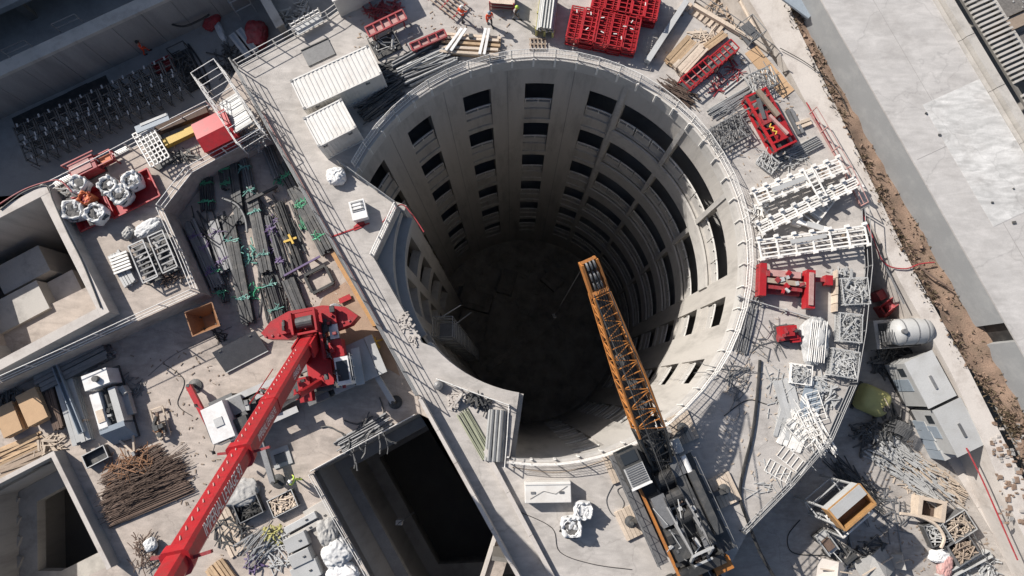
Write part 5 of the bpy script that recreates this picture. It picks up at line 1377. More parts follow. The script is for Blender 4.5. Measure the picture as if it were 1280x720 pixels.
t = T('steel_tank_frame', 'open grey steel frame box standing beside the orange hopper', 'frame', G(1040, 635, LZ), RAD(38))
for x in (-1.4, 1.4):
    for y in (-.9, .9): t.bar('post', (x, y, 0), (x, y, 2.6), .1, .1, 'lgrey')
    t.bar('rail', (x, -.9, 2.6), (x, .9, 2.6), .1, .1, 'wsteel')
for y in (-.9, .9): t.bar('rail', (-1.4, y, 2.6), (1.4, y, 2.6), .1, .1, 'wsteel'); t.box('side_sheet', (0, y, 1.1), (2.7, .04, 2.0), 'grey')
t.box('box', (-.3, 0, .8), (1.4, 1.1, 1.6), 'rust')
t = T('small_cart', 'small pale cart standing below the steel frame box', 'cart', G(1028, 676, LZ), RAD(-55))
t.box('tray', (0, 0, .6), (1.6, .9, .1), 'lgrey'); t.box('tray_side', (0, .42, .75), (1.6, .06, .3), 'lgrey'); t.box('tray_side', (0, -.42, .75), (1.6, .06, .3), 'lgrey'); t.box('load', (.1, 0, .75), (.8, .6, .25), 'rust')
for x in (-.6, .6):
    mb = MB(); mb.tube((x, -.5, .28), (x, .5, .28), .27, 12); t.part('wheel', mb, 'rubber')
t.bar('handle', (.8, 0, .6), (1.5, 0, 1.0), .08, .08, 'lgrey', 'tube')
# white tank
t = T('white_tank', 'white cylindrical tank with domed end beside the capping beam', 'tank', G(1140, 414, -.6).to_tuple()[:2] + (LZ,), RAD(4))
t.box('plinth', (0, 0, .9), (3.6, 2.1, 1.8), 'wall')
ry = Matrix.Rotation(RAD(90), 3, 'Y')
mb = MB(); mb.lathe([(.05, -1.45), (.5, -1.35), (.85, -1.1), (.95, -.8), (.95, 1.0), (.85, 1.3), (.5, 1.55), (.05, 1.65)], 28, (0, 0, 3.05), ry); t.part('vessel', mb, 'lgrey', smooth=True)
for x in (-.7, .2, .9): mb = MB(); mb.lathe([(.94, x - .05), (.975, x - .04), (.975, x + .04), (.94, x + .05)], 28, (0, 0, 3.05), ry); t.part('weld_band', mb, 'grey')
for x in (-1.0, .9): t.box('saddle', (x, 0, 2.2), (.3, 1.6, .9), 'grey')
mb = MB(); mb.tube((-.9, 0, 3.9), (-.9, 0, 4.2), .18, 10); t.part('manhole', mb, 'grey')
for k in range(6): t.bar('ladder_bar', (-1.6, -.6, 2 + k * .35), (-1.6, .2, 2 + k * .35), .05, .05, 'grey')
t.box('base_frame', (0, -.1, 1.85), (3.0, 1.8, .12), 'dsteel')
heap('pipework', 'dark pipework clutter in front of the white tank', (1128, 435), 2.6, 1.4, 1.0, 0, LZ, 50, .4, 1.6, .12, 'dsteel')
mb = MB(); mb.lathe([(.95, -.35), (.95, -.3), (.45, -.28), (.45, .28), (.95, .3), (.95, .35)], 20, (0, 0, 1.0), Matrix.Rotation(RAD(70), 3, 'X')); t = T('hose_reel', 'dull red hose reel in the shade left of the white tank', 'hose reel', G(1105, 385, LZ), RAD(30)); t.part('reel', mb, 'dred')
for x in (-.7, .7): t.box('stand', (x, 0, .5), (.12, .9, 1.0), 'dred')
t.box('motor', (0, 1.1, .6), (1.0, .7, 1.2), 'dred')
# two kiosks with flat pale roofs
for i, (c, lb_) in enumerate([((1163, 474), 'upper of two cabins with flat pale grey roofs'), ((1199, 534), 'lower of two cabins with flat pale grey roofs')]):
    p = G(c[0], c[1], -.5); an = L2((1133, 456), (1162, 510), -.5)[1]
    t = T('cabin', lb_, 'cabin', (p.x, p.y, LZ), an, 'flat roofed cabins')
    t.box('cabin_wall', (0, 0, 2.0), (3.3, 2.0, 2.8), 'lgrey'); t.box('plinth', (0, 0, .3), (3.1, 1.8, .6), 'dsteel'); t.box('roof', (0, 0, 3.46), (3.5, 2.25, .1), 'lgrey')
    t.box('roof_handle', (.25, .05, 3.56), (1.0, .16, .1), 'grey'); t.box('door', (0, -1.02, 1.7), (.9, .05, 2.0), 'bluegrey'); t.box('window', (-1.0, -1.02, 2.4), (.6, .05, .7), 'glass')
t = T('grey_cabinets', 'row of small blue grey cabinets left of the cabins', 'cabinet', G(1160, 545, LZ), L2((1150, 510), (1175, 560), LZ)[1])
for k in range(4): t.box('cabinet_box', (-1.1 + k * .75, 0, .75 + .1 * (k % 2)), (.7, 1.2, 1.5 + .2 * (k % 2)), 'bluegrey'); 
for k in range(4): t.box('lid', (-1.1 + k * .75, 0, 1.56 + .2 * (k % 2)), (.72, 1.25, .05), 'lgrey')
# yellowed tank
t = T('yellow_tank', 'squat yellowish water tank in the shade below the deck', 'tank', G(1084, 500, LZ), RAD(-25))
mb = MB(); mb.add([(-1.25, -1.1, .1), (1.25, -1.1, .1), (1.25, 1.1, .1), (-1.25, 1.1, .1), (-1.0, -.85, 1.7), (1.1, -.8, 1.5), (1.1, .8, 1.5), (-1.0, .85, 1.7)], BOXF); o = t.part('shell', mb, 'olive')
bv = o.modifiers.new('bevel', 'BEVEL'); bv.width = .5; bv.segments = 4
for p_ in o.data.polygons: p_.use_smooth = True
mb = MB(); mb.lathe([(.24, 0), (.24, .12), (.1, .16)], 14, (.75, -.35, 1.5)); t.part('cap', mb, 'black'); t.bar('pipe', (.3, .3, 1.7), (.9, -.2, 1.66), .07, .07, 'ptimber', 'tube')
for x in (-.9, .9): t.box('skid', (x, 0, .08), (.2, 2.2, .16), 'dsteel')
heap('dark_scrap', 'dark scrap of tyres and hoses below the yellowish tank', (1100, 540), 3.4, 2.2, .8, 20, LZ, 90, .4, 1.8, .12, 'dsteel', 'scrap', shape='curl')
t = T('wire_coil', 'grey wire coil lying on its side in the dark scrap', 'coil', G(1118, 536, LZ), RAD(-30))
mb = MB()
for k in range(10): mb.path([Vector((.75 * math.cos(q * .52), -.5 + k * .1, .8 + .75 * math.sin(q * .52))) for q in range(13)], .03, 4)
t.part('winding', mb, 'grey')
heap('pipe_scrap', 'long heap of pale pipes and bars in the sun on the low ground', (1135, 585), 6.2, 2.4, .8, -38, LZ, 190, .6, 2.0, .1, 'lgrey', align=0)
heap('pipe_scrap', 'pale bent bars at the far end of the pipe heap', (1172, 600), 4.0, 1.4, .6, -35, LZ, 90, .5, 1.8, .09, 'ptimber', align=0)
heap('pipe_scrap', 'grey and pale cut pipes beside the wire coil', (1115, 562), 2.0, 1.5, .7, -45, LZ, 60, .5, 1.4, .12, 'lgrey', align=0)
heap('dark_bars', 'dark steel bars lying in shade near the orange hopper', (1070, 605), 4.2, 1.2, .4, -45, LZ, 60, 1.2, 3.0, .07, 'dsteel', align=0)
t = T('wooden_box', 'open timber box with dark inside among the scrap', 'box', G(1155, 634, LZ), RAD(-12))
for s in (-1, 1): t.box('side', (s * .85, 0, .5), (.3, 1.5, 1.0), 'ptimber'); t.box('side', (0, s * .65, .5), (1.4, .25, 1.0), 'ptimber')
t.box('box_floor', (0, 0, .06), (1.4, 1.1, .1), 'rust')
basket('scrap_bin', 'upper right grey scrap bin full of pale offcuts', (1190, 655), 2.0, 1.6, .9, 30, LZ, 'lgrey', 'ptimber', 90, cat='scrap bin', solid='grey', fl=.8)
basket('scrap_bin', 'lower scrap bin full of brownish fittings', (1195, 684), 1.8, 1.6, .9, 30, LZ, 'grey', 'otimber', 100, cat='scrap bin', solid='grey', fl=.8)
basket('scrap_bin', 'scrap bin with coiled pale pipes beside the wooden box', (1165, 664), 1.6, 1.6, .7, 20, LZ, 'grey', 'lgrey', 60, cat='scrap bin', solid='dsteel', fl=.8)
hose('pale_pipe', 'bent pale pipe draped over the scrap bins', [(1125, 642), (1150, 646), (1170, 656), (1180, 672), (1176, 685)], LZ + .9, .12, 'ptimber', 'pipe')
beam1('steel_trough', 'long pale steel trough at the lower right corner', (1170, 722), (1232, 690), LZ, .5, .6, 'lgrey', 'chan', 'trough')
wrapped('pink_bag', 'pink plastic sack among rubble at the bottom right', (1178, 706), .6, LZ, 4, 'pink', (1.3, .7, .7))
wrapped('white_sack', 'whitish sack above the pink one at the bottom right', (1172, 694), .55, LZ, 14, 'bag', (1.2, .8, .7))
heap('bottom_scrap', 'pale scrap pieces at the bottom right corner', (1225, 712), 2.6, 1.4, .5, 10, LZ, 60, .3, 1.0, .1, 'lgrey')
# big angular grey pieces at the bottom
for i, (c, sx, sy, ang, m, lb_) in enumerate([((1092, 706), 2.6, 1.8, 28, 'tarp', 'grey folded sheet at the bottom edge'), ((1040, 712), 2.2, 1.4, -10, 'pale', 'pale slab piece at the bottom edge left of the folded sheet'), ((1122, 700), .9, 1.0, 10, 'tarp', 'small grey sheet beside the folded one')]):
    t = T('folded_sheet', lb_, 'sheet', G(c[0], c[1], LZ), RAD(ang)); mb = MB()
    mb.add([(-sx / 2, -sy / 2, .05), (sx / 2, -sy / 2, .05), (sx / 2, sy / 2, .1), (-sx / 2, sy / 2, .1), (0, -sy / 2, .9), (.1, sy / 2, .7)], [(0, 4, 5, 3), (4, 1, 2, 5), (0, 1, 4), (2, 3, 5), (0, 3, 2, 1)]); t.part('sheet', mb, m)
    t.bar('batten', (-sx / 2, 0, .55), (sx / 2, .1, .7), .08, .08, 'ptimber')
heap('dark_clutter', 'dark clutter in shade at the bottom edge', (1075, 690), 3.6, 1.4, .6, 10, LZ, 50, .5, 1.6, .14, 'dsteel')
guardrail('low_fence', 'long thin rail running down the low ground beside the capping beam', [(1150, 600), (1195, 640), (1225, 700), (1240, 735)], LZ, .9, 2.4, 'grey', (1.0,), .03)
hose('cable', 'thin cable winding over the low ground past the wooden box', [(1080, 590), (1112, 625), (1122, 660), (1128, 700)], LZ, .05, 'grey', 'cable')
hose('cable', 'black cable lying in the shade around the hopper', [(1000, 650), (985, 670), (990, 690), (1020, 694), (1055, 690), (1062, 660)], LZ, .035, 'black', 'cable')
t = T('ground_slab', 'long pale concrete slab strip on the low ground in front of the capping beam', 'slab', G(1215, 610, LZ), L2((1160, 510), (1270, 690), LZ)[1])
for k in range(5): t.box('slab_piece', (-5.2 + k * 2.6, .2, .1), (2.57, 1.5, .2), 'pale')

# ================================================================ RUBBLE AND BROKEN CONCRETE BY THE DIRT STRIP
t = T('broken_kerb', 'broken pale concrete pieces at the lower end of the dirt strip', 'rubble', G(1265, 590, -.4), 0)
for k in range(120):
    mb = MB(); a_ = rr(.05, .2); b_ = a_ * rr(.5, 1.3); c_ = rr(.04, .14); x, y = rr(-1.2, 1.4), rr(-3.6, 3.4)
    vs = [(x + sx * a_ * rr(.6, 1.1), y + sy * b_ * rr(.6, 1.1), (0 if sz < 0 else c_ * rr(.6, 1.2))) for sz in (-1, 1) for sx, sy in ((-1, -1), (1, -1), (1, 1), (-1, 1))]
    mb.add(vs, BOXF); t.part('rubble_piece', mb, random.choice(['ground', 'shade', 'dirt', 'dirt', 'dirt']))

# ================================================================ MIDDLE: WALKWAY AND LOWER DECK
wrapped('white_tarp', 'crumpled white tarpaulin heap at the corner beside the short container', (422, 222), .62, 0, 2, 'white', (1.0, .9, .8), 'tarpaulin')
t = T('white_crate', 'small white plastic crate on the walkway near the red streak', 'crate', G(451, 266), RAD(-75))
mb = MB(); mb.add([(-.65, -.5, 0), (.65, -.5, 0), (.65, .5, 0), (-.65, .5, 0), (-.7, -.55, .9), (.7, -.55, .9), (.7, .55, .9), (-.7, .55, .9)], BOXF); t.part('tub', mb, 'white')
t.box('lid_frame', (-.25, 0, .93), (.75, .85, .05), 'lgrey'); t.box('label_panel', (-.25, 0, .97), (.55, .6, .02), 'white')
for k in range(3): t.box('lid_bar', (-.5 + k * .25, 0, .99), (.05, .8, .03), 'grey')
mid, an, ln = L2((412, 297), (462, 279), 0)
t = T('red_spill', 'bright red plastic strip with splash lying across the walkway', 'plastic strip', mid, an)
t.box('strip', (0, 0, .03), (ln, .1, .04), 'red', rz=0); mb = MB()
mb.prism([(.3, -.15), (1.0, -.12), (1.25, .0), (1.15, .28), (.7, .3), (.35, .15)], .006, .05); t.part('sheet', mb, 'red')
hose('red_cable', 'red cable hanging over the rim from the guardrail corner', [(478, 278), (500, 256), (515, 268), (530, 290)], .05, .05, 'dred')
heap('mortar_rubble', 'broken mortar lumps along the chipped walkway edge', (512, 412), .9, 2.6, .2, 28, 0, 60, .1, .3, .12, 'pale', 'rubble')
# notch store
bundle('pipe_stack', 'thick silver pipes stacked in the corner by the shaft lip', (622, 512), (617, 576), 0, 4, 2, .3, .3, 'galv', 'tube', 'pipe stack', None, jit=.03)
bundle('pipe_stack', 'thin yellowish green tubes lying beside the silver pipes', (578, 515), (610, 570), 0, 9, 2, .085, .085, 'ggreen', 'tube', 'pipe stack', None, jit=.08, skew=.06, gap=1.3)
heap('fitting_heap', 'heap of pale and dark fittings at the top of the pipe corner', (572, 500), 1.3, 1.0, .6, 20, 0, 50, .2, .7, .12, 'pale')
heap('fitting_heap', 'dark box parts between fittings and silver pipes', (596, 502), 1.6, .8, .6, -20, 0, 40, .3, .9, .12, 'dsteel')
mb = MB(); mb.lathe([(.3, 0), (.34, .3), (.3, .55), (.12, .62)], 14); o = link('grey_drum', mb.mesh('grey_drum'), 'grey'); o.location = G(549, 482); tag(o, 'small grey drum at the left end of the pipe corner', 'drum')
# scaffold tower inside the shaft
p = G(553, 408, -13)
t = T('scaffold_tower', 'thin scaffold tower standing inside the shaft at the left', 'scaffold tower', (p.x, p.y, FLOOR_Z))
hh = -13 - FLOOR_Z
s_ = .9
lattice(t, 'tower_mast', [Vector((-s_, -s_, 0)), Vector((s_, -s_, 0)), Vector((s_, s_, 0)), Vector((-s_, s_, 0))], [Vector((-s_, -s_, hh)), Vector((s_, -s_, hh)), Vector((s_, s_, hh)), Vector((-s_, s_, hh))], 22, .05, .035, 'galv')
for k in range(6): t.box('landing', (0, 0, hh - 6 - k * 4.4), (1.7, 1.7, .08), 'grey')
t.bar('tie_bar', (s_, 0, hh), (2.6, 1.2, hh + .6), .09, .09, 'galv', 'tube'); t.bar('tie_bar', (-s_, 0, hh - 1), (-1.6, -2.2, hh - 1), .09, .09, 'galv', 'tube'); t.bar('tie_bar', (0, s_, hh), (1.6, 2.0, hh - .5), .09, .09, 'galv', 'tube')
# pale box and bags on lower deck
t = T('concrete_block', 'pale grey concrete box lying on the deck below the rim', 'block', G(684, 613), RAD(1))
mb = MB(); mb.box((0, 0, .5), (3.1, 1.35, 1.0)); o = t.part('body', mb, 'cream'); bv = o.modifiers.new('bevel', 'BEVEL'); bv.width = .05; bv.segments = 2
for x in (-1.0, .9): t.box('lifting_lug', (x, 0, 1.03), (.3, .15, .06), 'grey')
t.box('skid', (0, .5, 1.015), (3.0, .06, .03), 'lgrey'); mb = MB(); mb.path([Vector((-1.2, -.4, 1.03)), Vector((-.3, .1, 1.04)), Vector((.5, -.1, 1.04)), Vector((1.3, .4, 1.03))], .012); t.part('sling', mb, 'black')
bag('bulk_bag', 'upper white bulk bag of the pair near the orange crane', (728, 636), .58, 0, 3, 'bag', 'bag', group='bags by the orange crane')
bag('bulk_bag', 'lower white bulk bag of the pair near the orange crane', (713, 656), .66, 0, 8, 'bag', 'rubble', group='bags by the orange crane')
hose('rope', 'thin rope lying in a line below the rim rail', [(640, 584), (700, 590), (760, 574), (780, 566)], 0, .03, 'ptimber', 'rope')
t = T('dark_vehicle', 'dark vehicle roof with white rack showing at the bottom edge behind the crane', 'vehicle', G(862, 724), RAD(28))
mb = MB(); mb.box((0, 0, .9), (3.6, 1.8, 1.1)); mb.add([(-1.2, -.85, 1.45), (1.5, -.85, 1.45), (1.5, .85, 1.45), (-1.2, .85, 1.45), (-.8, -.75, 1.95), (1.3, -.75, 1.95), (1.3, .75, 1.95), (-.8, .75, 1.95)], BOXF); t.part('body', mb, 'black')
for x in (-1.2, 1.2):
    for y in (-.85, .85): mb = MB(); mb.tube((x, y - .1, .36), (x, y + .1, .36), .36, 14); t.part('wheel', mb, 'rubber')
for k in range(4): t.bar('roof_bar', (-.7 + k * .6, -.8, 2.05), (-.7 + k * .6, .8, 2.05), .05, .05, 'lgrey')

# ================================================================ TUBE STORE IN THE YARD
TB = [((258, 222), (261, 264), 7, 'green', 'short tube bundle with green straps at the left corner of the store'), ((281, 208), (286, 238), 5, 'green', 'short tube bundle with green straps behind the curved pipe'), ((293, 206), (303, 280), 5, None, 'long dark tube bundle without straps left of centre'),
      ((306, 200), (318, 252), 5, 'teal', 'tube bundle with teal straps at the top of the store'), ((317, 246), (336, 342), 6, 'teal', 'longest dark tube bundle in the centre of the store'), ((288, 274), (313, 404), 6, 'teal', 'long tube bundle with teal straps reaching the red crane'),
      ((240, 280), (276, 360), 6, 'purple', 'loose tube bundle with purple straps on the left side'), ((268, 280), (286, 340), 6, 'purple', 'tube bundle with purple straps left of centre'), ((336, 272), (357, 345), 4, 'purple', 'tube bundle with purple straps right of centre'),
      ((350, 256), (378, 334), 5, None, 'dark tube bundle beside the yellow cross'), ((369, 238), (410, 316), 6, 'green', 'tube bundle with green ties along the walkway wall'), ((352, 208), (388, 276), 5, 'green', 'tube bundle with green ties at the upper right'),
      ((336, 346), (352, 400), 7, 'teal', 'short tube bundle in front of the crane counterweight'), ((362, 350), (380, 394), 6, None, 'short dark tube bundle beside the square black frame'), ((334, 182), (350, 224), 6, None, 'dark bars in the top corner of the store'), ((270, 330), (284, 378), 4, 'green', 'tube bundle with green straps near the brown hopper'), ((255, 300), (272, 350), 4, 'purple', 'small purple strapped bundle at the left wall')]
for i, (a, b, n, st, lb_) in enumerate(TB):
    bundle('tube_bundle', lb_, a, b, YZ, n, 3, .145, .14, random.choice(['dsteel', 'dsteel', 'grey']), random.choice(['box', 'tube', 'box']), 'tube bundle', 'dark tubes in the store', 'tube', strap=st, tangle=True, jit=.05, skew=.06, bearers='otimber')
heap('loose_bars', 'loose dark bars strewn over the left side of the tube store', (262, 312), 3.2, 4.6, .4, 0, YZ, 60, 1.0, 3.2, .09, 'dsteel', 'bars', align=-65)
heap('loose_bars', 'loose dark bars strewn over the right side of the tube store', (350, 305), 3.0, 5.0, .45, 0, YZ, 70, 1.0, 3.4, .09, 'dsteel', 'bars', align=-62)
heap('loose_bars', 'fan of thin dark bars in front of the crane counterweight', (350, 375), 3.0, 2.2, .4, 0, YZ, 46, 1.0, 2.6, .07, 'dsteel', 'bars', align=-80)
heap('strap_tangle', 'tangle of green straps beside the walkway fence', (357, 222), 1.5, 1.2, .5, 0, YZ, 46, .4, .9, .07, 'green', 'straps', shape='curl')
heap('strap_tangle', 'splayed green straps halfway along the walkway fence', (384, 272), 1.2, 1.8, .5, 0, YZ, 50, .4, .9, .07, 'green', 'straps', align=-60)
heap('strap_tangle', 'teal straps heaped over the centre of the tube store', (302, 318), 1.8, 1.6, .6, 0, YZ, 46, .4, .9, .07, 'teal', 'straps', shape='curl')
heap('strap_tangle', 'purple straps scattered on the left of the tube store', (276, 312), 1.6, 2.0, .6, 0, YZ, 40, .3, .8, .07, 'purple', 'straps', shape='curl')
heap('strap_tangle', 'purple straps along the middle of the tube store', (342, 296), .9, 2.8, .65, 0, YZ, 36, .3, .8, .07, 'purple', 'straps', shape='curl')
heap('strap_tangle', 'green straps on the bundle nearest the brown hopper', (311, 365), 1.4, 1.0, .6, 0, YZ, 40, .3, .8, .07, 'green', 'straps', shape='curl')
hose('curved_pipe', 'curved grey pipe lying over the bundles', [(278, 248), (296, 256), (306, 272), (309, 290)], YZ + .6, .1, 'grey', 'pipe')
beam1('cross_bar', 'dark bar laid slanting across the top of the tube store', (312, 255), (350, 236), YZ, .18, .18, 'black', 'box', 'bar', lift=.5)
beam1('cross_bar', 'purplish bar slanting towards the square black frame', (358, 346), (402, 322), YZ, .14, .14, 'purple', 'box', 'bar', lift=.4)
t = T('yellow_cross', 'small yellow cross shaped bracket lying on the tubes', 'bracket', G(363, 300, YZ + .45), RAD(20)); t.box('bar', (0, 0, .06), (1.0, .16, .1), 'yellow'); t.box('bar', (.1, 0, .17), (.16, .8, .1), 'yellow', rz=RAD(8)); t.box('foot', (-.3, 0, -.2), (.12, .12, .42), 'dsteel')
t = T('square_frame', 'open square black steel frame near the walkway', 'frame', G(400, 350, YZ), RAD(28))
for s in (-1, 1): t.bar('frame_bar', (-.85, s * .75, .25), (.85, s * .75, .25), .2, .22, 'black', 'ibeam'); t.bar('frame_bar', (s * .85, -.65, .25), (s * .85, .65, .25), .2, .22, 'black', 'ibeam')
for x in (-.7, .7):
    for y in (-.7, .7): t.box('foot', (x, y, .07), (.2, .2, .14), 'black')
t = T('red_box_lid', 'small red steel piece on the earth near the black frame', 'steel piece', G(432, 374, YZ), RAD(25)); t.box('plate', (0, 0, .2), (.9, .4, .08), 'red'); t.box('web', (0, 0, .09), (.7, .08, .17), 'dred')
mb = MB(); mb.lathe([(.55, 0), (.6, .3), (.58, .6), (.5, .62)], 18); o = link('round_drum', mb.mesh('round_drum'), 'grey'); o.location = G(421, 390, YZ); tag(o, 'round grey drum on the earth behind the crane', 'drum')
for i, (a, b, lb_) in enumerate([((418, 318), (470, 408), 'left of two orange steel beams along the foot of the walkway'), ((428, 318), (482, 420), 'right of two orange steel beams along the foot of the walkway')]):
    beam1('orange_beam', lb_, a, b, YZ, .3, .35, 'brown' if i else 'ochre', 'ibeam', 'beam', 'beams along the walkway', lift=.1)
t = T('yellow_stand', 'small yellow stand at the end of the orange beams', 'stand', G(472, 428, YZ), RAD(-60))
for s in (-1, 1): t.bar('leg', (s * .4, 0, 0), (0, 0, .9), .09, .09, 'yellow'); t.bar('leg', (0, s * .4, 0), (0, 0, .9), .09, .09, 'yellow')
t.bar('top_bar', (-.6, 0, .9), (.6, 0, .9), .1, .1, 'yellow')

# ================================================================ CRANE YARD
t = T('brown_hopper', 'open brown steel hopper standing left of the tube store', 'hopper', G(266, 402, YZ), RAD(22))
def shell(t, name, bx, by, tx, ty, z0, z1, m, th=.06):
    mb = MB()
    B_ = [(-bx, -by), (bx, -by), (bx, by), (-bx, by)]; T_ = [(-tx, -ty), (tx, -ty), (tx, ty), (-tx, ty)]
    f = lambda P, z, e: [(p[0] - math.copysign(e, p[0]), p[1] - math.copysign(e, p[1]), z) for p in P]
    vs = f(B_, z0, 0) + f(T_, z1, 0) + f(T_, z1, th) + f(B_, z0 + th, th)
    fs = []
    for k in range(4):
        n = (k + 1) % 4; fs += [(k, n, 4 + n, 4 + k), (4 + k, 4 + n, 8 + n, 8 + k), (8 + k, 8 + n, 12 + n, 12 + k)]
    fs += [(3, 2, 1, 0), (12, 13, 14, 15)]
    mb.add(vs, fs); return t.part(name, mb, m)
shell(t, 'tub', .5, .5, 1.05, .95, .5, 1.75, 'brown', .07)
for x in (-.45, .45):
    for y in (-.45, .45): t.bar('leg', (x, y, 0), (x, y, .8), .09, .09, 'dsteel')
mb = MB()
for k in range(8):
    a = rr(-.3, .8); mb.path([Vector((.1 + rr(-.3, .3), -.6, .5)), Vector((.2 + rr(-.4, .4), -.95, .35)), Vector((.3 + rr(-.5, .5), -1.3, .06)), Vector((rr(-.3, .6), -1.7, .05))], .03, 4)
t.part('hoses', mb, 'black')
# generator / pump unit with white housing
mid, an, ln = L2((124, 462), (150, 552), YZ + 1)
t = T('white_generator', 'white machine unit with grey sloped end in the left yard', 'machine', (mid.x, mid.y, YZ), an)
t.box('skid', (0, 0, .12), (ln, 1.9, .2), 'dsteel'); t.box('housing', (-ln * .36, 0, 1.0), (1.1, 1.8, 1.6), 'white'); t.box('housing', (.25, -.55, .85), (ln * .5, .65, 1.3), 'white'); t.box('housing', (.25, .65, .8), (ln * .5, .5, 1.2), 'lgrey')
t.box('engine_bay', (.2, .08, .6), (ln * .48, .55, .8), 'dsteel'); mb = MB(); mb.tube((-.8, .05, 1.1), (1.2, .1, 1.1), .16, 10); t.part('exhaust', mb, 'black'); t.box('fan_plate', (.6, -.5, 1.53), (.9, .5, .06), 'ptimber')
mb = MB(); mb.add([(ln * .27, -.9, .2), (ln * .5, -.9, .2), (ln * .5, .9, .2), (ln * .27, .9, .2), (ln * .27, -.9, 1.5), (ln * .34, -.9, 1.5), (ln * .34, .9, 1.5), (ln * .27, .9, 1.5)], BOXF); t.part('sloped_end', mb, 'bluegrey')
mb = MB(); mb.lathe([(.22, 0), (.22, .3)], 12, (-ln * .36, .1, 1.8)); t.part('filler', mb, 'dsteel')
for k in range(8): t.box('fitting', (rr(-1.2, 1.2), rr(-.1, .25), 1.05 + rr(0, .3)), (rr(.1, .4), rr(.1, .25), .2), random.choice(['dsteel', 'black', 'lgrey']), rz=rr(0, 3))
t.box('side_duct', (.3, 1.1, .5), (1.6, .4, .5), 'lgrey'); t.box('side_duct', (-.7, 1.15, .65), (.6, .35, .7), 'lgrey', rz=.3)
t = T('drawbar', 'pale triangular drawbar below the white machine unit', 'drawbar', G(166, 554, YZ), RAD(-60)); 
for s in (-1, 1): t.bar('arm', (-.8, s * .6, .4), (.8, 0, .4), .14, .14, 'ptimber')
t.box('hitch', (.8, 0, .3), (.3, .2, .6), 'grey'); t.bar('cross', (-.8, -.6, .4), (-.8, .6, .4), .14, .14, 'ptimber'); t.box('foot', (-.8, 0, .2), (.2, .9, .4), 'grey')
# steel channels and plywood
bundle('beam_stack', 'long grey steel beams lying left of the white machine', (84, 470), (108, 552), YZ, 4, 2, .32, .3, 'lgrey', 'ibeam', 'beam stack', None, 'beam', jit=.03, skew=.03)
beam1('grey_beam', 'single bluish steel channel leaning over the beam stack', (78, 455), (112, 540), YZ, .4, .3, 'bluegrey', 'chan', 'channel', None, lift=.75)
bundle('beam_stack', 'row of steel beams stacked along the foot of the platform wall', (55, 478), (138, 436), YZ, 5, 3, .3, .28, 'grey', 'ibeam', 'beam stack', None, 'beam', jit=.05, skew=.06)
for i, (c, sx, sy, n, lb_) in enumerate([((52, 508), 2.4, 1.5, 9, 'right hand stack of plywood sheets at the left edge'), ((20, 524), 2.2, 1.4, 7, 'left hand stack of plywood sheets at the left edge')]):
    t = T('plywood_stack', lb_, 'plywood stack', G(c[0], c[1], YZ), RAD(-62), 'plywood stacks')
    for k in range(n): t.box('sheet', (rr(-.05, .05), rr(-.05, .05), .17 + k * .1), (sx, sy, .09), 'ply', rz=rr(-.03, .03))
    for x in (-.8, .8): t.box('bearer', (x, 0, .06), (.12, sy, .12), 'otimber')
bundle('plank_stack', 'dark brown boards on edge beside the plywood', (66, 486), (80, 535), YZ, 6, 2, .12, .3, 'rust', 'box', 'board stack', None, 'board', jit=.04, skew=.05)
for i, (a, b, lb_) in enumerate([((0, 572), (52, 550), 'upper fan of old planks at the left edge'), ((0, 590), (60, 566), 'lower fan of old planks at the left edge')]):
    bundle('plank_stack', lb_, a, b, YZ, 6, 2, .16, .08, 'otimber' if i else 'timber', 'box', 'plank stack', 'old planks by the pit', 'plank', jit=.22, skew=.12, gap=1.3)
heap('wood_scraps', 'splintered timber scraps above the lower left pit', (62, 556), 2.2, 1.2, .4, 25, YZ, 46, .3, 1.1, .1, 'ptimber', 'scraps')
heap('dark_rubbish', 'dark rubbish at the far left below the concrete box', (12, 500), 1.6, 1.2, .5, 0, YZ, 30, .3, 1.0, .12, 'dsteel', 'rubbish')
basket('empty_stillage', 'low dark empty stillage with a pale rim below the white machine', (124, 570), 1.7, 1.0, .5, 28, YZ, 'lgrey', None, mesh=False, solid='dsteel')
mid, an, ln = L2((198, 510), (208, 546), YZ)
t = T('engine_cart', 'small dark engine on a pale frame in the open yard', 'engine cart', mid, an)
for s in (-1, 1): t.bar('frame_bar', (-ln / 2, s * .45, .3), (ln / 2, s * .45, .3), .09, .09, 'ptimber')
for x in (-.5, 0, .5): t.bar('cross_bar', (x * ln, -.45, .3), (x * ln, .45, .3), .09, .09, 'ptimber')
for k in range(14): t.box('engine_part', (rr(-.42, .42) * ln, rr(-.3, .3), .5 + rr(0, .25)), (rr(.15, .45), rr(.15, .4), rr(.2, .5)), random.choice(['dsteel', 'black', 'rust', 'brown']), rz=rr(0, 3))
for x in (-.4, .4):
    for s in (-1, 1): t.box('leg', (x * ln, s * .45, .13), (.1, .1, .26), 'ptimber')
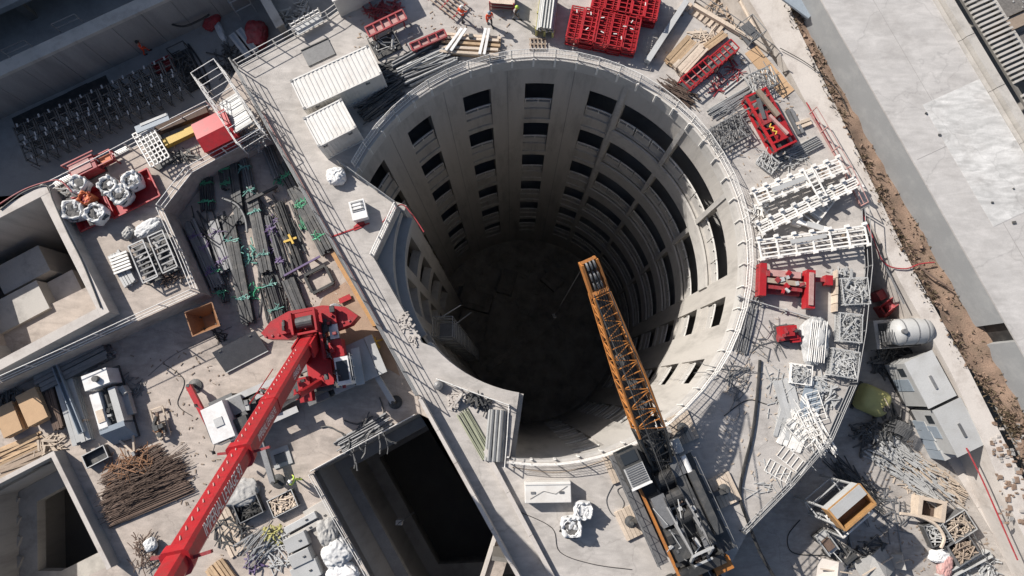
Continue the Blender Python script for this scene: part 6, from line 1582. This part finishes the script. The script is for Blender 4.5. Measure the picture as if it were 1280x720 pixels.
# rebar
RB = [((135, 606), (205, 566), 'upper rusty rebar pile beside the rim of the lower left pit'), ((132, 628), (228, 584), 'middle rusty rebar pile running under the red boom'), ((138, 645), (236, 604), 'lower rusty rebar pile in the yard')]
for i, (a, b, lb_) in enumerate(RB):
    t = bundle('rebar_pile', lb_, a, b, YZ, 22, 3, .055, .055, 'rust', 'tube', 'rebar pile', 'rebar piles', 'rebar', jit=.1, skew=.12, gap=1.25, bearers='otimber')
heap('loose_rebar', 'loose rusty rebar sticking out over the piles', (182, 606), 4.6, 2.4, .75, 24, YZ, 240, 1.4, 3.6, .03, 'rust', 'rebar', align=0)
heap('loose_rebar', 'ragged brown rebar ends at the top of the piles', (165, 580), 3.2, 1.6, .7, 20, YZ, 70, .6, 2.0, .05, 'brown', 'rebar')
heap('brown_brush', 'tangle of brown wire and white scraps beside the red boom', (182, 690), 1.6, 2.0, .7, 0, YZ, 70, .4, 1.2, .05, 'rust', 'wire tangle', shape='curl')
wrapped('white_sack', 'small white sack on the wire tangle beside the boom', (190, 680), .4, YZ + .3, 21, 'bag', (1, 1, .7))
# plates and outrigger mats round the crane
t = T('steel_plate', 'large grey steel road plate leaning beside the crane', 'plate', G(304, 440, YZ), L2((280, 458), (330, 432), YZ)[1]); mb = MB(); mb.add([(-1.7, -.8, .1), (1.7, -.8, .1), (1.7, .8, .9), (-1.7, .8, .9), (-1.7, -.8, .16), (1.7, -.8, .16), (1.7, .8, .96), (-1.7, .8, .96)], BOXF); t.part('plate', mb, 'grey'); t.box('support', (-1.2, .7, .45), (.2, .2, .9), 'dsteel'); t.box('support', (1.2, .7, .45), (.2, .2, .9), 'dsteel'); t.box('lip', (0, -.83, .12), (3.4, .06, .12), 'lgrey')
t = T('grey_crate', 'dark grey lidded crate beside the carrier cab', 'crate', G(288, 508, YZ), RAD(25)); t.box('body', (0, 0, .6), (1.7, 1.3, 1.2), 'dsteel'); t.box('lid', (0, 0, 1.23), (1.76, 1.36, .06), 'grey')
t = T('access_hatch', 'square pale plate with a darker lid near the hi-vis worker', 'hatch', G(352, 571, YZ), RAD(20)); t.box('plate', (0, 0, .06), (1.35, 1.35, .12), 'lgrey'); t.box('lid', (-.05, -.1, .14), (.8, .6, .06), 'grey'); t.box('lid_bar', (-.05, .25, .16), (.8, .06, .06), 'dsteel')
basket('fitting_crate', 'flat crate of pale couplers right of the boom', (356, 628), 1.9, 1.3, .5, 26, YZ, 'lgrey', 'ptimber', 90, cat='crate', mesh=False, solid='dsteel')
bundle('hose_bundle', 'bundle of grey hoses and pipes at the edge of the square pit', (424, 560), (484, 524), YZ, 7, 2, .12, .12, 'grey', 'tube', 'hose bundle', None, 'hose', jit=.14, skew=.12, gap=1.3)
heap('hose_coil', 'curled grey hoses beside the square pit', (450, 542), 3.0, 1.1, .4, 28, YZ, 18, 1.2, 3.0, .1, 'dsteel', 'hoses', shape='curl')
for i, (c, sx, sy, h, ang, m, lb_) in enumerate([((378, 652), 2.4, .5, .5, 28, 'lgrey', 'long narrow concrete block right of the coupler crate'), ((382, 662), 2.4, .35, .35, 28, 'wall', 'second long block below the narrow one'), ((374, 675), 1.6, 1.0, .8, 25, 'lgrey', 'pale concrete block in the middle of the lower yard'), ((380, 694), 1.5, .9, .9, 25, 'lgrey', 'concrete block with a pale top near the bottom'), ((386, 712), 1.9, 1.2, .8, 25, 'lgrey', 'concrete block at the bottom edge of the yard'), ((401, 647), 1.8, 2.0, .12, 30, 'wall', 'flat grey slab by the pit rail')]):
    t = T('concrete_block', lb_, 'concrete block', G(c[0], c[1], YZ), RAD(ang), 'blocks beside the square pit')
    mb = MB(); mb.box((0, 0, h / 2), (sx, sy, h)); o = t.part('block_body', mb, m); bv = o.modifiers.new('bevel', 'BEVEL'); bv.width = .03; bv.segments = 2
    t.box('lifting_eye', (sx * .2, 0, h + .04), (.18, .08, .08), 'dsteel')
wrapped('covered_pallet', 'grey sheeted pallet load next to the pit rail', (411, 664), .8, YZ, 31, 'tarp', (1.1, .8, .6), 'pallet load')
wrapped('covered_pallet', 'pale sheeted load below it by the pit rail', (423, 690), .9, YZ, 33, 'bag', (1.0, 1.0, .6), 'pallet load')
wrapped('covered_pallet', 'white sheeted load at the bottom by the pit rail', (430, 716), .9, YZ, 36, 'white', (1.1, .9, .5), 'pallet load')
heap('scaffold_tubes', 'ends of grey scaffold tubes beside purple straps', (325, 680), 2.0, 1.8, .8, 30, YZ, 60, .8, 1.6, .07, 'galv', 'tubes', align=20)
heap('strap_tangle', 'purple straps below the scaffold tube ends', (318, 702), 1.0, 1.2, .5, 0, YZ, 30, .3, .8, .07, 'purple', 'straps', shape='curl')
heap('green_fittings', 'mixed green and grey fittings right of the scaffold tubes', (342, 668), 1.3, 1.2, .5, 0, YZ, 50, .15, .5, .1, 'olive', 'fittings')
bundle('plank_stack', 'timber planks under the lower end of the red boom', (268, 705), (290, 735), YZ, 6, 3, .2, .1, 'timber', 'box', 'plank stack', None, 'plank', jit=.1, skew=.06, gap=1.2)
bundle('plank_stack', 'pale scaffold boards right of the boom shadow', (275, 640), (300, 690), YZ, 5, 2, .25, .07, 'ptimber', 'box', 'plank stack', None, 'board', jit=.05, skew=.05, gap=1.1)
wrapped('grey_tarp', 'grey crumpled tarp right of the middle boom collar', (300, 615), .9, YZ, 41, 'tarp', (1.0, 1.4, .4), 'tarp')
basket('mesh_crate', 'dark open crate below the crumpled grey tarp', (314, 634), 1.8, 1.4, .6, 26, YZ, 'grey', 'dsteel', 40, cat='crate', mesh=False, solid='dsteel')
hose('joint_line', 'thin dark cable running over the yard past the machine', [(185, 470), (215, 445), (255, 425), (290, 408)], YZ, .02, 'grey', 'cable')
# lamp hanging in the pit
t = T('hook_block', 'small pale hook block hanging in the dark square pit', 'hook block', G(500, 652, -9)); t.box('block', (0, 0, .3), (.5, .35, .6), 'lgrey'); t.box('cheek', (.1, .2, .3), (.6, .05, .7), 'lgrey'); t.bar('sling', (0, 0, .6), (1.3, .9, 1.1), .06, .06, 'dsteel', 'tube')
t.bar('rope', (0, 0, .6), (0.0, 0.0, 2.0), .04, .04, 'dsteel', 'tube')
# ledge at the bottom of the square pit
_, an, _ = L2((613, 648), (590, 720), -6); p = G(616, 722, -6)
t = T('pit_slab', 'small sunlit slab corner inside the square pit by the walkway', 'slab', (p.x, p.y, -8), an); t.box('slab', (0, 0, 1), (6, 1.3, 1.9), 'yard'); t.box('edge', (0, -.75, 1.1), (6, .25, 2.3), 'pale')

# ================================================================ LEFT PLATFORM
def skip(label, c, ang, sx, sy, h, m='red', fill=None):
    t = T('red_skip', label, 'skip', G(c[0], c[1], 0), RAD(ang), 'red skips'); shell(t, 'tub', sx / 2 - .2, sy / 2 - .15, sx / 2, sy / 2, .1, h, m)
    for s in (-1, 1): t.bar('rim', (-sx / 2, s * sy / 2, h), (sx / 2, s * sy / 2, h), .1, .1, m); t.bar('rim', (s * sx / 2, -sy / 2, h), (s * sx / 2, sy / 2, h), .1, .1, m)
    for x in (-.6, .6): t.box('skid', (x * sx * .5, 0, .06), (.15, sy * .8, .1), 'dsteel')
    return t
skip('red skip tray holding three white bags', (168, 244), 28, 3.6, 2.3, .5)
skip('red skip tray under the four bags by the concrete box', (118, 262), 28, 2.6, 2.6, .45)
for i, (c, r, f, lb_) in enumerate([((106, 235), .62, 'rubble', 'top bag of the four beside the concrete box'), ((100, 266), .72, 'rubble', 'left bag of the four beside the concrete box'), ((128, 270), .66, 'rubble', 'lower right bag of the four beside the concrete box'), ((116, 252), .45, 'orange_rag', 'orange topped bag in the middle of the four'), ((143, 236), .62, 'rubble', 'left bag in the red skip of three'), ((172, 230), .6, 'rubble', 'upper right bag in the red skip of three'), ((158, 247), .66, 'rubble', 'lower bag in the red skip of three')]):
    bag('bulk_bag', lb_, c, r, .3, i + 20, 'orange_rag' if f == 'orange_rag' else 'bag', f if f != 'orange_rag' else 'dred', group='white bulk bags in skips')
# grey racks
def rack(label, c, ang, sx, sy, h, n):
    t = T('steel_rack', label, 'rack', G(c[0], c[1], 0), RAD(ang), 'grey racks')
    for x in (-1, 1):
        for y in (-1, 1): t.bar('post', (x * sx / 2, y * sy / 2, 0), (x * sx / 2, y * sy / 2, h), .08, .08, 'grey')
        t.bar('rail', (x * sx / 2, -sy / 2, h), (x * sx / 2, sy / 2, h), .08, .08, 'lgrey'); t.bar('rail', (-sx / 2, x * sy / 2, h), (sx / 2, x * sy / 2, h), .08, .08, 'lgrey')
    for k in range(n): t.bar('rung', (-sx / 2 + sx * (k + .5) / n, -sy / 2, h - .1), (-sx / 2 + sx * (k + .5) / n, sy / 2, h - .1), .1, .08, 'grey')
    t.box('shelf', (0, 0, .3), (sx, sy, .06), 'dsteel')
    for k in range(8): t.box('stored_part', (rr(-.4, .4) * sx, rr(-.35, .35) * sy, .45 + rr(0, .15)), (rr(.3, .8), rr(.1, .3), .2), random.choice(['grey', 'dsteel', 'lgrey']), rz=rr(0, 3))
    return t
rack('left grey rack of frames on the platform corner', (188, 330), -64, 2.9, 1.1, 1.0, 8); rack('right grey rack of frames on the platform corner', (212, 318), -64, 2.9, 1.1, 1.0, 7)
bundle('slat_stack', 'stack of bright grey slats left of the racks', (145, 318), (166, 356), 0, 5, 3, .16, .12, 'lgrey', 'box', 'slat stack', None, 'slat', jit=.03, skew=.06, gap=1.2)
t = T('slat_stack', 'short pale slats laid crosswise beside the racks', 'slat stack', G(156, 330), RAD(22))
for k in range(6): t.box('slat', (0, -.6 + k * .24, .55), (1.3, .15, .1), 'wsteel')
t.box('bearer', (-.5, 0, .25), (.1, 1.4, .5), 'grey'); t.box('bearer', (.5, 0, .25), (.1, 1.4, .5), 'grey')
wrapped('white_tarp', 'crumpled white sheeting at the upper end of the racks', (188, 286), .6, 0, 51, 'bag', (1.5, .8, .6), 'sheeting'); wrapped('white_tarp', 'small grey sheeting bundle left of the white sheeting', (163, 292), .4, 0, 53, 'tarp', (1.1, .8, .8), 'sheeting')
heap('rack_clutter', 'rusty clutter in the lower corner of the platform', (216, 345), 1.6, 1.0, .3, 25, 0, 40, .3, .9, .06, 'rust', 'clutter')
# big red box with yellow beam
mid, an, ln = L2((252, 178), (292, 158), 1.0); p = G(271, 166, 1.0)
t = T('red_container', 'bright red steel box with pitched lid on the platform', 'container', (p.x, p.y, 0), an)
t.box('body', (0, 0, .75), (2.5, 2.3, 1.3), 'red'); mb = MB(); mb.add([(-1.3, -1.2, 1.4), (1.3, -1.2, 1.4), (1.3, 1.2, 1.4), (-1.3, 1.2, 1.4), (-1.3, -.2, 1.75), (1.3, -.2, 1.75)], [(0, 1, 5, 4), (2, 3, 4, 5), (1, 2, 5), (0, 4, 3), (0, 3, 2, 1)]); t.part('lid', mb, 'red'); t.box('lock', (.1, -1.13, .9), (.2, .08, .25), 'lgrey'); t.box('skid', (0, 0, .05), (2.2, 1.8, .1), 'dsteel')
for k in range(4): t.box('rib', (-.9 + k * .6, -1.12, .7), (.08, .06, 1.0), 'dred')
beam1('yellow_beam', 'dull yellow beam beside the red steel box', (210, 182), (250, 163), 0, .55, .5, 'yellow', 'box', 'beam', lift=.1)
beam1('brown_beam', 'dark brown beam behind the yellow one', (200, 165), (262, 140), 0, .6, .5, 'rust', 'box', 'beam', lift=.1)
# perforated rack
mid, an, ln = L2((182, 165), (205, 205), .5)
t = T('grid_rack', 'tall perforated white grid rack standing on the platform', 'grid rack', (mid.x, mid.y, 0), an)
for k in range(9): t.bar('cross_bar', (-ln / 2 + k * ln / 8, -.75, 1.0), (-ln / 2 + k * ln / 8, .75, 1.0), .09, .09, 'wsteel')
for k in range(6): t.bar('long_bar', (-ln / 2, -.75 + k * .3, 1.06), (ln / 2, -.75 + k * .3, 1.06), .07, .07, 'wsteel')
for x in (-1, 1):
    for y in (-.7, .7): t.bar('leg', (x * ln * .48, y, 0), (x * ln * .48, y, 1.0), .08, .08, 'grey')
t.box('base', (0, 0, .15), (ln, 1.4, .06), 'dsteel')
mid, an, ln = L2((170, 163), (211, 146), 1.2)
t = T('blue_sheet', 'pale blue sheet lying on the court guardrail', 'sheet', (mid.x, mid.y, 1.2), an); t.box('sheet', (0, 0, .05), (ln, .55, .04), 'bluegrey'); t.box('fold', (.2, .2, .09), (ln * .8, .2, .04), 'lgrey')
# red machinery at the court edge
t = T('red_press', 'worn red machine with a pale top beside the court guardrail', 'machine', G(114, 214), RAD(28))
t.box('body', (0, 0, .6), (1.9, 1.1, 1.0), 'dred'); t.box('top_plate', (-.1, 0, 1.13), (1.5, .8, .05), 'pink'); t.box('skid', (0, 0, .05), (2.2, 1.2, .1), 'dsteel'); t.bar('guard', (-1.2, .6, .1), (-1.2, .6, 1.3), .08, .08, 'dred'); t.bar('guard', (-1.2, .6, 1.3), (1.2, .6, 1.3), .08, .08, 'dred')
t = T('red_frame_cart', 'small red frame cart right of the worn red machine', 'cart', G(139, 203), RAD(28))
for x in (-.6, .6):
    for y in (-.4, .4): t.bar('post', (x, y, 0), (x, y, 1.0), .08, .08, 'dred')
    t.bar('rail', (x, -.4, 1.0), (x, .4, 1.0), .08, .08, 'red')
for y in (-.4, .4): t.bar('rail', (-.6, y, 1.0), (.6, y, 1.0), .08, .08, 'red')
t.box('tray', (0, 0, .5), (1.2, .8, .06), 'dred'); t.box('load', (0, 0, .65), (.8, .5, .25), 'orange_rag')
bundle('tube_bundle', 'bright scaffold tubes along the court guardrail', (70, 232), (160, 186), 0, 5, 2, .08, .08, 'galv', 'tube', 'tube bundle', None, jit=.1, skew=.05, gap=1.4)
hose('black_hose', 'dark hose looping over the rim of the concrete box', [(0, 262), (30, 240), (58, 232), (66, 250), (84, 290), (104, 330), (126, 385)], BZ + .12, .05, 'black')
hose('red_cable', 'dark red hose over the upper rim of the concrete box', [(-5, 258), (28, 238), (56, 228), (75, 226), (90, 240)], BZ + .1, .06, 'dred')
# white scaffold access frame
mid, an, ln = L2((262, 92), (318, 178), 1)
t = T('scaffold_stair', 'white scaffold access stair between platform and walkway', 'scaffold', (mid.x, mid.y, 0), an)
for x in [-ln / 2 + k * ln / 5 for k in range(6)]:
    for y in (-.95, .95): t.bar('standard', (x, y, -4 if x < -ln * .2 else 0), (x, y, 2.2), .06, .06, 'wsteel', 'tube')
    t.bar('transom', (x, -.95, 2.2), (x, .95, 2.2), .06, .06, 'wsteel', 'tube'); t.bar('transom', (x, -.95, 1.1), (x, .95, 1.1), .05, .05, 'wsteel', 'tube')
for y in (-.95, .95):
    for zz in (.6, 1.1, 1.7, 2.2): t.bar('ledger', (-ln / 2, y, zz), (ln / 2, y, zz), .06, .06, 'wsteel', 'tube')
for k in range(16): t.box('tread', (-ln / 2 + ln * .3 + k * .22, 0, .1 + k * .1), (.2, 1.5, .04), 'galv')
heap('scaffold_clutter', 'grey scaffold fittings under the white access stair', (318, 172), 1.8, 1.6, .5, 30, 0, 60, .3, 1.4, .06, 'grey', 'fittings')

# ================================================================ SUNKEN COURT
mid, an, ln = L2((40, 188), (232, 100), CZ)
for r_, off in enumerate((-.9, .75)):
    for k in range(15):
        x = -ln / 2 + (k + .5) * ln / 15
        p = mid + Vector((math.cos(an) * x - math.sin(an) * off, math.sin(an) * x + math.cos(an) * off, 0))
        t = T('formwork_trestle', ('%s dark formwork trestle from the left in the %s row of the court' % (['first', 'second', 'third', 'fourth', 'fifth', 'sixth', 'seventh', 'eighth', 'ninth', 'tenth', 'eleventh', 'twelfth', 'thirteenth', 'fourteenth', 'fifteenth'][k], ['front', 'rear'][r_])), 'trestle', p, an + rr(-.03, .03), 'formwork trestles stored in the court')
        w = ln / 15 * .8
        for s in (-1, 1):
            t.bar('upright', (s * w / 2, -.6, 0), (s * w / 2, -.6, 1.5), .09, .09, 'galv'); t.bar('upright', (s * w / 2, .6, 0), (s * w / 2, .6, 1.5), .09, .09, 'grey'); t.bar('rail', (s * w / 2, -.7, 1.5), (s * w / 2, .7, 1.5), .1, .1, 'dsteel')
        for y in (-.6, 0, .6): t.bar('rail', (-w / 2, y, 1.46), (w / 2, y, 1.46), .08, .08, 'dsteel')
        t.bar('prong', (0, .55, 1.5), (rr(-.05, .05), .85, 1.5), .12, .06, 'lgrey'); t.bar('prong', (.12, -.75, 1.5), (.12 + rr(-.05, .05), -.4, 1.52), .1, .06, 'lgrey')
        t.bar('brace', (-w / 2, -.6, .2), (w / 2, .6, 1.4), .05, .05, 'dsteel')
for s, lb_ in ((-1.75, 'front'), (1.75, 'rear')):
    p = mid + Vector((-math.sin(an) * s, math.cos(an) * s, 0))
    t = T('court_rail', 'thin rail along the %s side of the stored formwork frames' % lb_, 'rail', p, an); t.bar('rail_bar', (-ln / 2, 0, 1.0), (ln / 2, 0, 1.0), .05, .05, 'grey', 'tube')
    for k in range(9): t.bar('post', (-ln / 2 + k * ln / 8, 0, 0), (-ln / 2 + k * ln / 8, 0, 1.0), .05, .05, 'grey', 'tube')
mid2, an2, ln2 = L2((20, 158), (136, 104), CZ)
t = T('dark_mat', 'long dark sheet lying on the court floor under the wall', 'sheet', mid2, an2)
for k in range(5): t.box('sheet', (-ln2 / 2 + (k + .5) * ln2 / 5, rr(-.05, .05), .02 + .006 * k), (ln2 / 5 + .1, 1.5, .03), 'black')
t = T('dark_beam', 'short dark beam lying between the mat and the frames', 'beam', G(118, 132, CZ), an2); t.box('beam_body', (0, 0, .2), (2.0, .4, .3), 'dsteel'); t.box('bearer', (.6, 0, .03), (.2, .7, .06), 'otimber')
t = T('red_tray', 'red steel tray at the right end of the stored frames', 'tray', G(208, 84, CZ), an2); shell(t, 'tub', .7, .4, .8, .5, .05, .6, 'dred'); t.box('bar', (0, 0, .5), (1.5, .1, .1), 'dred')
basket('dark_rack', 'dark rack of cables beside the red tray in the court', (238, 88), 1.5, 3.6, 1.2, 28, CZ, 'dsteel', 'dsteel', 60, cat='rack', mesh=False)
hose('black_hose', 'black hoses hanging down the court wall', [(190, 6), (205, 25), (228, 33), (250, 25), (262, 18)], CZ + 1.5, .09, 'black'); hose('black_hose', 'black hose curling beside the dark rack in the court', [(235, 55), (252, 80), (262, 110), (258, 125)], CZ, .07, 'black')
t = T('pale_trough', 'pair of pale blue troughs at the right end of the court', 'trough', G(308, 58, CZ), RAD(-52))
for y in (-.35, .35): t.box('trough_body', (0, y, .4), (2.4, .55, .5), 'lgrey'); t.box('trough_top', (0, y, .66), (2.2, .2, .03), 'bluegrey')
t.box('stand', (0, 0, .08), (2.0, 1.2, .15), 'dsteel')
wrapped('red_tarp', 'dark red tarp heap beside the pale troughs', (322, 46), .8, CZ, 61, 'dred', (1.0, 1.4, .6), 'tarp'); wrapped('red_tarp', 'small dark red bundle at the end of the hose in the court', (266, 28), .6, CZ, 62, 'dred', (1.3, .8, .6), 'tarp'); wrapped('white_sheeting', 'thin white sheeting lying near the small red bundle', (276, 40), .5, CZ, 63, 'bag', (.5, 1.8, .4), 'sheeting')
t = T('white_frame_tower', 'white tube frame standing in the court at the top', 'frame', G(306, 10, CZ), RAD(-60))
for x in (-.8, .8):
    for y in (-.7, .7): t.bar('post', (x, y, 0), (x, y, 2.4), .08, .08, 'lgrey', 'tube')
    for zz in (1.2, 2.4): t.bar('rail', (x, -.7, zz), (x, .7, zz), .08, .08, 'lgrey', 'tube'); t.bar('rail', (-.8, x * .875, zz), (.8, x * .875, zz), .08, .08, 'lgrey', 'tube')
t = T('court_wall_pier', 'dark concrete wall crossing the court at the upper right', 'wall', G(345, 20, CZ), RAD(-60)); t.box('wall_body', (0, 0, 1.7), (6.5, .5, 3.4), 'shade'); t.box('coping', (0, 0, 3.45), (6.6, .7, .12), 'wall')
heap('court_clutter', 'dim clutter in the court below the walkway corner', (372, 20), 2.4, 1.8, .8, 30, CZ, 50, .3, 1.2, .14, 'tarp', 'clutter')
for i, c in enumerate(((30, 70), (92, 38))):
    t = T('trench_rail', ['left hooped guard on the top of the court wall', 'right hooped guard on the top of the court wall'][i], 'guardrail', G(c[0], c[1], .4), an2, 'hooped guards on the wall'); t.bar('post', (-.9, .3, 0), (-.9, .3, 1.1), .07, .07, 'grey', 'tube'); t.bar('post', (.9, .3, 0), (.9, .3, 1.1), .07, .07, 'grey', 'tube'); t.bar('rail', (-.9, .3, 1.1), (.9, .3, 1.1), .07, .07, 'grey', 'tube'); t.bar('rail', (-.9, .3, .55), (.9, .3, .55), .05, .05, 'grey', 'tube')
# deck top edge items
t = T('white_fence_panel', 'white slatted fence panel at the corner of the walkway top', 'fence panel', G(385, 30), L2((365, 42), (405, 20), 0)[1])
for zz in (.2, .6, 1.0): t.bar('rail', (-1.2, 0, zz), (1.2, 0, zz), .07, .07, 'wsteel')
for k in range(7): t.bar('slat', (-1.2 + k * .4, .05, .1), (-1.2 + k * .4, .05, 1.1), .08, .03, 'wsteel')
t.box('shelf', (0, -.4, .5), (2.2, .7, .06), 'lgrey')
t = T('grey_sheet_roof', 'grey plate lying on the deck behind the long container', 'plate', G(398, 66), RAD(27)); t.box('plate', (0, 0, .06), (2.2, 1.4, .08), 'grey'); t.box('rim', (0, .68, .1), (2.2, .06, .14), 'dsteel')
t = T('pale_cabin', 'pale cabin roof at the top edge above the long container', 'cabin', G(450, -8), RAD(27)); t.box('cabin_wall', (0, 0, 1.1), (4.2, 2.2, 2.2), 'lgrey'); t.box('roof', (0, 0, 2.25), (4.4, 2.4, .1), 'cream')
heap('red_scrap', 'dark red scrap in shade beside the cabin at the top', (478, 14), 2.6, 1.0, .5, 20, 0, 40, .5, 1.6, .1, 'dred')

# ================================================================ MORE CLUTTER
heap('deck_clutter', 'dense pale tangle of tubes between white frames and the rail', (1016, 535), 3.4, 1.4, .6, -62, 0, 90, .4, 1.8, .05, 'wsteel', 'tubes', align=0)
heap('deck_clutter', 'grey offcuts heaped near the lowest basket', (1030, 490), 2.2, 1.2, .5, -70, 0, 60, .3, 1.2, .08, 'lgrey', 'offcuts')
heap('deck_clutter', 'low scatter of pale offcuts around the small white tray', (985, 490), 3.0, 3.0, .15, 0, 0, 60, .3, 1.3, .06, 'lgrey', 'offcuts')
heap('deck_clutter', 'thin grey rods lying beside the lower red machine', (960, 425), 2.0, 2.4, .15, 0, 0, 26, .5, 1.8, .05, 'grey', 'rods')
heap('deck_clutter', 'grey props strewn beside the grey lattice pile', (925, 140), 2.4, 1.8, .35, 30, 0, 50, .5, 2.0, .07, 'galv', 'props', align=0)
heap('deck_clutter', 'thin timber offcuts behind the timber stacks', (880, 45), 2.6, 1.6, .2, 30, 0, 36, .4, 1.6, .08, 'ptimber', 'offcuts')
heap('deck_clutter', 'dark red and grey pieces strewn below the red cages', (905, 95), 2.6, 1.4, .25, 35, 0, 34, .3, 1.3, .08, 'dred', 'pieces')
heap('deck_clutter', 'pale pieces strewn between red machine and girders', (985, 200), 2.6, 1.2, .3, 25, 0, 46, .3, 1.4, .07, 'lgrey', 'pieces')
heap('shoring_heap', 'brighter shoring props on top of the dark ones', (535, 84), 4.2, 1.8, .9, 25, 0, 60, .9, 2.4, .08, 'galv', 'props', align=0)
heap('yard_clutter', 'grey clutter beside the concrete blocks in the yard', (352, 690), 2.2, 2.4, .4, 25, YZ, 70, .3, 1.2, .08, 'lgrey', 'clutter')
heap('yard_clutter', 'dark clutter under the middle of the red boom', (290, 660), 2.4, 2.0, .4, 25, YZ, 60, .4, 1.4, .08, 'dsteel', 'clutter')
heap('yard_clutter', 'thin pipes and boards left of the engine cart', (165, 480), 1.8, 1.0, .25, -30, YZ, 30, .3, 1.2, .06, 'grey', 'clutter')
heap('yard_clutter', 'broken boards at the foot of the platform wall', (110, 455), 3.6, 1.0, .5, 27, YZ, 70, .4, 1.6, .1, 'lgrey', 'boards', align=0)
heap('platform_clutter', 'grey pipes between the concrete box and the skips', (88, 250), 1.2, 2.0, .3, 20, 0, 36, .4, 1.4, .06, 'grey', 'pipes')
heap('platform_clutter', 'dark clutter beside the grid rack on the platform', (232, 196), 2.2, .8, .3, 25, 0, 40, .3, 1.0, .07, 'dsteel', 'clutter')
heap('court_clutter', 'dim bars lying at the right end of the court floor', (285, 75), 2.4, 2.0, .5, 40, CZ, 50, .5, 1.8, .08, 'dsteel', 'bars')
heap('low_clutter', 'pale scrap strewn along the low ground below the cabins', (1150, 600), 4.6, 2.2, .3, -38, LZ, 100, .3, 1.4, .08, 'ptimber', 'scrap')
heap('low_clutter', 'dark and pale scrap between hopper and scrap bins', (1105, 640), 3.6, 2.8, .25, -30, LZ, 60, .3, 1.4, .07, 'grey', 'scrap')
heap('low_clutter', 'dark pipes and drums in the shade between tank and deck', (1100, 440), 1.6, 3.2, .7, 0, LZ, 60, .4, 1.6, .12, 'dsteel', 'pipes')
heap('low_clutter', 'dull clutter in the trench outside the upper right fence', (905, 10), 2.6, 1.6, .6, -30, LZ, 50, .4, 1.4, .1, 'otimber', 'clutter')
hose('cable', 'thin grey cable snaking over the crane yard', [(205, 455), (230, 475), (222, 505), (240, 520)], YZ, .025, 'black', 'cable')
hose('cable', 'black cable wandering across the lower deck by the bags', [(650, 640), (690, 660), (700, 690), (740, 705), (790, 712)], 0, .025, 'black', 'cable')
hose('cable', 'thin black cable along the deck beside the right rim rail', [(905, 520), (935, 500), (965, 505), (985, 480)], 0, .03, 'black', 'cable')

# ================================================================ SMALL LITTER
def litter(name, label, poly, z, n, m, lo=.05, hi=.3):
    P = [G(x, y, z) for x, y in poly]; mb = MB()
    for k in range(n):
        u, v = random.random(), random.random()
        p = P[0].lerp(P[1], u).lerp(P[3].lerp(P[2], u), v)
        mb.box(p + Vector((0, 0, .03)), (rr(lo, hi), rr(.03, .1), rr(.02, .05)), rr(0, 6.3))
    o = link(name, mb.mesh(name), m); o['kind'] = 'stuff'; tag(o, label, 'litter')
litter('litter', 'small pale scraps scattered over the right deck', [(930, 390), (1040, 390), (980, 640), (890, 560)], 0, 150, 'ptimber')
litter('litter', 'small dark scraps scattered over the upper right deck', [(820, 60), (960, 70), (1050, 240), (940, 240)], 0, 170, 'otimber')
litter('litter', 'small scraps scattered over the crane yard', [(160, 440), (260, 420), (380, 700), (250, 700)], YZ, 150, 'otimber')
litter('litter', 'small dark scraps scattered over the low ground', [(1080, 540), (1180, 560), (1260, 720), (1060, 720)], LZ, 260, 'otimber')
litter('litter', 'small scraps scattered along the walkway and top deck', [(420, 20), (640, 10), (640, 60), (440, 60)], 0, 90, 'otimber')
litter('litter', 'small pale scraps lying on the tube store floor', [(230, 270), (370, 230), (440, 400), (290, 400)], YZ, 160, 'ptimber')
for l_, q in LABELS.items():
    if len(q) > 1: print('DUPLICATE LABEL', l_, q)
